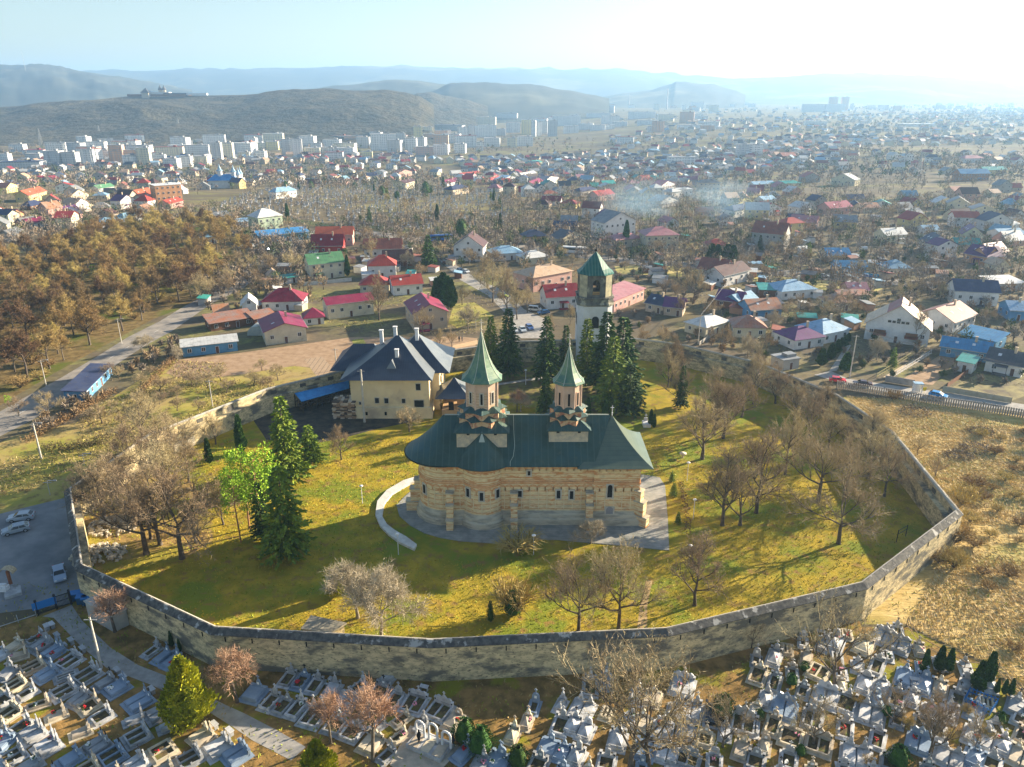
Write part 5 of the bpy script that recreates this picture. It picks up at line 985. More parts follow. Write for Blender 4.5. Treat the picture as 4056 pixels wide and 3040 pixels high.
# ---------------------------------------------------------------- houses
RC = {'maroon':((.2,.013,.028),(.26,.03,.045)),'magenta':((.19,.016,.055),(.24,.03,.075)),'red':((.3,.035,.03),(.36,.06,.045)),'orange red':((.42,.1,.04),(.48,.13,.06)),'brown':((.07,.03,.028),(.1,.045,.04)),'red brown':((.2,.06,.045),(.27,.09,.06)),'green':((.08,.22,.11),(.12,.28,.14)),'teal':((.03,.25,.23),(.05,.3,.27)),
      'purple':((.1,.03,.12),(.14,.045,.15)),'navy':((.03,.04,.09),(.045,.06,.12)),'blue':((.04,.2,.42),(.07,.27,.5)),'light blue':((.2,.36,.5),(.3,.45,.57)),'grey':((.2,.21,.22),(.28,.29,.3)),'pale grey':((.5,.51,.5),(.6,.6,.58)),'tan':((.46,.31,.2),(.52,.37,.26)),'rust':((.38,.16,.08),(.3,.22,.18)),'pink':((.4,.17,.19),(.45,.23,.24)),'dark grey':((.06,.065,.08),(.09,.095,.11)),'white':((.72,.73,.72),(.62,.63,.62))}
WCOL = {'white':(.72,.71,.69),'cream':(.66,.6,.44),'yellow':(.68,.56,.26),'pink':(.62,.38,.32),'grey':(.42,.41,.39),'orange':(.6,.34,.18),'tan':(.55,.45,.33),'red':(.34,.05,.05),'blue':(.12,.3,.5),'brown':(.2,.1,.06),'pale green':(.5,.6,.45),'brick':(.42,.24,.16)}
def roofm(c):
    a, b_ = RC[c]; return mat('roof '+c, a, b_, .35, .5, .15, 1.5, 5, lines=('X',.9,.28,tuple(x*.45 for x in a)), c3=tuple(min(1,x*.7+.05) for x in b_), s3=.3, t3=(.58,.7), rnd=.12, spec=.3, c4=tuple(x*.55+.04 for x in a), s4=.8, t4=(.54,.68))
def wallm(c): a = WCOL[c]; return mat('wall '+c, a, tuple(x*.84 for x in a), .4, .9, .05, c3=tuple(x*.62 for x in a), s3=.35, t3=(.62,.74), rnd=.1, spec=.15, c4=tuple(x*.75 for x in a), s4=1.1, t4=(.56,.7))
b = MB(); b.box((0,0,0),(1,.12,1)); b.box((0,-.07,0),(.82,.03,.84),0,1); b.box((0,-.09,0),(.06,.02,.84)); WIN = b.mesh('window', [white, glass])
b = MB(); b.box((0,0,0),(1,.12,1)); b.box((0,-.07,0),(.84,.03,.94),0,1); DOOR = b.mesh('door', [white, mat('brown door', (.12,.06,.04))])
HOUSES = []
def house(p, yaw, L, W, wh, rt, rh, wc, rc, label, group=None, detail=2, chim=True, dorm=0, oh=.5, floors=None):
    """origin at the middle of the front wall's foot; the front faces local -Y"""
    o = thing('house', label, 'house', p, yaw, group); wm, rm = wallm(wc), roofm(rc); b = MB(); hL = L/2
    b.box((0,W/2,wh/2-.4),(L,W,wh+.8))
    if rt == 'g':
        for s in (-1,1): b.add([(s*hL,0,wh),(s*hL,W,wh),(s*hL,W/2,wh+rh)], [(0,1,2)])
    if rt == 'G': b.add([(-hL,0,wh),(hL,0,wh),(0,0,wh+rh),(-hL,W,wh),(hL,W,wh),(0,W,wh+rh)], [(0,1,2),(3,4,5)])
    b.build('wall', wm, o)
    b = MB(); t = .14; xl, xr, y0, y1 = -hL-oh, hL+oh, -oh, W+oh
    def slab(q):
        b.add([tuple(v) for v in q]+[(v[0],v[1],v[2]-t) for v in q], [tuple(range(len(q)))]+[tuple(range(2*len(q)-1,len(q)-1,-1))]+[(i,len(q)+i,len(q)+(i+1)%len(q),(i+1)%len(q)) for i in range(len(q))])
    if rt == 'g':
        e = oh*rh/(W/2); slab([(xl,y0,wh-e+t),(xr,y0,wh-e+t),(xr,W/2,wh+rh+t),(xl,W/2,wh+rh+t)]); slab([(xl,W/2,wh+rh+t),(xr,W/2,wh+rh+t),(xr,y1,wh-e+t),(xl,y1,wh-e+t)])
    elif rt == 'G':
        e = oh*rh/hL; slab([(xl,y0,wh-e+t),(0,y0,wh+rh+t),(0,y1,wh+rh+t),(xl,y1,wh-e+t)]); slab([(0,y0,wh+rh+t),(xr,y0,wh-e+t),(xr,y1,wh-e+t),(0,y1,wh+rh+t)])
    elif rt == 'h':
        rx = max(.05, hL-W/2) if L > W else .05; ry = max(0, W/2-hL) if W > L else 0; z0, z1 = wh+.02, wh+rh
        A = [(xl,y0,z0),(xr,y0,z0),(xr,y1,z0),(xl,y1,z0)]; 
        if L >= W: r1, r2 = (-rx,W/2,z1),(rx,W/2,z1); b.add(A+[r1,r2], [(0,1,5,4),(1,2,5),(2,3,4,5),(3,0,4)])
        else: r1, r2 = (0,W/2-ry,z1),(0,W/2+ry,z1); b.add(A+[r1,r2], [(0,1,4),(1,2,5,4),(2,3,5),(3,0,4,5)])
        b.box((0,W/2,wh-.03),(xr-xl,y1-y0,.1))
    elif rt == 's': slab([(xl,y0,wh+.05),(xr,y0,wh+.05),(xr,y1,wh+rh),(xl,y1,wh+rh)]); 
    else: b.box((0,W/2,wh+.12),(L+oh,W+oh,.3)); b.box((L*.2,W/2,wh+.6),(3,2.4,.9))
    rf = b.build('roof', rm, o)
    if rt in 'gGh' and chim:
        x, y = (hL*.35, W*.42) if rt != 'G' else (L*.12, W*.6); b = MB(); b.box((x,y,wh+rh*.75+.5),(.6,.5,rh*.5+1.6)); b.box((x,y,wh+rh+1.3),(.75,.65,.12)); b.build('chimney', wallm('tan'), rf)
    if rt in 'gG' and detail > 1:
        e = oh*rh/(W/2 if rt == 'g' else hL); b = MB()
        if rt == 'g': [b.box((0,y_,wh-e+.02),(xr-xl+.04,.1,.2)) for y_ in (y0-.06,y1+.06)]
        else: [b.box((x_,W/2,wh-e+.02),(.1,y1-y0+.04,.2)) for x_ in (xl-.06,xr+.06)]
        b.build('gutter', wallm('grey'), rf)
        if W > 7:
            for q in range(R.choice((0,1,2))):
                f_ = .5; x_, y_ = (hL*(-.4+.7*q), W*.25) if rt == 'g' else (-hL*.5, W*(.3+.35*q)); b = MB(); a_ = math.atan2(rh, W/2 if rt == 'g' else hL); c_, s_ = math.cos(a_)*.5, math.sin(a_)*.5; zc = wh+rh*.5+.2
                if rt == 'g': b.add([(x_-.4,y_-c_,zc-s_),(x_+.4,y_-c_,zc-s_),(x_+.4,y_+c_,zc+s_),(x_-.4,y_+c_,zc+s_)], [(0,1,2,3)])
                else: b.add([(x_-c_,y_-.4,zc-s_),(x_-c_,y_+.4,zc-s_),(x_+c_,y_+.4,zc+s_),(x_+c_,y_-.4,zc+s_)], [(0,3,2,1)])
                b.build('skylight', white, rf)
        if R.random() < .45 and L > 7:
            b = MB(); px_ = R.uniform(-.25,.25)*L; b.add([(px_-1.6,-1.9,2.35),(px_+1.6,-1.9,2.35),(px_+1.6,-.06,2.75),(px_-1.6,-.06,2.75)], [(0,1,2,3)]); b.box((px_-1.5,-1.8,1.15),(.12,.12,2.3)); b.box((px_+1.5,-1.8,1.15),(.12,.12,2.3)); b.box((px_,-1.0,.12),(3.2,1.9,.3)); b.build('porch', rm, o)
    for k in range(dorm):
        x = -hL*.5+L*.5*k; b = MB(); yb = W*.14; b.add([(x-.8,yb,wh+rh*.35),(x+.8,yb,wh+rh*.35),(x,yb,wh+rh*.35+1.1),(x,yb+W*.25,wh+rh*.35+1.1)], [(0,1,2),(0,2,3),(1,3,2)]); b.build('dormer', wallm('white'), rf)
    nf = floors or max(1, int(wh/2.9)); fh = wh/nf
    if detail:
        for f in range(nf):
            n = max(1, int(L/(3.0 if detail > 1 else 4)))
            for k in range(n):
                x = -hL+(k+.5)*L/n
                if f == 0 and k == n//2 and detail > 1: inst('door', DOOR, o, (x,-.04,1.05), 0, (1.0,1,2.1)); continue
                inst('window', WIN, o, (x,-.04,f*fh+fh*.55), 0, (1.15,1,1.25))
            for k in range(max(1, int(W/4)) if detail > 1 else 1):
                m = max(1, int(W/4)) if detail > 1 else 1
                for s in (-1,1):
                    if s*p.x < 0 or detail > 1: inst('window', WIN, o, (s*(hL+.04),(k+.5)*W/m,f*fh+fh*.55), s*PI/2, (1.0,1,1.2))
        if rt == 'G' and rh > 2: inst('window', WIN, o, (0,-.04,wh+rh*.3), 0, (1.1,1,1.1))
    c = Vector((W/2*-math.sin(yaw)+p.x, W/2*math.cos(yaw)+p.y)); HOUSES.append((c.x, c.y, max(L,W)*.62)); return o
def hpx(r, x0, y0, x1, y1, W, wh, rt, rh, wc, rc, label, **k):
    p = at(r, x0, y0); q = at(r, x1, y1); d = q-p; d.z = 0; c = (p+q)/2; c.z = ground(c.x, c.y); return house(c, math.atan2(d.y, d.x), d.length, W, wh, rt, rh, wc, rc, label, **k)
HL = [
 ('H',80,112,292,108,10,5.5,'g',3,'pink','orange red','pink house with bright orange red gabled roof, topmost of the left group'),
 ('H',55,170,235,168,8,5,'g',4.2,'red','maroon','crimson walled house with steep crimson roof above the green roofed one'),
 ('H',45,312,245,290,8,6.5,'g',3.2,'cream','green','tall cream house with light green metal roof'),
 ('H',360,192,575,188,10,5,'g',3.5,'white','red brown','large white house with dark red roof and a gable porch'),
 ('H',475,235,640,228,7,3.2,'g',3.4,'brown','brown','low chalet with dark brown roof and two dormers',),
 ('H',385,300,545,295,9,5,'h',3.6,'white','red','red hipped house behind the two other scarlet roofs'),
 ('H',530,402,700,388,8,4,'g',2.6,'white','red','white bungalow under a broad scarlet roof beside tall thujas'),
 ('H',335,388,500,385,8,3.2,'h',3,'cream','red','low house with scarlet hipped roof behind the bare pollard'),
 ('H',150,540,415,507,7,5,'g',1.6,'cream','magenta','long cream two storey block with magenta roof'),
 ('H',650,607,845,590,15,5.6,'G',2.6,'tan','magenta','broad unfinished house with wide magenta gable roof nearest the residence'),
 ('H',12,576,125,566,6,2.4,'h',2.6,'white','magenta','small open summer house with magenta tent roof'),
 ('L',1645,525,1895,520,10,3.2,'h',3.6,'white','maroon','white bungalow with speckled dark maroon hip roof'),
 ('L',1665,742,1922,712,14,4.2,'G',2.0,'cream','magenta','cream house with magenta gable roof at the ploughed field'),
 ('L',1522,560,1612,553,7,4,'G',2.2,'white','pale grey','tiny white gabled house left of the maroon bungalow'),
 ('L',1350,585,1440,573,5,2.6,'g',2,'white','rust','small white shed with orange tiled roof by the road'),
 ('L',1322,655,1590,612,7,2.6,'s',1.3,'brown','rust','long low workshop with rusty striped roof'),
 ('L',1600,625,1735,600,6,2.6,'s',1.,'brown','rust','rusty roofed lean-to joined to the magenta gable house'),
 ('L',1148,815,1490,775,4.5,3.0,'s',.9,'navy' if False else 'blue','pale grey','long low shed with pale roof and dark blue wall along the field'),
 ('L',540,1095,705,925,4.6,2.8,'s',.6,'blue','navy','long roadside shed with dark navy roof'),
 ('L',1680,350,1745,345,5,3,'G',1.8,'cream','tan','tiny cream gabled hut left of the green roofed house'),
 ('L',1755,362,1870,345,4,2.4,'s',.5,'white','teal','low teal roofed outbuilding beside the green roofed house'),
 ('I',1625,1212,1935,1180,13,3.8,'g',1.6,'blue','blue','long blue garage hall with bright blue roof'),
 ('I',1625,1145,1775,1125,11,8,'h',4,'pale green','pale grey','tall pale green three storey house with light mansard roof'),
 ('I',1268,1080,1442,1062,9,3,'g',2,'grey','grey','long low barn with weathered grey roof at the cemetery edge'),
 ('I',1490,1108,1560,1102,6,3,'g',1.4,'white','light blue','small shed with light blue roof left of the tall mansard house'),
 ('I',1255,1215,1360,1208,8,3.4,'h',2.2,'white','light blue','white cottage with pale blue hip roof at the top of the wood'),
 ('I',630,1112,790,1095,8,3,'h',2,'white','light blue','low white cottage with two light blue roof slopes, left one'),('I',780,1082,890,1060,8,3,'h',2,'grey','light blue','low cottage with light blue roof, right of its twin'),
 ('I',190,1118,300,1100,8,3,'g',2,'white','magenta','white house with magenta roof at the far left slope'),('I',72,1075,165,1060,8,3.6,'G',3,'orange','magenta','orange house with magenta gable roof near the left edge'),('I',-10,1138,80,1120,8,3.4,'g',2,'white','teal','house with green roof cut by the left edge'),
 ('I',195,1000,282,985,7,2.6,'h',2.8,'brown','navy','open pavilion with blue grey tent roof at the left'),('I',420,1037,505,1025,8,3,'g',2.4,'red','purple','low house with dark plum roof at the left slope'),('I',505,1012,605,1000,8,3.4,'G',2.6,'cream','brown','cream house with dark brown gable beside the plum roof'),
 ('I',760,995,850,982,8,5.5,'G',3,'white','purple','bare white unfinished house with dark gables left of the orange flats'),('I',905,978,980,965,9,5,'g',3,'cream','orange red','cream house with orange tile roof beside the orange flats'),('I',860,945,970,930,9,4.4,'g',3.2,'pink','orange red','orange tiled house directly left of the orange flats'),
 ('I',1065,992,1150,975,8,3.4,'g',2.2,'pink','red','low red roofed house in front of the orange flats'),('I',620,885,720,878,8,3.2,'g',2.4,'white','green','white cottage with green roof'),('I',450,945,560,935,9,4.2,'G',3.6,'cream','tan','cream villa with tan tiled gables'),('I',185,950,300,930,9,5.2,'g',3.2,'yellow','orange red','yellow house with orange roof'),
 ('I',45,895,112,885,9,5,'G',3,'yellow','brown','yellow gabled house by the left edge'),('I',1730,930,1860,920,8,5,'h',3,'white','light blue','white cemetery chapel with pale blue roof among the trees'),
 ('H',882,198,1052,202,12,6.6,'G',4.6,'white','brown','tall white house with brown roof on the side street'),('H',1110,200,1285,190,10,3.2,'h',2.6,'white','light blue','white bungalow with shiny pale blue hip roof'),('H',1300,225,1440,210,9,3,'h',2.4,'cream','pale grey','cream bungalow with pale metal hip roof'),
 ('H',1292,98,1425,92,8,3.4,'h',2.8,'orange','navy','orange house with dark navy hip roof on the cemetery road'),('H',1505,112,1650,90,9,3.4,'G',3,'cream','dark grey','grey roofed house with a white framed skylight'),('H',1345,382,1570,338,12,5.6,'h',2.6,'pink','tan','large salmon house with peach hip roof left of the bell tower'),
 ('H',1425,482,1610,470,9,4.4,'g',3.2,'white','maroon','white house with crimson ribbed roof just left of the bell tower'),('H',1815,500,1990,425,8,4.2,'s',1.6,'pink','pink','long pink building right of the bell tower'),('H',2000,492,2100,512,8,3.2,'g',2.2,'tan','navy','tan house with slate blue roof right of the pink building'),('H',2105,515,2215,525,8,3.2,'g',2.2,'tan','purple','tan house with plum roof next to the slate blue one'),
 ('J',1725,1185,1920,1165,12,8.4,'G',4.6,'white','grey','tall white three storey house with grey gables in the smoke'),('J',1800,1242,1960,1225,9,4,'h',2.4,'tan','pink','low house with rose hip roof in front of the smoky tall one'),('J',1985,1248,2190,1242,13,6.6,'h',3.2,'cream','pink','big cream house with dusty pink hip roof'),
 ('J',485,870,550,862,10,6,'g',2,'cream','brown','cream two storey building at the far edge of the old cemetery'),('J',445,795,525,788,9,5.6,'G',3,'pink','red brown','pink gabled house above the old cemetery'),('J',780,905,880,895,9,4.4,'h',2.6,'tan','navy','tan house with navy hip roof right of the old cemetery'),
 ('J',1085,835,1195,828,10,4.4,'G',3.4,'white','light blue','white gabled house with pale blue roof slope'),('J',1215,800,1305,788,9,3.4,'g',2.4,'white','pale grey','white house with silver grey roof'),('J',1340,850,1440,835,9,5,'G',3.4,'white','navy','white house with two pointed gables'),('J',1285,860,1345,850,9,4,'g',2.4,'white','magenta','small white house with magenta roof left of the pointed gables'),
 ('J',745,850,820,843,8,3.6,'g',2.6,'white','magenta','white cottage with magenta roof above the old cemetery'),('J',1025,835,1085,828,8,3.6,'g',2.6,'white','red','white cottage with red roof left of the gabled one'),('J',840,800,955,790,9,3.6,'g',2.4,'pink','red','long red roofed house above the cemetery trees'),('J',1690,945,1790,935,10,4,'g',3,'pink','red','rose roofed house beside the brown field'),('J',1580,915,1680,905,9,4,'h',2.4,'grey','navy','dark blue hip roofed house at the brown field'),
 ('J',2080,880,2165,870,9,4.6,'G',3.4,'white','magenta','white house with magenta gable by the smoke'),('J',2150,930,2212,925,10,5,'h',2,'white','pale grey','white block house right of the smoke'),('J',2080,985,2190,970,10,4,'G',3,'grey','grey','grey gabled house in the smoke'),('J',1260,725,1340,715,9,4,'h',2.6,'pale green','teal','house with teal roof in the middle of the town'),
 ('M',165,335,330,355,11,5,'g',3.4,'cream','red brown','large house with red brown roof behind the dark brown one'),('M',325,378,490,335,9,4.6,'g',2.6,'white','brown','white house with very dark brown roof at the dirt track'),('M',278,500,430,522,8,3,'g',2.6,'brown','purple','long plum roofed house with two skylights'),('M',432,526,540,498,7,3,'g',2,'blue','light blue','pale blue roofed wing joined to the plum roof'),
 ('M',500,578,690,565,9,3.2,'g',2.4,'blue','rust','house with patchy blue and rust roof and blue wall'),('M',218,692,360,648,8,3.2,'h',2.2,'cream','pale grey','cream bungalow with pale ribbed hip roof behind the back wall'),('M',392,690,592,695,9,3.2,'h',2.8,'cream','rust','cream bungalow with rusty hip roof'),('M',555,442,700,447,7,3,'s',1,'brown','teal','dark red shed with teal roof'),
 ('M',690,458,905,440,11,3.2,'h',2.8,'white','light blue','white bungalow with big sky blue hip roof'),('M',770,770,955,745,9,3,'h',2.6,'white','purple','white bungalow with dark plum hip roof'),('M',945,735,1110,700,10,3.2,'h',2.8,'white','light blue','long bungalow with bright sky blue roof behind the plum one'),('M',700,900,800,885,5,2.8,'f',.3,'grey','grey','small open concrete garage at the back wall'),
 ('M',1208,700,1605,752,11,5.2,'G',6.2,'white','tan','huge white house with peach tiled roof and red balconies'),('M',1760,665,1900,610,12,3.6,'g',3,'white','red brown','white house with rust red roof behind the huge one'),('M',1768,482,2040,497,10,5,'g',3,'white','navy','long white house with black roof and white gables'),
 ('M',1800,722,2025,775,7,2.8,'s',1.4,'blue','blue','low building with patchy blue roof'),('M',1682,805,1985,852,8,3,'g',1.8,'blue','blue','long low house with dull blue roof behind the garden strips'),('M',1960,900,2190,945,9,3.2,'g',2.4,'white','dark grey','white bungalow with dark tiled roof at the right edge'),('M',1785,900,1880,920,5,3,'s',.8,'white','teal','white outbuilding with teal awning in the right yards'),
 ('M',978,218,1120,217,8,3,'g',2.4,'cream','blue','cream house with steel blue roof on the upper road'),('M',1035,285,1222,287,7,2.6,'g',1.8,'blue','blue','bright blue fenced shed pair on the upper road'),('M',1355,308,1500,306,9,3.2,'h',2.8,'cream','light blue','cream house with blue and yellow hip roof'),('M',1112,442,1232,443,8,2.8,'g',2,'pink','pink','shed with pink roof among the bungalows'),('M',1055,470,1240,470,5,2.6,'s',.8,'tan','rust','long low shed with brown roof below the pink one'),('M',1000,528,1130,524,8,3,'h',2.4,'cream','rust','bungalow with orange brown hip roof'),
 ('M',500,128,700,148,12,7.6,'g',4.4,'grey','red brown','tall grey and cream house with red brown roof on the upper road'),('M',230,155,365,153,8,3,'h',2.4,'tan','red','low house with dull red hip roof behind dark thujas'),('M',1340,108,1470,98,8,4.4,'g',2.6,'cream','pale grey','cream house with pale metal roof'),('M',1585,62,1680,60,8,3.4,'g',2,'white','light blue','low house with light blue roof at the upper right'),('M',1588,162,1742,166,9,4.8,'G',3.4,'white','navy','white house with navy gables at the upper right'),('M',1815,105,1948,112,10,5,'G',3.6,'cream','purple','cream house with violet gable roof'),
 ('M',1832,218,1962,242,10,4,'g',3.4,'orange','purple','orange house with big violet roof'),('M',1968,243,2078,236,9,4,'g',3.2,'orange','purple','right wing of the violet roofed orange house'),('M',2065,98,2212,92,10,4,'g',2,'white','light blue','white house with pale blue roof at the right edge'),('M',2030,405,2212,398,9,3,'s',1,'grey','white','low hall with white roof at the right edge'),('M',2115,585,2230,590,9,3.6,'g',2,'blue','light blue','blue walled house with pale roof at the right edge'),('M',2035,285,2112,282,7,3.2,'G',2,'cream','tan','small house with tan gable roof'),
 ('K',745,1110,905,1122,10,3.6,'g',3,'pink','pink','pink house with long rose roof'),('K',1020,1115,1160,1120,9,4,'g',3,'yellow','grey','yellow house with grey ribbed roof'),('K',560,1040,690,1028,9,4.4,'G',3,'white','red','white house with red tile roof by the smoke'),('K',995,1035,1130,1022,10,4.4,'g',3,'pink','magenta','pink house with plum red roof by the open field'),('K',390,1050,525,1030,9,4.4,'h',2.4,'white','navy','white house with dark blue hip roof near the smoke'),('K',580,975,655,968,8,4,'g',2,'white','light blue','white house with light blue roof near the smoke'),
 ('K',805,1025,905,1015,9,4,'G',2.6,'white','pale grey','white gabled house between the rose roofs'),('K',520,862,650,855,8,3,'g',2,'white','light blue','long low bungalow with bright blue roof'),('K',660,862,815,855,9,3.4,'h',2,'cream','teal','long house with teal and white roof'),('K',1000,845,1150,850,11,5.4,'G',4.6,'cream','pale grey','big cream house with grey green gable roof'),('K',830,830,935,826,11,5,'G',4,'grey','red','grey unplastered house with red gable'),('K',178,880,308,878,10,6.6,'h',2.4,'tan','dark grey','unfinished block house with dark roof edges'),
 ('K',45,840,165,838,9,4.4,'g',3,'white','magenta','white house with purple red roof'),('K',88,785,185,778,9,4.4,'g',3,'yellow','red','yellow house with red tiled roof'),('K',5,915,138,912,10,5,'f',.4,'white','pale grey','flat white house at the corner of the field'),('K',1650,990,1785,992,10,3.6,'G',3.4,'cream','pale grey','cream barn shaped house on the bare field'),('K',1960,1130,2135,1128,10,5.4,'G',3.6,'white','navy','white and red semi detached houses with dark gables'),('K',1808,820,1990,815,12,6.5,'g',3.4,'brick','blue','bare brick house with two level blue roof'),
 ('K',1960,785,2100,780,11,5,'g',2.6,'yellow','teal','yellow house with teal roof'),('K',1055,670,1165,672,12,5,'g',4,'grey','tan','house with big terracotta roof in the far right quarter'),('K',1835,705,1960,703,12,5,'h',3,'white','pink','large white villa with pink tile roof'),('K',700,690,785,680,12,5,'g',4,'brown','red brown','house with red brown roof and white lean-to'),
]
for h in HL: hpx(*h, chim=h[7] in 'gGh' and h[5] > 7)
_big = next(o for o in THINGS if o['label'].startswith('huge white house'))
for x_ in (-4.5, 4.0): b = MB(); b.box((x_,-.7,2.95),(3.2,1.4,.16)); b.box((x_,-1.36,3.4),(3.2,.08,.9)); b.build('balcony', wallm('brown'), _big); b = MB(); b.add([(x_-1.8,-1.7,2.1),(x_+1.8,-1.7,2.1),(x_+1.8,-.05,2.8),(x_-1.8,-.05,2.8)], [(0,1,2,3)]); b.build('awning', roofm('red brown'), _big)
b = MB(); _h = 5.2; _hl = max(v[0] for v in next(c for c in _big.children if c.name.startswith('wall')).data.vertices[0:8] and [v.co for v in next(c for c in _big.children if c.name.startswith('wall')).data.vertices[0:8]]); b.add([(-_hl-.5,-.55,_h-.5+.2),(.0,-.55,_h+6.2+.19),(.0,11.55,_h+6.2+.19),(-_hl-.5,11.55,_h-.5+.2)], [(3,2,1,0)]); b.build('left_roof_slope', roofm('maroon'), _big)
b = MB(); [b.box((u,-.06,_h+1.2),(.9,.06,.7)) for u in (-2.4,-1.2,0,1.2,2.4)]; b.build('attic_glazing', glass, _big)
# apartment blocks: (region, x0, x1, ytop, ybase, wall colour)
def blockmat(c):
    name = 'flats '+'%.2f%.2f%.2f' % c
    if name in MATS: return MATS[name]
    m = bpy.data.materials.new(name); m.use_nodes = True; nt = m.node_tree; N = nt.nodes; L = nt.links; bs = N['Principled BSDF']; bs.inputs['Roughness'].default_value = .8; tc = N.new('ShaderNodeTexCoord'); sp = N.new('ShaderNodeSeparateXYZ'); L.new(tc.outputs['Object'], sp.inputs[0])
    ad = N.new('ShaderNodeMath'); ad.operation = 'ADD'; L.new(sp.outputs[0], ad.inputs[0]); L.new(sp.outputs[1], ad.inputs[1])
    def band(s, per, lo, hi):
        a = N.new('ShaderNodeMath'); a.operation = 'MULTIPLY'; a.inputs[1].default_value = 1/per; L.new(s, a.inputs[0]); f = N.new('ShaderNodeMath'); f.operation = 'FRACT'; L.new(a.outputs[0], f.inputs[0])
        g = N.new('ShaderNodeMath'); g.operation = 'GREATER_THAN'; g.inputs[1].default_value = lo; L.new(f.outputs[0], g.inputs[0]); h = N.new('ShaderNodeMath'); h.operation = 'LESS_THAN'; h.inputs[1].default_value = hi; L.new(f.outputs[0], h.inputs[0]); k = N.new('ShaderNodeMath'); k.operation = 'MULTIPLY'; L.new(g.outputs[0], k.inputs[0]); L.new(h.outputs[0], k.inputs[1]); return k.outputs[0]
    a = band(ad.outputs[0], 3.4, .25, .72); z = band(sp.outputs[2], 3.0, .34, .8); k = N.new('ShaderNodeMath'); k.operation = 'MULTIPLY'; L.new(a, k.inputs[0]); L.new(z, k.inputs[1])
    # keep windows off the roof
    ge = N.new('ShaderNodeNewGeometry'); s2 = N.new('ShaderNodeSeparateXYZ'); L.new(ge.outputs['Normal'], s2.inputs[0]); lt = N.new('ShaderNodeMath'); lt.operation = 'LESS_THAN'; lt.inputs[1].default_value = .5; L.new(s2.outputs[2], lt.inputs[0]); k2 = N.new('ShaderNodeMath'); k2.operation = 'MULTIPLY'; L.new(k.outputs[0], k2.inputs[0]); L.new(lt.outputs[0], k2.inputs[1])
    ns = N.new('ShaderNodeTexNoise'); ns.inputs['Scale'].default_value = .15; L.new(tc.outputs['Object'], ns.inputs[0]); mw = N.new('ShaderNodeMix'); mw.data_type = 'RGBA'; L.new(ns.outputs[0], mw.inputs[0]); mw.inputs[6].default_value = (*c,1); mw.inputs[7].default_value = (*[x*.75 for x in c],1)
    mx = N.new('ShaderNodeMix'); mx.data_type = 'RGBA'; L.new(k2.outputs[0], mx.inputs[0]); L.new(mw.outputs[2], mx.inputs[6]); mx.inputs[7].default_value = (.3,.32,.35,1); L.new(mx.outputs[2], bs.inputs['Base Color']); MATS[name] = m; return m
BC = {'w':((.84,.84,.82),'white'),'g':((.62,.63,.63),'grey'),'c':((.82,.76,.56),'cream'),'o':((.66,.42,.28),'orange'),'y':((.76,.68,.36),'yellow'),'p':((.6,.42,.38),'pinkish')}
BL = []
def block(r, x0, x1, yt, yb, c, where, rc=None, depth=None):
    p = at(r, x0, yb); q = at(r, x1, yb); _, zt_ = zat(r, (x0+x1)/2, yt, (p.y+q.y)/2); h = max(4, zt_-p.z); L_ = (q-p).length; dp = depth or min(14, max(9, L_*.5)); cc, cn = BC[c]
    nf = max(1, round(h/3)); lab = '%s %d storey apartment block %s' % (cn, nf, where) if h > 9 else 'long low %s hall %s' % (cn, where)
    yaw = R.uniform(-.25,.25); t = thing('apartment_block' if h > 9 else 'hall', lab, 'apartment block' if h > 9 else 'hall', ((p.x+q.x)/2, p.y+dp/2, p.z), yaw, 'apartment blocks of the town' if h > 9 else 'halls of the town')
    b = MB(); b.box((0,0,h/2-1),(L_,dp,h+2)); b.build('wall', blockmat(cc), t); b = MB(); b.box((0,0,h+.3),(L_+.5,dp+.5,.6)); b.box((L_*.2,0,h+1.6),(4,4,2.2)); b.build('roof', roofm(rc) if rc else mat('flat roof', (.4,.4,.4), (.3,.3,.3), .2), t)
    if h > 12 and L_ > 12:
        for s in (-.25,.25): b = MB(); b.box((s*L_,-dp/2-.6,h/2+1),(L_*.16,1.2,h-3.2)); b.build('balcony_stack', blockmat(cc), t)
    HOUSES.append((t.location.x, t.location.y, max(L_,dp)*.65)); BL.append(t)
W1 = 'below the wooded hill'; W2 = 'in the town centre'; W3 = 'in the right hand distance'
for a in [(60,150,590,635,'w'),(285,390,632,735,'g'),(395,490,640,735,'g'),(520,590,622,738,'w'),(690,775,595,708,'o'),(865,942,612,728,'c'),(950,1030,655,700,'w'),(1025,1120,680,742,'w'),(1130,1200,665,730,'w'),(1205,1310,665,722,'c'),(1150,1300,595,665,'w'),(1130,1195,565,605,'w'),(1330,1390,580,705,'g'),(1392,1462,580,695,'c'),(1550,1610,550,620,'w'),(1665,1740,572,625,'y'),(1765,1828,558,662,'g'),(1830,1892,558,668,'w'),(1600,1665,632,685,'w'),(2022,2130,560,605,'w'),(2132,2212,522,572,'w'),(2110,2212,612,665,'w'),(2010,2095,610,660,'g'),(1490,1560,640,680,'c'),(1905,2000,612,665,'c'),(610,685,625,670,'w'),(790,860,640,690,'w'),(0,60,650,690,'w'),(160,270,650,700,'g'),(470,520,600,640,'c'),(1210,1290,560,590,'w')]: block('I', *a, W1)
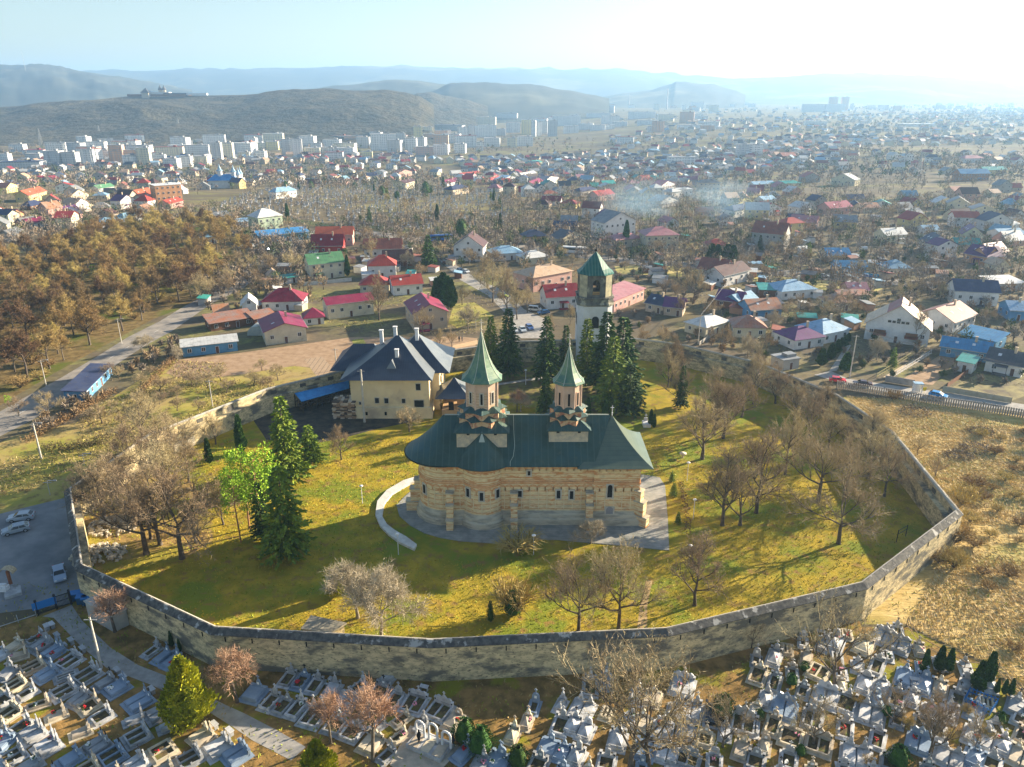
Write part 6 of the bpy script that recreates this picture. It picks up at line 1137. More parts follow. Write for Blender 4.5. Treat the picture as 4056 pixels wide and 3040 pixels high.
for a in [(-5,75,560,620,'w'),(75,178,520,570,'w'),(180,262,545,612,'g'),(265,425,525,628,'w'),(428,482,520,598,'g'),(482,555,552,640,'w'),(535,590,478,602,'y'),(592,655,480,572,'c'),(595,662,525,582,'o'),(545,655,605,665,'p'),(662,750,592,655,'w'),(735,768,500,565,'w'),(810,872,484,555,'w'),(875,915,472,540,'g'),(790,862,588,645,'w'),(935,1050,418,492,'c'),(915,1050,470,545,'w'),(925,970,575,630,'w'),(975,1075,550,605,'w'),(1055,1112,492,535,'g'),(1115,1200,452,515,'w'),(1120,1180,548,610,'c'),(1210,1270,436,530,'y'),(1272,1300,450,540,'w'),(1305,1335,450,535,'w'),(1337,1372,445,522,'w'),(1375,1432,440,540,'g'),(1435,1560,412,475,'w'),(1485,1560,476,522,'w'),(1585,1650,460,500,'w'),(1660,1725,470,505,'w'),(1733,1785,412,462,'w'),(1915,2035,386,430,'w'),(2080,2165,402,440,'c'),(1960,2030,440,470,'w'),(1700,1780,470,500,'w'),(0,70,610,660,'w'),(210,275,635,680,'y'),(1185,1280,540,600,'w'),(1660,1740,395,425,'g')]: block('J', *a, W2)
for a in [(422,490,592,678,'g'),(494,582,592,672,'w'),(825,960,338,385,'g'),(960,1095,338,385,'g'),(990,1040,292,372,'o'),(1066,1110,292,372,'o'),(128,205,325,368,'g'),(90,112,370,412,'w'),(350,386,283,320,'o'),(406,450,280,320,'g'),(1125,1145,335,375,'w'),(1235,1285,345,372,'c'),(1295,1335,345,372,'w'),(1340,1365,345,375,'g'),(1395,1445,348,378,'o'),(1660,1715,345,370,'g'),(1735,1760,345,368,'w'),(1790,1840,347,368,'g'),(110,235,410,430,'w'),(240,300,345,390,'c'),(70,210,470,492,'w')]: block('K', *a, W3)
for a in [('I',140,270,625,650,'w',W1,'maroon',16),('I',370,470,612,640,'w',W1,'light blue',18),('I',500,600,605,630,'w',W1,'maroon',16),('I',950,1140,640,668,'w',W1,'red',14),('J',320,400,482,500,'w',W2,'blue',20),('J',640,850,470,505,'g',W2,'navy',30),('J',1050,1185,395,448,'g',W2,'dark grey',40),('J',1160,1270,345,368,'g',W2,'light blue',40),('J',1430,1545,368,400,'g',W2,'dark grey',40),('J',670,740,395,412,'w',W2,'light blue',18),('K',850,980,445,470,'w',W3,'pale grey',18),('K',1440,1660,462,478,'w',W3,'white',30),('K',5,170,675,730,'w',W3,'grey',16),('I',0,240,700,755,'g',W1,'navy',22),('J',1640,1750,350,400,'g',W2,'blue',50)]: block(*a[:7], rc=a[7], depth=a[8])
# orange flats near the left slope
hp = hpx('I',988,978,1150,968,13,13.5,'f',.4,'orange','white','four storey orange block of flats with white balconies and flat roof', floors=4, chim=False)
# more blocks filling the band of the town
_rr = random.Random(31)
for (poly, cnt, sp, hh, where) in [([(0,352),(0,378),(500,352),(900,348),(1000,325),(1000,300),(860,300),(300,312),(0,330)],46,26,(9,22),W1),([(880,300),(1000,335),(1300,318),(1550,285),(1550,225),(1300,235),(1000,262)],46,28,(10,26),W2),([(1500,240),(1700,232),(1900,232),(2212,240),(2212,228),(1700,218),(1500,222)],18,55,(12,28),W3)]:
    for x, y in scatter(poly, cnt, sp, 800+cnt+sp, HOUSES, tries=2500):
        L_, dp, h = _rr.uniform(18,42), _rr.uniform(11,13), 3*round(_rr.uniform(*hh)/3); cc, cn = BC[_rr.choice('wwwwcgwo')]; z = ground(x, y)
        t = thing('apartment_block', '%s %d storey apartment block %s' % (cn, h//3, where), 'apartment block', (x,y,z), _rr.uniform(-.5,.5), 'apartment blocks of the town'); b = MB(); b.box((0,0,h/2-1),(L_,dp,h+2)); b.build('wall', blockmat(cc), t); b = MB(); b.box((0,0,h+.3),(L_+.5,dp+.5,.6)); b.box((L_*.2,0,h+1.6),(4,4,2.2)); b.build('roof', roofm(_rr.choice(('grey','pale grey','grey','red brown'))), t)
        for s_ in (-.3,.05,.34):
            b = MB(); b.box((s_*L_,-dp/2-.5,h/2+1.2),(3.2,1.0,h-3)); b.build('balcony_stack', blockmat(cc), t)
        HOUSES.append((x, y, L_*.6))
# sheds and garden fences between the houses
for (poly, cnt, seed) in [([(1330,600),(1500,640),(1700,735),(1850,720),(1900,640),(2100,600),(2050,560),(1400,560)],46,1),([(430,660),(640,690),(700,600),(1000,640),(1000,560),(680,510),(560,600)],24,2),([(1250,490),(2212,470),(2212,560),(1300,560)],26,3)]:
    for i, (x, y) in enumerate(scatter(poly, cnt, 6, 900+seed, [(a, b_, c*.85) for a, b_, c in HOUSES], tries=3000)):
        rc = _rr.choice(('rust','grey','pale grey','dark grey','teal','red brown','light blue')); wc = _rr.choice(('brown','grey','brick','white','tan')); o = house(Vector((x,y,ground(x,y))), _rr.uniform(-.6,.6)+_rr.choice((0,PI/2)), _rr.uniform(3,6), _rr.uniform(2.5,4), _rr.uniform(2,2.5), 's', _rr.uniform(.3,.9), wc, rc, '%s walled shed with %s lean-to roof between the houses' % (wc, rc), 'garden sheds', detail=0, oh=.25); o.name = 'shed'; o['category'] = 'shed'; HOUSES[-1] = (x, y, 3)
# generated town houses
palW = ['white','cream','white','cream','pink','tan','grey','yellow']; palR = ['red brown','brown','grey','pale grey','light blue','maroon','red','tan','navy','dark grey','pink','teal','grey','purple','rust','pale grey','brown']
ZONES = [ # polygon in full picture coordinates, most houses, spacing, zone words
 ([(0,400),(120,378),(520,362),(700,362),(900,358),(1000,372),(1000,398),(800,402),(470,410),(240,452),(0,470)],110,13,'near the old cemetery'),
 ([(0,470),(240,452),(330,455),(330,478),(120,500),(0,540)],14,17,'on the far left slope'),
 ([(1000,355),(1500,340),(1800,322),(1810,360),(1500,390),(1300,402),(1010,402)],330,14.5,'in the middle town'),
 ([(1000,405),(1300,405),(1520,395),(1560,430),(1420,445),(1080,430)],26,16,'above the smoke'),
 ([(1500,325),(1700,300),(2212,296),(2212,312),(1850,318),(1500,362)],240,19,'in the far right quarter'),
 ([(1700,340),(2212,340),(2212,385),(1900,372),(1700,365)],34,17,'right of the tall flats'),
 ([(1560,400),(1830,410),(1900,450),(1560,470)],10,20,'beside the open field'),
 ([(1870,440),(2212,410),(2212,560),(2000,560),(1900,510)],26,17,'in the upper right gardens'),
 ([(1150,440),(1400,450),(1560,470),(1800,480),(1800,520),(1300,530),(1180,500)],14,15,'around the upper road'),
 ([(0,300),(300,268),(520,238),(560,232),(0,240)],0,0,''),([(1300,298),(1420,272),(2212,235),(2212,292),(1700,298),(1500,322),(1300,335)],520,17,''),([(900,348),(1300,335),(1500,322),(1300,355),(1000,360)],90,14,''),([(0,352),(880,336),(900,355),(520,355),(120,372),(0,392)],170,14,''),
 ([(1320,262),(1500,240),(2212,222),(2212,235),(1420,275)],260,28,''),([(0,225),(0,200),(300,195),(300,202),(100,222)],110,30,''),([(350,190),(600,183),(1000,190),(1100,205),(820,190),(600,193)],50,30,'')]
ALL = []
for zi, (poly, cnt, sp, zw) in enumerate(ZONES):
    if cnt: ALL += [(x, y, zw) for x, y in scatter(poly, cnt, sp, 100+zi, HOUSES, tries=cnt*14)]
ALL.sort(key=lambda q: (q[2] == '', q[1])); NIND = 190
for x, y, zw in ALL[:NIND]:
    L_ = R.uniform(8.5,13); rt = R.choice('ggGhG'); wc = R.choice(palW); rc = R.choice(palR); fl = R.choice((1,1,2)); wh = 2.9*fl
    lab = '%s %s house with %s %s roof %s' % (wc, 'tall' if fl == 2 else 'low', rc, {'g':'gabled','G':'peaked','h':'hipped'}[rt], zw)
    house(Vector((x, y, ground(x, y))), R.uniform(-.5,.5)+(PI/2 if R.random() < .2 else 0), L_, R.uniform(7,9.5), wh, rt, R.uniform(2.2,3.8), wc, rc, lab, 'houses '+zw, detail=1, chim=R.random() < .5)
def far_mass():
    cols = ['white','cream','grey','tan','white']; rcs = ['red brown','grey','pale grey','light blue','maroon','brown','navy','tan','grey','dark grey']; mats = [wallm(c) for c in cols]+[roofm(c) for c in rcs]+[glass]; b = MB(); rr = random.Random(77)
    for x, y, zw in ALL[NIND:]:
        z = ground(x, y); yaw = rr.uniform(-.6,.6); L_, W_, h = rr.uniform(8,14), rr.uniform(7,10), rr.choice((3.2,5.6,5.8)); mi = rr.randrange(5); ri = 5+rr.randrange(10); ca, sa = math.cos(yaw), math.sin(yaw); b.box((x,y,z+h/2-.5),(L_,W_,h+1),yaw,mi)
        T = lambda u, v, w_: (x+u*ca-v*sa, y+u*sa+v*ca, z+w_); rh = rr.uniform(2,3.6); g = rr.choice((0,0,3)); A = [T(-L_/2-.5,-W_/2-.5,h),T(L_/2+.5,-W_/2-.5,h),T(L_/2+.5,W_/2+.5,h),T(-L_/2-.5,W_/2+.5,h)]
        if rr.random() < .4: A += [T(0,-W_/2-.5,h+rh),T(0,W_/2+.5,h+rh)]; b.add(A, [(1,2,5,4),(3,0,4,5)], ri); b.add([T(-L_/2,-W_/2,h),T(L_/2,-W_/2,h),T(0,-W_/2,h+rh)], [(0,1,2)], mi)
        else: A += [T(-L_/2+g,0,h+rh),T(L_/2-g,0,h+rh)]; b.add(A, [(0,1,5,4),(1,2,5),(2,3,4,5),(3,0,4)], ri)
        if y < 1100:
            for f in range(1 if h < 4 else 2):
                for k in range(3):
                    u = (k-1)*L_*.3; w0 = f*2.8+1.0; b.add([T(u-.5,-W_/2-.06,w0),T(u+.5,-W_/2-.06,w0),T(u+.5,-W_/2-.06,w0+1.2),T(u-.5,-W_/2-.06,w0+1.2)], [(0,1,2,3)], 15)
    o = b.build('distant_houses', mats); o['kind'] = 'stuff'
far_mass()
# blue church
def blue_church():
    p = at('I',1345,858); q = at('I',1455,872); c = (p+q)/2; t = thing('blue_roofed_church', 'white church with bright blue roof and pointed tin spires above the old cemetery', 'church', c, .1)
    b = MB(); b.box((0,6,3.5),(26,11,7)); b.box((13,6,4),(8,14,8)); b.build('wall', wallm('white'), t); b = MB(); hiproof(b,-14,14,-.8,12.8,7,12,6,.8); b.build('roof', mat('bright blue church roof', (.03,.2,.5), (.06,.3,.6), .5, .4), t)
    for x, y, z, r in ((-3,6,20,2.2),(9,6,19,2.2),(14,10,17,2.),(14,2,17,2.)):
        b = MB(); b.lathe([(r,6),(r,z-5)],(x,y),8); d = b.build('turret', white, t); b = MB(); b.lathe([(r*1.4,z-5),(r*.8,z-3.6),(r*.3,z-1),(.05,z+1.5)],(x,y),8,smooth=False); b.build('spire', roofm('light blue'), d)
blue_church()
# town trees
def mass_trees(name, zones, seed, tmats):
    rr = random.Random(seed); B = MB()
    for poly, cnt, sp, hh, mi in zones:
        for x, y in scatter(poly, cnt, sp, rr.randrange(9999), [(a, b_, c*.8) for a, b_, c in HOUSES], tries=cnt*3):
            z = ground(x, y); h = rr.uniform(*hh); far = y > 700; n = 22 if far else (60 if y > 400 else 90); r = h*.36; k = mi if isinstance(mi, int) else rr.choice(mi)
            vs = []; fs = []
            B.tube((x,y,z),(x,y,z+h*.55),.2,.1,3,0,smooth=False)
            for i in range(n):
                d = rv(rr); q_ = rr.random()**.4; c = Vector((x+d.x*r*q_, y+d.y*r*q_, z+h*.58+d.z*h*.4*q_)); e = (d*.8+rv(rr)*.7+Vector((0,0,.5))).normalized()*rr.uniform(.5,1.1)*(1.0 if not far else 1.7); s = e.cross(rv(rr)).normalized()*(.13 if not far else .5)
                o = len(vs); vs += [tuple(c-e),tuple(c-s),tuple(c+e),tuple(c+s)]; fs.append((o,o+1,o+2,o+3))
            B.add(vs, fs, k)
    o = B.build(name, tmats); o['kind'] = 'stuff'; return o
tm = [bark, mat('town twigs', (.2,.165,.13), (.28,.23,.18), .3, .9), mat('town ochre twigs', (.27,.19,.11), (.33,.24,.14), .3, .9), mat('distant evergreen', (.05,.08,.03), (.1,.13,.03), .3, .9)]
tz = []
CEM0 = [(420,470),(520,425),(640,392),(860,398),(1010,408),(1100,425),(1110,470),(1080,500),(1000,520),(820,500),(640,480),(560,490)]
for poly, cnt, hh in [([(0,470),(330,455),(560,470),(660,500),(700,600),(560,560),(480,490),(200,505),(0,560)],520,(5,10)),([(0,372),(520,352),(900,352),(1000,398),(470,415),(240,452),(0,470)],800,(5,10)),([(1000,355),(1500,340),(1800,322),(2212,345),(2212,410),(1560,430),(1080,430)],1300,(5,10)),([(1080,430),(1560,430),(2212,430),(2212,640),(1700,640),(1400,600),(1100,500)],1250,(4,9)),
    ([(1000,300),(1500,290),(2212,240),(2212,345),(1500,340),(900,350)],1300,(6,11)),([(0,320),(900,300),(900,352),(0,375)],300,(6,11)),([(1700,640),(2212,600),(2212,800),(1900,720)],60,(3,6)),([(700,480),(1000,470),(1300,490),(1350,560),(1100,600),(800,540)],260,(4,8)),(CEM0,170,(6,11)),([(420,600),(600,500),(700,520),(700,640),(480,650)],70,(3,7)),([(1300,240),(2212,215),(2212,240),(1300,300)],600,(7,12))]: tz.append((poly, cnt, 3.2 if cnt < 530 else 4.6, hh, [1,1,1,2,1,3] ))
mass_trees('distant_trees', tz, 5, tm)
CEM = [(420,470),(520,425),(640,392),(860,398),(1010,408),(1100,425),(1110,470),(1080,500),(1000,520),(820,500),(640,480),(560,490)]
NEAR = [([(400,590),(560,560),(680,640),(500,640)],12),([(680,500),(1000,520),(1250,560),(1240,640),(1000,640),(720,600)],24),([(1330,560),(1700,540),(2100,600),(1900,700),(1500,700),(1350,640)],24),([(1260,420),(1600,440),(2212,470),(2212,560),(1500,540)],20)]
for zi, (poly, cnt) in enumerate(NEAR):
    for i, (x, y) in enumerate(scatter(poly, cnt, 7, 500+zi, [(a, b_, c*.7) for a, b_, c in HOUSES], tries=2000)): tree('spread', i, Vector((x, y, ground(x, y))), R.uniform(5,9), 'bare tree in the gardens between the houses', 'bare garden trees between the houses', wide=R.uniform(.9,1.3))
for zi, (poly, cnt) in enumerate([(CEM,46)]):
    for i, (x, y) in enumerate(scatter(poly, cnt, 8, 600, tries=2000)): tree(['thuja','spruce','oval','spread','roundev'][i % 5], i, Vector((x, y, ground(x, y))), R.uniform(5,11), ['dark thuja','dark spruce','bare tree','broad bare tree','round evergreen'][i % 5]+' among the stones of the old cemetery', 'trees of the old cemetery')
mass_trees('undergrowth', [([(430,650),(700,590),(1000,560),(1300,560),(1330,700),(1500,760),(2212,860),(2212,500),(1200,500),(700,500)],700,3,(1.2,3),[1,2,1,3]),([(72,922),(207,840),(269,795),(321,761),(380,730),(397,746),(345,784),(293,819),(173,898),(86,950)],60,2.5,(1.5,3.2),[1,2]),([(560,540),(700,560),(700,640),(430,690),(430,650)],90,3,(1.5,4),[1,2,1])], 15, tm)
# old cemetery
def old_cemetery():
    sheetm = mat('old cemetery ground', (.2,.17,.08), (.3,.25,.15), .4, .95); b = MB(); P = [at('U',*p) for p in CEM]; 
    ms = [stone_mesh(0, m) for m in (marb, mgrey, mcream)]; pts = scatter(CEM, 1500, 2.3, 9, [(a, b_, c*.6) for a, b_, c in HOUSES], tries=7000); pts.sort(key=lambda q: q[1]); rr = random.Random(4); K = MB()
    for i, (x, y) in enumerate(pts):
        z = ground(x, y); yaw = rr.uniform(-.2,.2)+.2
        if i < 150:
            k = rr.randrange(3); o = inst('gravestone', ms[k], None, (x, y, z), yaw, (1,1,rr.uniform(.8,1.2))); tag(o, ['white','grey','cream'][k]+' gravestone with cross near the road edge of the old cemetery', 'gravestone', 'gravestones of the old cemetery')
        else:
            s = rr.uniform(.8,1.3); mi = rr.randrange(3); K.box((x,y,z+.2),(1.1,2.,.4),yaw,mi); K.box((x,y+1,z+.8*s),(.8,.3,1.7*s),yaw,mi); K.box((x,y+1,z+1.9*s),(.16,.2,.9),yaw,mi); K.box((x,y+1,z+2.0*s),(.6,.2,.16),yaw,mi)
    o = K.build('far_gravestones', [marb, mgrey, mcream]); o['kind'] = 'stuff'
old_cemetery()
# ---------------------------------------------------------------- hills and horizon
def ridge_mesh(name, pts, D, m, foot=1200, zb=-30, back=1500, jit=0., seg=90, label=None, bow=1.4, footz=None):
    """pts: skyline points in a region; the hill rises from foot metres in front of the crest at distance D"""
    X = []; prof = []
    for r, x, y in pts:
        u, v = src(r, x, y); d = ray('S', u, v); t = D/d[1]; X.append((d[0]*t, CH+d[2]*t))
    n = seg; xs = [X[0][0]+(X[-1][0]-X[0][0])*i/n for i in range(n+1)]
    def zz(x):
        for (a, za), (c, zc) in zip(X, X[1:]):
            if a <= x <= c: f = (x-a)/(c-a); f = f*f*(3-2*f)*.5+f*.5; return za+(zc-za)*f
        return X[-1][1]
    b = MB(); rows = []; K = 26
    for j in range(K+1):
        s = j/K; f = min(1, s/.7); y = D-foot+(foot*f) if s <= .7 else D+back*(s-.7)/.3; hf = (math.sin(f*PI/2)**bow) if s <= .7 else 1-((s-.7)/.3)**1.5
        rows.append([(x*(y/D), y, zb+(zz(x)-zb)*hf+ (jit*noise.fractal(Vector((x*.004, y*.006, D*.01)), 1, 2, 4)*min(1,hf*1.5) if jit and f < .97 else 0)) for x in xs])
    b.loft(rows, 0, False, True); o = b.build(name, m); return struct(o)
hillm = mat('wooded hillside', (.025,.03,.022), (.085,.07,.04), .02, .95, 1.0, .06, 10, c3=(.13,.11,.06), s3=.004, t3=(.56,.68), bdist=9, con=(.35,.65))
farm = mat('far hill woods', (.025,.035,.03), (.06,.06,.04), .002, .95, c3=(.18,.17,.1), s3=.0012, t3=(.52,.66))
ridge_mesh('hill', [('I',-400,400),('I',-150,372),('I',0,355),('I',300,335),('I',560,312),('I',790,290),('I',1000,283),('I',1300,283),('I',1500,280),('I',1750,262),('I',1950,250),('I',2212,250),('J',160,252),('J',330,250),('J',460,262),('J',560,285),('J',620,315),('J',660,345)], 2150, hillm, 620, -29, 800, 14, 140)
ridge_mesh('hill', [('J',500,300),('J',560,268),('J',640,262),('J',740,285),('J',850,315),('J',950,340),('J',1000,352)], 2900, hillm, 700, -30, 700, 8)
ridge_mesh('hill', [('I',1900,255),('J',150,215),('J',300,195),('J',420,185),('J',560,190),('J',700,212),('J',820,222)], 4300, farm, 1300, -30, 900, 14)
ridge_mesh('hill', [('J',640,262),('J',760,214),('J',900,205),('J',1050,208),('J',1200,214),('J',1320,228),('J',1500,250),('J',1650,278),('J',1760,300)], 3700, farm, 1000, -30, 900, 14)
ridge_mesh('hill', [('J',1700,300),('J',1850,268),('J',2000,252),('J',2150,222),('K',30,208),('K',120,206),('K',250,214),('K',380,245),('K',470,275)], 5200, farm, 1200, -30, 900, 14)
ridge_mesh('hill', [('K',380,290),('K',700,272),('K',900,255),('K',1100,236),('K',1290,225),('K',1450,228),('K',1600,240),('K',1680,258),('K',1850,273),('K',2100,272),('K',2500,272)], 7000, farm, 2200, -30, 1500, 10)
ridge_mesh('hill', [('I',-500,125),('I',-100,122),('I',60,108),('I',180,98),('I',310,99),('I',370,108),('I',420,128),('I',560,140),('I',700,160),('I',900,200),('I',1200,245)], 5200, farm, 2300, -30, 1500, 30)
ridge_mesh('hill', [('I',-500,150),('I',300,130),('I',560,134),('I',720,130),('I',900,134),('I',1050,126),('I',1170,118),('I',1320,122),('I',1500,120),('I',1700,122),('I',1900,118),('I',2100,107),('I',2212,107),('J',160,106),('J',330,105),('J',480,97),('J',640,112),('J',820,117),('J',1000,115),('J',1150,110),('J',1280,120),('J',1400,124),('J',1600,124),('J',1780,124),('J',1950,138),('J',2100,152),('K',0,148),('K',120,162),('K',300,177),('K',480,178),('K',700,168),('K',850,157),('K',1050,150),('K',1280,154),('K',1360,160),('K',1700,172),('K',1900,190),('K',2212,205),('K',2700,210)], 8600, farm, 3200, -30, 2000, 30, 160)
# monastery on the hill
def hill_monastery():
    Y = 2150; f = lambda x, y: zat('I', x, y, Y)
    t = thing('hilltop_monastery', 'far walled monastery with twin towers on the wooded hill crest', 'monastery'); wm = wallm('tan'); x0, z0 = f(820,292); x1, _ = f(1180,275)
    b = MB(); b.box(((x0+x1)/2,Y,f(1000,285)[1]+1),(x1-x0,40,6)); b.build('wall', wallm('brown'), t)
    for xx, top, w_ in ((1003,218,9),(1028,218,9)):
        x, z = f(xx, top); _, zb = f(xx, 285); b = MB(); b.lathe([(w_*.5,zb),(w_*.5,z-12)],(x,Y-5),8); d = b.build('tower', wm, t); b = MB(); b.lathe([(w_*.7,z-12),(.2,z)],(x,Y-5),8); b.build('spire', roofm('dark grey'), d)
    x, z = f(933,236); b = MB(); b.box((x,Y-22,z-24),(18,18,26)); b.build('gate_tower', wm, t); b = MB(); b.lathe([(16,z-12),(.3,z)],(x,Y-22),4,a0=PI/4,smooth=False); b.build('gate_roof', roofm('dark grey'), t)
    x, z = f(1015,262); b = MB(); b.box((x,Y-10,z-9),(50,18,18)); b.build('church_wall', wallm('white'), t); x, z = f(1110,262); b = MB(); b.box((x,Y-12,z-6),(60,14,8)); b.build('cells', roofm('navy'), t)
    x, z = f(1235,262); b = MB(); b.box((x,Y-12,z-5),(60,10,5)); b.build('outer_wall', wallm('white'), t)
hill_monastery()
def pylon(r, xb, yb, yt, label):
    p = at(r, xb, yb); _, z = zat(r, xb, yt, p.y); h = z-p.z; t = thing('pylon', label, 'pylon', p, 0, 'power pylons'); b = MB(); w_ = h*.09
    for sx in (-1,1):
        for sy in (-1,1): b.tube((sx*w_,sy*w_,0),(sx*w_*.15,sy*w_*.15,h),.35,.25,4)
    for k in range(8):
        z0, z1 = h*k/8, h*(k+1)/8; a, c = w_*(1-.85*k/8), w_*(1-.85*(k+1)/8)
        for sy in (-1,1): b.tube((-a,sy*a,z0),(c,sy*c,z1),.2,.2,3); b.tube((a,sy*a,z0),(-c,sy*c,z1),.2,.2,3)
    b.build('lattice_mast', mgrey, t); b = MB()
    for k in (.66,.78,.9): b.box((0,0,h*k),(h*.36*(1.2-k),.5,.6))
    b.build('cross_arms', mgrey, t)
for a in [('I',260,600,492,'lattice pylon at the foot of the hill, leftmost'),('I',630,570,470,'lattice pylon at the foot of the hill, second from left'),('I',1130,560,425,'tallest lattice pylon in front of the wooded hill'),('I',1705,545,482,'lattice pylon by the raised road'),('K',1545,790,640,'white lattice pylon over the right gardens')]: pylon(*a)
for i, (r, x, yt, yb, rad) in enumerate([('J',1308,248,362,6),('J',1348,246,362,6),('J',1882,280,360,6),('J',2117,240,370,7),('J',1613,318,350,4),('J',1430,345,375,4),('J',1915,300,345,14)]):
    p = at(r, x, yb); _, z = zat(r, x, yt, p.y); h = z-p.z; b = MB(); b.lathe([(rad*.55,0),(rad*.4,h),(0,h)],(0,0),10); o = b.build('factory_chimney', mat('pale chimney concrete', (.5,.48,.46), (.36,.34,.33), .05)); o.location = p
    tag(o, ['tall factory chimney, left of the twin pair','tall factory chimney, right of the twin pair','slim chimney standing alone in the far works','tallest chimney at the far right works','short stack beside the light works','short stack in front of the dark hall','squat wide cooling tower in the haze'][i], 'chimney', 'factory chimneys')
p = at('I',155,260); _, z = zat('I',150,-10,4300); b = MB(); x, z0 = zat('I',155,104,4300); b.tube((x,4300,z0-20),(x,4300,z),1.4,.6,4); tag(b.build('radio_mast', mgrey), 'thin radio mast rising above the far left hill', 'mast')
# raised road
b = MB(); rp = [at('I',x,y) for x, y in ((1500,580),(1700,575),(1900,580),(2212,590))]
for (p, zf), (q, zg) in zip(zip(rp,(2,8,8,3)), list(zip(rp,(2,8,8,3)))[1:]): b.add([(p.x,p.y,p.z+zf),(q.x,q.y,q.z+zg),(q.x,q.y+12,q.z+zg),(p.x,p.y+12,p.z+zf),(p.x,p.y,p.z+zf-1.6),(q.x,q.y,q.z+zg-1.6)], [(0,1,2,3),(4,5,1,0)])
b2 = b.build('overpass', conc); tag(b2, 'pale raised road bridge in front of the wooded hill', 'bridge')
# pole tree with dark knob by the bell tower (trimmed poplar)
tpx('thuja',1,'H',1885,115,1885,-45,'dark round headed tree on a tall bare stem in the smoke',1.0); 
for i, (x, y, yt) in enumerate([(785,450,290),(800,455,285),(825,460,260),(850,470,280),(865,475,300)]): tpx('thuja', i, 'H', x, y, x, yt, 'tall dark thuja in the row behind the magenta house', 1.6, group='tall thujas behind the magenta house')
tpx('spruce',0,'H',735,235,740,45,'big dark spruce beside the brown roofed chalet',1.3); tpx('roundev',0,'H',245,200,250,120,'big round evergreen beside the crimson house',1.); tpx('thuja',0,'H',262,290,262,160,'narrow thuja against the green roofed house',.9)
for i, (x, y, yt) in enumerate([(940,870,755),(1000,830,725),(1040,790,700),(1065,770,690),(1085,750,675),(1110,720,660),(1090,905,780)]): tpx('thuja', i, 'M', x, y, x, yt, 'clipped dark thuja along the drive to the huge white house', 1.9, group='thujas along the drive')
tpx('roundev',0,'M',700,715,695,630,'round dark evergreen beside the plum roofed bungalow',1.1,cat='shrub'); tpx('spruce',1,'M',1385,880,1385,750,'spruce in the garden of the huge white house',1.1); tpx('spruce',2,'M',1890,340,1890,220,'dark spruce in front of the violet roofed house',1.3); tpx('spruce',0,'M',555,150,555,50,'dark spruce before the tall grey house',1.1); tpx('spruce',1,'M',860,190,860,90,'small dark spruce on the upper road',1.1)
for i, (x, y, yt) in enumerate([(255,210,100),(290,210,105),(350,220,105),(385,225,110)]): tpx('thuja', i, 'M', x, y, x, yt, 'broad dark thuja in front of the red hip roof', 2.2, group='thujas before the red hip roof')
tpx('oval',1,'M',1530,740,1520,470,'white barked birch in front of the peach roof',.7)
tpx('oval',0,'L',1430,425,1410,250,'white barked birch by the road above the bungalow',.8)
for i, (x, y, yt) in enumerate([(890,780,670),(930,750,660),(1110,830,740),(700,960,840),(745,950,860),(310,1180,1010),(120,1180,1050),(1270,470,280),(1360,410,300),(560,1010,930),(1840,300,120),(1575,340,250)]): tpx('pale' if i < 3 else 'spread', i, 'L', x, y, x, yt, 'bare roadside tree along the road by the wood', 1.1, group='bare roadside trees')
OR = [(1110,1060),(1000,1030),(880,1000),(960,930),(1380,960),(1300,1010),(1200,1000),(1420,1040),(1240,1150),(700,1160),(760,1240),(860,1100),(640,1230),(1590,990),(1680,1010),(1740,960),(1640,900),(1000,1110),(1110,1150),(560,1240)]
for i, (x, y) in enumerate(OR): tree('orchard', i, at('L', x, y), R.uniform(3,5), 'small bare fruit tree in the green orchard', 'fruit trees in the orchard', wide=1.2)
def hedge(pts, h, w_, m, label, n=60, name='hedge'):
    b = MB(); rr = random.Random(len(pts)*7+int(h*10)); Q = [at(*p, z=0) for p in pts]
    for p, q in zip(Q, Q[1:]):
        for k in range(int((q-p).length*n*1.8)):
            c = p.lerp(q, rr.random()); leafq(b, c+Vector((rr.uniform(-w_,w_),rr.uniform(-w_,w_),rr.uniform(0,h))), (rv(rr)+Vector((0,0,.5))).normalized(), .6, .14, rr)
    return tag(b.build(name, m), label, 'hedge')
hb = mat('brown hedge twigs', (.2,.12,.05), (.32,.2,.09), .8)
hedge([('F',180,480),('F',330,400),('F',560,270),('F',850,100)], 1.6, .8, hb, 'long brown clipped hedge between the orchard and the road', 30)
hedge([('L',850,1080),('L',1090,830)], 1.5, .8, hb, 'brown hedge at the top of the orchard', 30); hedge([('F',310,520),('F',520,520),('F',700,490),('F',800,440)], 1.4, 1.3, mat('dark bramble', (.08,.06,.03), (.14,.11,.04), .8), 'dark bramble thicket below the orchard', 40)
hedge([('I',1400,1010),('J',0,1110),('J',250,1120),('J',560,1150),('J',800,1165)], 2.0, 1.2, thuja_m, 'long dark evergreen hedge along the old cemetery road', 22)
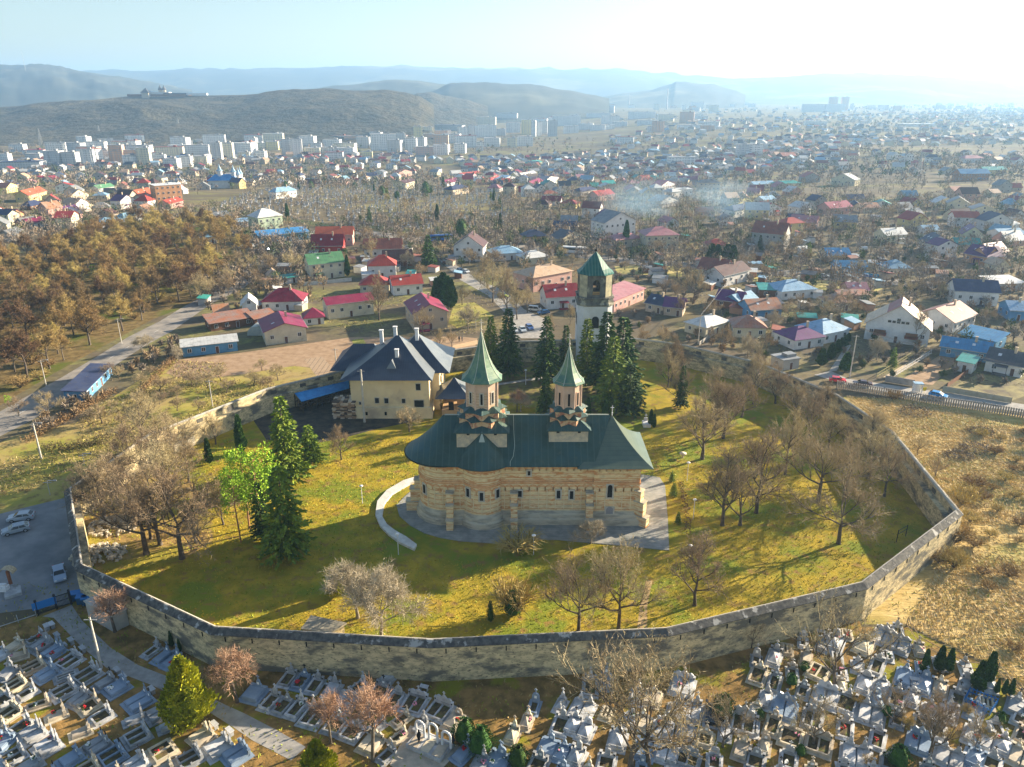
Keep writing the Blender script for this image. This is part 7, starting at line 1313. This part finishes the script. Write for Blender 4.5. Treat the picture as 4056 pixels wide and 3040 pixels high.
# shaggy dry grass tussocks and cut scrub in the right field
def tussocks():
    b = MB(); rr = random.Random(12); P = [(lambda q: (q.x,q.y))(at(*p, z=0)) for p in (('D',1250,560),('D',1960,900),('D',2250,1250),('M',2300,1250),('M',1500,1085),('M',1090,1060),('G',1620,560),('G',2030,1100))]
    xs = [p[0] for p in P]; ys = [p[1] for p in P]; c = 0
    while c < 30000:
        x, y = rr.uniform(min(xs),max(xs)), rr.uniform(min(ys),max(ys))
        if not inpoly(x, y, P): continue
        c += 1; n = noise.noise(Vector((x*.06,y*.06,3))); 
        if n < -.25 and rr.random() < .7: continue
        a = 2.2+1.3*noise.noise(Vector((x*.05,y*.05,0))); mi = 0 if rr.random() < .6 else (1 if n > -.1 else 2); leafq(b, Vector((x,y,.02)), Vector((math.cos(a),math.sin(a),.35+rr.random()*.5)).normalized(), rr.uniform(.3,.75), rr.uniform(.08,.16), rr, mi)
    o = b.build('dry_grass', [mat('straw', (.56,.41,.18), (.5,.36,.14), .5), mat('pale straw', (.64,.5,.27)), mat('brown weed', (.36,.26,.1), (.42,.33,.12), .5)]); o['kind'] = 'stuff'
tussocks()
def lawn_tufts():
    b = MB(); rr = random.Random(13); P = [(p.x,p.y) for p in WP]; xs = [p[0] for p in P]; ys = [p[1] for p in P]; c = 0
    while c < 26000:
        x, y = rr.uniform(min(xs),max(xs)), rr.uniform(min(ys),150)
        if not inpoly(x, y, P) or (-20 < x < 30 and 104 < y < 132): continue
        c += 1; n = noise.noise(Vector((x*.12,y*.12,5))); leafq(b, Vector((x,y,.0)), Vector((rr.uniform(-1,1),rr.uniform(-1,1),.7)).normalized(), rr.uniform(.2,.5), rr.uniform(.1,.2), rr, 0 if n+rr.uniform(-.3,.3) > 0 else 1)
    o = b.build('grass', [mat('yellow blade', (.5,.38,.03), (.4,.3,.03), .5), mat('green blade', (.22,.28,.02), (.28,.3,.02), .5)]); o['kind'] = 'stuff'
    b = MB(); c = 0
    while c < 9000:
        x, y = rr.uniform(-75,75), rr.uniform(42,98)
        if inpoly(x, y, P): continue
        c += 1; n = noise.noise(Vector((x*.1,y*.1,9)))
        if n < -.1: continue
        leafq(b, Vector((x,y,.0)), Vector((rr.uniform(-1,1),rr.uniform(-1,1),.8)).normalized(), rr.uniform(.25,.6), rr.uniform(.1,.2), rr, 0 if n+rr.uniform(-.3,.3) > .1 else 1)
    o = b.build('weeds', [MATS['green blade'], MATS['brown weed']]); o['kind'] = 'stuff'
lawn_tufts()
def rough_grass():
    b = MB(); rr = random.Random(19); Z = [[(lambda q: (q.x,q.y))(at(*p, z=0)) for p in P_] for P_ in ([('F',100,420),('F',560,320),('L',650,1100),('L',1080,830),('L',2100,900),('L',1650,1030),('L',1180,1200),('F',1080,430),('F',760,600),('F',300,850),('F',-60,960),('F',-60,620)],[('M',0,180),('M',2212,330),('M',2212,1000),('M',1300,930),('M',1000,880),('M',100,700)],[('L',1900,350),('H',1230,350),('H',1180,640),('H',600,640),('H',0,600),('L',1900,700)])]
    for P_, n_ in zip(Z, (9000,9000,4000)):
        xs = [p[0] for p in P_]; ys = [p[1] for p in P_]; c = 0
        while c < n_:
            x, y = rr.uniform(min(xs),max(xs)), rr.uniform(min(ys),max(ys))
            if not inpoly(x, y, P_): continue
            c += 1
            if noise.noise(Vector((x*.05,y*.05,2))) < -.05 or any((x-a)**2+(y-h_)**2 < r_*r_ for a, h_, r_ in HOUSES): continue
            leafq(b, Vector((x,y,.02)), Vector((rr.uniform(-1,1),rr.uniform(-1,1),.6)).normalized(), rr.uniform(.4,.9), rr.uniform(.12,.25), rr, rr.choice((0,1,2)))
    o = b.build('rough_grass', [mat('olive blade', (.3,.27,.06)), mat('dull straw', (.42,.33,.15)), mat('brown stalk', (.22,.16,.07))]); o['kind'] = 'stuff'
rough_grass()
for i, (x, y, s) in enumerate([(1985,680,2.6),(2100,635,3.),(1700,390,3.2),(2130,520,2.4)]):
    b = MB(); rr = random.Random(i)
    for k in range(500):
        d = rv(rr); d.z = abs(d.z); leafq(b, Vector((d.x*s*1.3,d.y*s,d.z*s*.4))*rr.uniform(.7,1), rv(rr), .8, .1, rr)
    o = b.build('brush_heap', mat('dark brush', (.1,.08,.06), (.17,.14,.11), 1)); o.location = at('G', x, y); tag(o, ['dark heap of cut brush on the dry field, left of a pair','dark heap of cut brush on the dry field, right of a pair','flattened brown thicket near the lane on the dry field','small brush heap at the right edge of the dry field'][i], 'brush heap')
for i, (r, x, y, yt) in enumerate([('G',1710,670,540),('G',1830,810,680),('G',2000,1000,840),('D',1620,100,-60),('D',1500,60,-60),('M',1390,1080,1010),('G',2080,900,780),('G',1950,1250,1100)]): tpx('spread' if i < 2 else 'bush', i, r, x, y, x, yt, 'small bare sapling on the dry field', 1.2, group='saplings on the dry field')
for i, (x, y) in enumerate(scatter([(2110,930),(2260,900),(2300,1500),(2180,1480),(2130,1300),(2090,1150)], 34, 2.6, 71)): tree('bush', i, Vector((x, y, 0)), R.uniform(1.2,2.6), 'reddish brown scrub bush on the dry field at right', 'scrub on the dry field', wide=1.5, cat='shrub')
# ---------------------------------------------------------------- vehicles
CARM = {}
tyre = mat('tyre rubber', (.02,.02,.02)); chrome = mat('wheel rim', (.5,.5,.52), rough=.3, metal=.6); hl = mat('headlight glass', (.8,.8,.8), rough=.1); tl = mat('tail light', (.5,.02,.02), rough=.2)
def car(p, yaw, color, cname, label, body='hatch', s=1.):
    t = thing('parked_car', label, 'car', p, yaw, None, (s,s,s)); pm = mat('car paint '+cname, color, rough=.25, spec=.6)
    # side profile x: front = +x
    P = {'hatch':[(2.05,.35),(2.1,.6),(1.95,.8),(1.1,.95),(.35,1.42),(-1.35,1.46),(-1.85,1.05),(-2.0,.95),(-2.05,.35)],'sedan':[(2.25,.35),(2.28,.6),(2.1,.78),(1.15,.92),(.5,1.38),(-.8,1.42),(-1.4,1.0),(-2.15,.96),(-2.25,.7),(-2.22,.35)],'van':[(2.1,.35),(2.15,.75),(1.8,1.1),(1.1,1.75),(-2.0,1.85),(-2.15,1.2),(-2.15,.35)]}[body]
    def sec(y, ins, zi): return [(x, y, z) if z < .98 else (x*1., y*ins, z) for x, z in P]
    b = MB(); n = len(P); A = sec(-.86,.8,0); B_ = sec(.86,.8,0); b.add(A+B_, [(i,(i+1)%n,n+(i+1)%n,n+i) for i in range(n)]+[tuple(range(n-1,-1,-1)), tuple(range(n,2*n))]); b.build('body', pm, t)
    # glass band
    hi = [q for q in P if q[1] > 1.2]; xf, xr = max(q[0] for q in hi), min(q[0] for q in hi); zt_ = max(q[1] for q in hi)-.1; lo = 1.0; xb = [q for q in P if .9 <= q[1] <= 1.12]; f0, r0 = max(q[0] for q in xb), min(q[0] for q in xb if True)
    for sy in (-1,1):
        b = MB(); fx = f0-.35; rx = (xr-.35 if body == 'sedan' else xr-.3); mid = (xf+xr)/2
        for a0, a1, c0, c1 in ((fx,mid+.05,xf-.1,mid+.05),(mid-.05,rx+.1,mid-.05,xr+.12)):
            y0, y1 = sy*.84, sy*.70; q = [(a0,y0,lo),(a1,y0,lo),(c1,y1,zt_),(c0,y1,zt_)]; b.add([(x,y+sy*.035,z) for x, y, z in q], [(0,1,2,3)])
        b.build('side_window', glass, t)
    b = MB(); fr = [q for q in P]; i0 = max(range(n), key=lambda i: P[i][0]-3*abs(P[i][1]-.94)); 
    k = next(i for i in range(n) if P[i][1] > 1.3); (xa,za),(xc,zc) = P[k-1], P[k]; nx, nz = (za-zc), (xa-xc); l = math.hypot(nx, nz); ox, oz = -nx/l*.02, nz/l*.02
    b.add([(xa-.08*(xa-xc)+abs(ox),-.74,za+.08*(zc-za)+.02),(xa-.08*(xa-xc)+abs(ox),.74,za+.08*(zc-za)+.02),(xc+abs(ox)+.02,.64,zc-.02+.01),(xc+abs(ox)+.02,-.64,zc-.02+.01)], [(0,1,2,3)]); b.build('windscreen', glass, t)
    k = max(i for i in range(n) if P[i][1] > 1.3); (xa,za),(xc,zc) = P[k], P[k+1]
    b = MB(); b.add([(xa-.03,-.62,za-.02),(xa-.03,.62,za-.02),(xc-.03,.7,zc+.04),(xc-.03,-.7,zc+.04)], [(0,1,2,3)]); b.build('rear_window', glass, t)
    for x in (1.3,-1.3):
        for sy in (-1,1):
            b = MB(); b.tube((x,sy*.72,.32),(x,sy*.9,.32),.32,.32,12,0,True); w_ = b.build('wheel', tyre, t); b = MB(); b.tube((x,sy*.885,.32),(x,sy*.91,.32),.2,.2,10,0,True); b.build('rim', chrome, w_)
    for sy in (-.62,.62):
        b = MB(); b.box((P[1][0]-.06,sy,.66),(.12,.32,.14)); b.build('headlight', hl, t); b = MB(); b.box((P[-2][0] if body != 'van' else -2.14,sy*1.1,.85),(.08,.22,.22)); b.build('tail_light', tl, t)
    b = MB(); [b.box((.75,s_*.97,1.02),(.14,.18,.12)) for s_ in (-1,)]; b.build('mirror', pm, t); b = MB(); b.box((.75,.97,1.02),(.14,.18,.12)); b.build('mirror', pm, t)
    return t
def cpx(r, x0, y0, x1, y1, color, cname, label, body='hatch', s=1., pth=False):
    """(x0,y0) rear and (x1,y1) front, on the ground"""
    p = at(r, x0, y0); q = at(r, x1, y1); d = q-p; return car((p+q)/2, math.atan2(d.y, d.x), color, cname, label, body, s)
sil = (.42,.46,.5)
cpx('F',240,1020,80,1040,(.4,.45,.5),'silver','silver hatchback parked on the yard edge, upper of the two'); cpx('F',205,1100,40,1140,(.3,.35,.4),'grey silver','silver three door hatchback parked on the yard edge, lower of the two')
cpx('A',462,110,478,220,(.3,.38,.5),'pale blue','pale blue saloon parked alone beside the left wall corner','sedan')
cpx('M',988,965,1100,975,(.55,.015,.03),'red','bright red hatchback parked in the lane behind the wall'); cpx('M',1262,998,1135,985,(.05,.02,.025),'maroon black','dark maroon saloon behind the red hatchback','sedan'); cpx('M',1625,1055,1718,1075,(.02,.22,.55),'blue','blue small car parked by the white shelter')
cpx('T',990,75,1030,125,(.55,.6,.62),'light silver','silver saloon in the yard behind the wall, left of the blue estate','sedan'); cpx('T',1075,55,1120,95,(.12,.2,.42),'dusty blue','dusty blue estate in the yard behind the wall'); cpx('T',890,80,930,140,(.6,.62,.62),'white','white car half hidden by the dark spruces')
cpx('H',905,255,935,268,(.15,.25,.4),'mid blue','blue car parked behind a white one on the side street'); cpx('H',940,262,965,272,(.7,.7,.7),'white','white car parked on the side street below the tall white house'); cpx('H',1150,405,1188,410,(.45,.5,.05),'lime','lime yellow car on the street below the salmon house'); cpx('H',1440,505,1370,512,(.02,.1,.25),'navy','navy car by the wall left of the bell tower'); cpx('H',1330,488,1380,492,(.6,.6,.6),'white','white van behind the navy car','van'); cpx('H',825,215,858,222,(.08,.03,.03),'dark','dark car in the garage lane of the tall white house')
cpx('H',720,670,780,690,(.02,.1,.2),'navy','dark blue car in shade under the magenta house') if False else None
for i, (x0, y0, x1, y1, c, cn) in enumerate([(1495,1240,1560,1245,(.5,.5,.5),'silver'),(1570,1235,1625,1225,(.6,.6,.6),'white'),(1655,1262,1700,1250,(.02,.12,.2),'navy'),(1735,1250,1700,1262,(.4,.42,.45),'silver'),(1745,1225,1780,1210,(.7,.7,.7),'white'),(1480,1025,1500,1028,(.6,.6,.6),'white'),(1505,1022,1530,1024,(.2,.3,.45),'mid blue'),(1540,1035,1565,1038,(.3,.3,.32),'grey silver'),(1590,1195,1620,1205,(.3,.3,.32),'grey silver')]):
    cpx('I',x0,y0,x1,y1,c,cn,'%s car parked %s' % (cn, 'beside the blue garage hall' if y0 > 1100 else 'in the old cemetery car park'), s=1.1).__setitem__('group','cars parked outside the blue hall')
for r, x0, y0, x1, y1, c, cn, lb in [('M',925,310,1000,318,(.5,.6,.65),'light silver','pale car in front of the blue sheds, leftmost of three'),('M',1060,322,1130,326,(.03,.08,.25),'navy','navy car in front of the blue sheds, middle of three'),('M',1190,312,1265,320,(.1,.12,.3),'dusty blue','dusty blue car in front of the blue sheds, rightmost of three'),('M',1320,160,1355,163,(.4,.5,.5),'silver','silver car beside the white tank'),('M',500,385,540,385,(.6,.6,.6),'white','white car on the dirt drive of the brown roofed house'),('M',1600,195,1640,205,(.7,.7,.7),'white','white van near the navy gabled house')]: cpx(r,x0,y0,x1,y1,c,cn,lb)
def bus(r, x0, y0, x1, y1, color, cn, label):
    p = at(r,x0,y0); q = at(r,x1,y1); d = q-p; t = thing('bus', label, 'bus', (p+q)/2, math.atan2(d.y,d.x)); L_ = 11.5; b = MB(); b.box((0,0,1.75),(L_,2.5,2.6)); b.box((0,0,3.1),(L_*.96,2.3,.16)); b.build('body', mat('bus paint '+cn, color, rough=.3), t)
    for s in (-1,1): b = MB(); b.box((0,s*1.26,2.2),(L_*.92,.04,.95)); b.build('side_windows', glass, t)
    b = MB(); b.box((L_/2+.01,0,2.1),(.04,2.2,1.3)); b.build('windscreen', glass, t)
    for x in (-3.4,3.6):
        for s in (-1.1,1.1): b = MB(); b.tube((x,s-.12,.48),(x,s+.12,.48),.48,.48,12,0,True); b.build('wheel', tyre, t)
bus('J',662,1195,752,1190,(.02,.15,.5),'blue','blue coach on the road along the old cemetery'); bus('H',1510,150,1655,158,(.7,.72,.72),'white','white long bus on the upper road above the bell tower')
# shelter, white tank, tomb, greenhouse
t = thing('street_kiosk', 'small white shelter with pale blue roof beside the lane', 'shelter', at('M',1540,1035), -.15); b = MB(); [b.box((x,y,1.2),(.15,.15,2.4)) for x in (-.9,.9) for y in (-.6,.6)]; b.box((0,.6,1.2),(1.8,.06,2.2)); b.build('frame', white, t); b = MB(); b.box((0,0,2.5),(2.2,1.7,.18)); b.build('roof', roofm('light blue'), t)
b = MB(); b.box((0,0,1.1),(.9,.06,.9)); b.tube((0,0,0),(0,0,1),.04,.04,4); o = b.build('road_sign', mat('yellow sign', (.75,.55,.02))); o.location = at('M',1585,1040); tag(o, 'small yellow square sign beside the white shelter', 'sign')
b = MB(); b.tube((-1.6,0,1.1),(1.6,0,1.1),1.0,1.0,14,0,True); o = b.build('water_tank', white); o.location = at('M',1205,148); tag(o, 'white horizontal tank in a yard below the cream pale roofed house', 'tank')
p = at('L',1600,680); b = MB(); b.loft([[(-2.6*math.cos(PI*k/10),y,2.9*math.sin(PI*k/10)) for k in range(11)] for y in (0,5.5)],0,False); b.add([(-2.6*math.cos(PI*k/10),0,2.9*math.sin(PI*k/10)) for k in range(11)],[tuple(range(11))]); o = b.build('polytunnel', mat('greenhouse film', (.4,.42,.4), (.5,.5,.42), 1, .35)); o.location = p; tag(o, 'grey arched greenhouse beside the magenta gable house', 'greenhouse')
p = at('H',2005,1160); t = thing('grave_monument', 'small white tomb with a cross between the two dark thujas', 'tomb', p); b = MB(); b.box((0,0,.4),(1.6,2.4,.8)); b.build('tomb', white, t); b = MB(); b.box((0,1,1.1),(.8,.3,.8)); crossb(b,0,1,1.5,.9,.14); b.build('cross', marb, t)
fence('front_garden_wall', [('H',1,345),('H',285,318)], 1.6, 3, marb, mat('pale concrete fence', (.5,.52,.5), (.42,.44,.42), 1), 'pale concrete fence below the green roofed house', solid=True)
fence('lane_wall', [('M',1340,970),('M',1520,1000)], 1.9, 3, mgrey, mat('grey block wall', (.22,.21,.2), (.3,.29,.27), 1), 'dark grey block wall along the lane', 'wall', solid=True)
fence('lane_fence', [('M',1700,1030),('M',2130,1105)], 1.6, 3, conc, mat('ochre concrete fence', (.34,.31,.22), (.4,.37,.28), 1), 'ochre concrete fence along the lane at the right', solid=True)
fence('garden_fence', [('M',1290,945),('M',1590,760)], 1.4, 1.2, mat('olive timber', (.4,.36,.16)), MATS['olive timber'], 'olive wooden fence beside the long garden path')
fence('garden_fence', [('M',1400,940),('M',1630,795)], 1.3, 2, white, white, 'pale railing on the right of the long garden path')
fence('garden_fence', [('M',1730,1005),('M',1940,860)], 1.3, 3, MATS['wall brown'], MATS['wall brown'], 'brown board fence between the yards at right', solid=True)
fence('garden_fence', [('M',180,740),('M',350,620)], 1.2, 2, conc, conc, 'pale fence beside the pale hipped bungalow', solid=True); fence('garden_fence', [('M',430,780),('M',640,660)], 1.2, 2, conc, mat('ochre rail', (.45,.38,.2)), 'ochre fence behind the back wall of the precinct')
fence('blue_fence', [('M',1020,300),('M',1225,310),('M',1300,320)], 1.6, 3, bluep, mat('sky blue fence', (.05,.35,.6), (.08,.42,.65), 1), 'sky blue board fence along the upper road', solid=True)
road('path', [(('M',1330,940),('M',1395,940)),(('M',1590,785),('M',1640,790))], .02, mat('tan garden path', (.5,.4,.28), (.42,.33,.22), 1)); road('path', [(('M',990,905),('M',1040,900)),(('M',1100,740),('M',1130,740))], .02, conc)
sheet('garden_beds', [('M',1440,960),('M',1690,800),('M',1800,830),('M',1640,990)], .014, soil); sheet('garden_beds', [('M',1750,1010),('M',1960,900),('M',2212,960),('M',2212,1060),('M',2130,1090)], .014, mat('weedy garden', (.16,.13,.06), (.3,.26,.1), .4, .95, c3=(.1,.08,.05), s3=.2, t3=(.5,.6)))
sheet('meadow', [('M',430,280),('M',600,300),('M',900,330),('M',1350,370),('M',1300,400),('M',960,400),('M',560,370)], .012, mat('pale meadow', (.38,.34,.09), (.46,.38,.14), .1, .95)); sheet('meadow', [('H',1820,230),('H',2212,225),('H',2212,290),('H',1830,270)], .012, MATS['pale meadow']); sheet('sand_patch', [('H',860,715),('H',880,690),('H',1020,660),('H',1020,685)], .02, mat('orange sand', (.62,.42,.24), (.55,.36,.2), 1))
sheet('verge', [('H',850,560),('H',880,450),('H',1000,440),('H',1120,520),('H',900,590)], .012, mat('olive verge', (.28,.27,.05), (.38,.32,.09), .2, .95)); sheet('meadow', [('K',320,950),('K',560,900),('K',560,930),('K',400,990)], .03, MATS['pale meadow'])
def wires(pts, label):
    b = MB()
    for k in (-.6,0,.6):
        for p, q in zip(pts, pts[1:]):
            for i in range(8):
                f0, f1 = i/8, (i+1)/8; a = p.lerp(q, f0); c = p.lerp(q, f1); a.z -= 4*1.2*f0*(1-f0); c.z -= 4*1.2*f1*(1-f1); b.tube(a+Vector((k*.3,k,0)), c+Vector((k*.3,k,0)), .03, .03, 3)
    tag(b.build('power_lines', black), label, 'power lines')
_p = [at('M',1120,945)+Vector((0,0,14)), at('M',1850,1010)+Vector((0,0,9)), at('M',2400,1080)+Vector((0,0,9))]; wires(_p, 'sagging wires running right from the lane pole')
wires([at('M',478,270)+Vector((0,0,9)), at('M',1020,335)+Vector((0,0,9)), at('M',1650,360)+Vector((0,0,9))], 'wires along the upper road'); wires([at('M',172,735)+Vector((0,0,9)), at('M',478,270)+Vector((0,0,9))], 'wires from the pale bungalow to the upper road')
# smoke
def smoke():
    b = MB(); rr = random.Random(2); m = bpy.data.materials.new('smoke'); m.use_nodes = True; nt = m.node_tree; nt.nodes.remove(nt.nodes['Principled BSDF']); v = nt.nodes.new('ShaderNodeVolumePrincipled'); v.inputs['Density'].default_value = .02; v.inputs['Color'].default_value = (.45,.72,1,1); v.inputs['Anisotropy'].default_value = .2
    tc = nt.nodes.new('ShaderNodeTexCoord'); ns = nt.nodes.new('ShaderNodeTexNoise'); ns.inputs['Scale'].default_value = 3; ns.inputs['Detail'].default_value = 4; nt.links.new(tc.outputs['Generated'], ns.inputs[0])
    ln = nt.nodes.new('ShaderNodeVectorMath'); ln.operation = 'DISTANCE'; ln.inputs[1].default_value = (.5,.5,.5); nt.links.new(tc.outputs['Generated'], ln.inputs[0]); mr = nt.nodes.new('ShaderNodeMapRange'); mr.inputs[1].default_value = .48; mr.inputs[2].default_value = .1; mr.inputs[3].default_value = 0; mr.inputs[4].default_value = 1; nt.links.new(ln.outputs['Value'], mr.inputs[0])
    m2 = nt.nodes.new('ShaderNodeMapRange'); m2.inputs[1].default_value = .42; m2.inputs[2].default_value = .7; m2.inputs[4].default_value = SMOKE; nt.links.new(ns.outputs[0], m2.inputs[0]); mu = nt.nodes.new('ShaderNodeMath'); mu.operation = 'MULTIPLY'; nt.links.new(mr.outputs[0], mu.inputs[0]); nt.links.new(m2.outputs[0], mu.inputs[1]); nt.links.new(mu.outputs[0], v.inputs['Density']); nt.links.new(v.outputs[0], nt.nodes['Material Output'].inputs['Volume'])
    c = at('U',1480,480); b.lathe([(0,-1),(.6,-.8),(1,0),(.6,.8),(0,1)],(0,0),16); o = b.build('smoke', m); o.location = (c.x, c.y, c.z+13); o.scale = (62,34,15); o['kind'] = 'stuff'
SMOKE = .035
smoke()
# ---------------------------------------------------------------- labels: tell look-alikes apart
ORD = ['first','second','third','fourth','fifth','sixth','seventh','eighth','ninth','tenth','eleventh','twelfth']
def finish_labels():
    D = {}
    for o in THINGS: D.setdefault(o['label'], []).append(o)
    for lab, os_ in D.items():
        if len(os_) == 1: continue
        if len(os_) > 24: 
            for o in os_: o['group'] = o.get('group') or lab[:40]
            continue
        os_.sort(key=lambda o: pix(o.location)[0] if o.location.length else 0); n = len(os_)
        for i, o in enumerate(os_):
            w_ = 'leftmost' if i == 0 else 'rightmost' if i == n-1 else ('middle' if n == 3 else (ORD[i]+' from left' if i < 12 else ORD[n-1-i]+' from right')); o['label'] = lab+', '+w_
            if not o.get('group'): o['group'] = ' '.join(lab.split()[:5])
finish_labels()
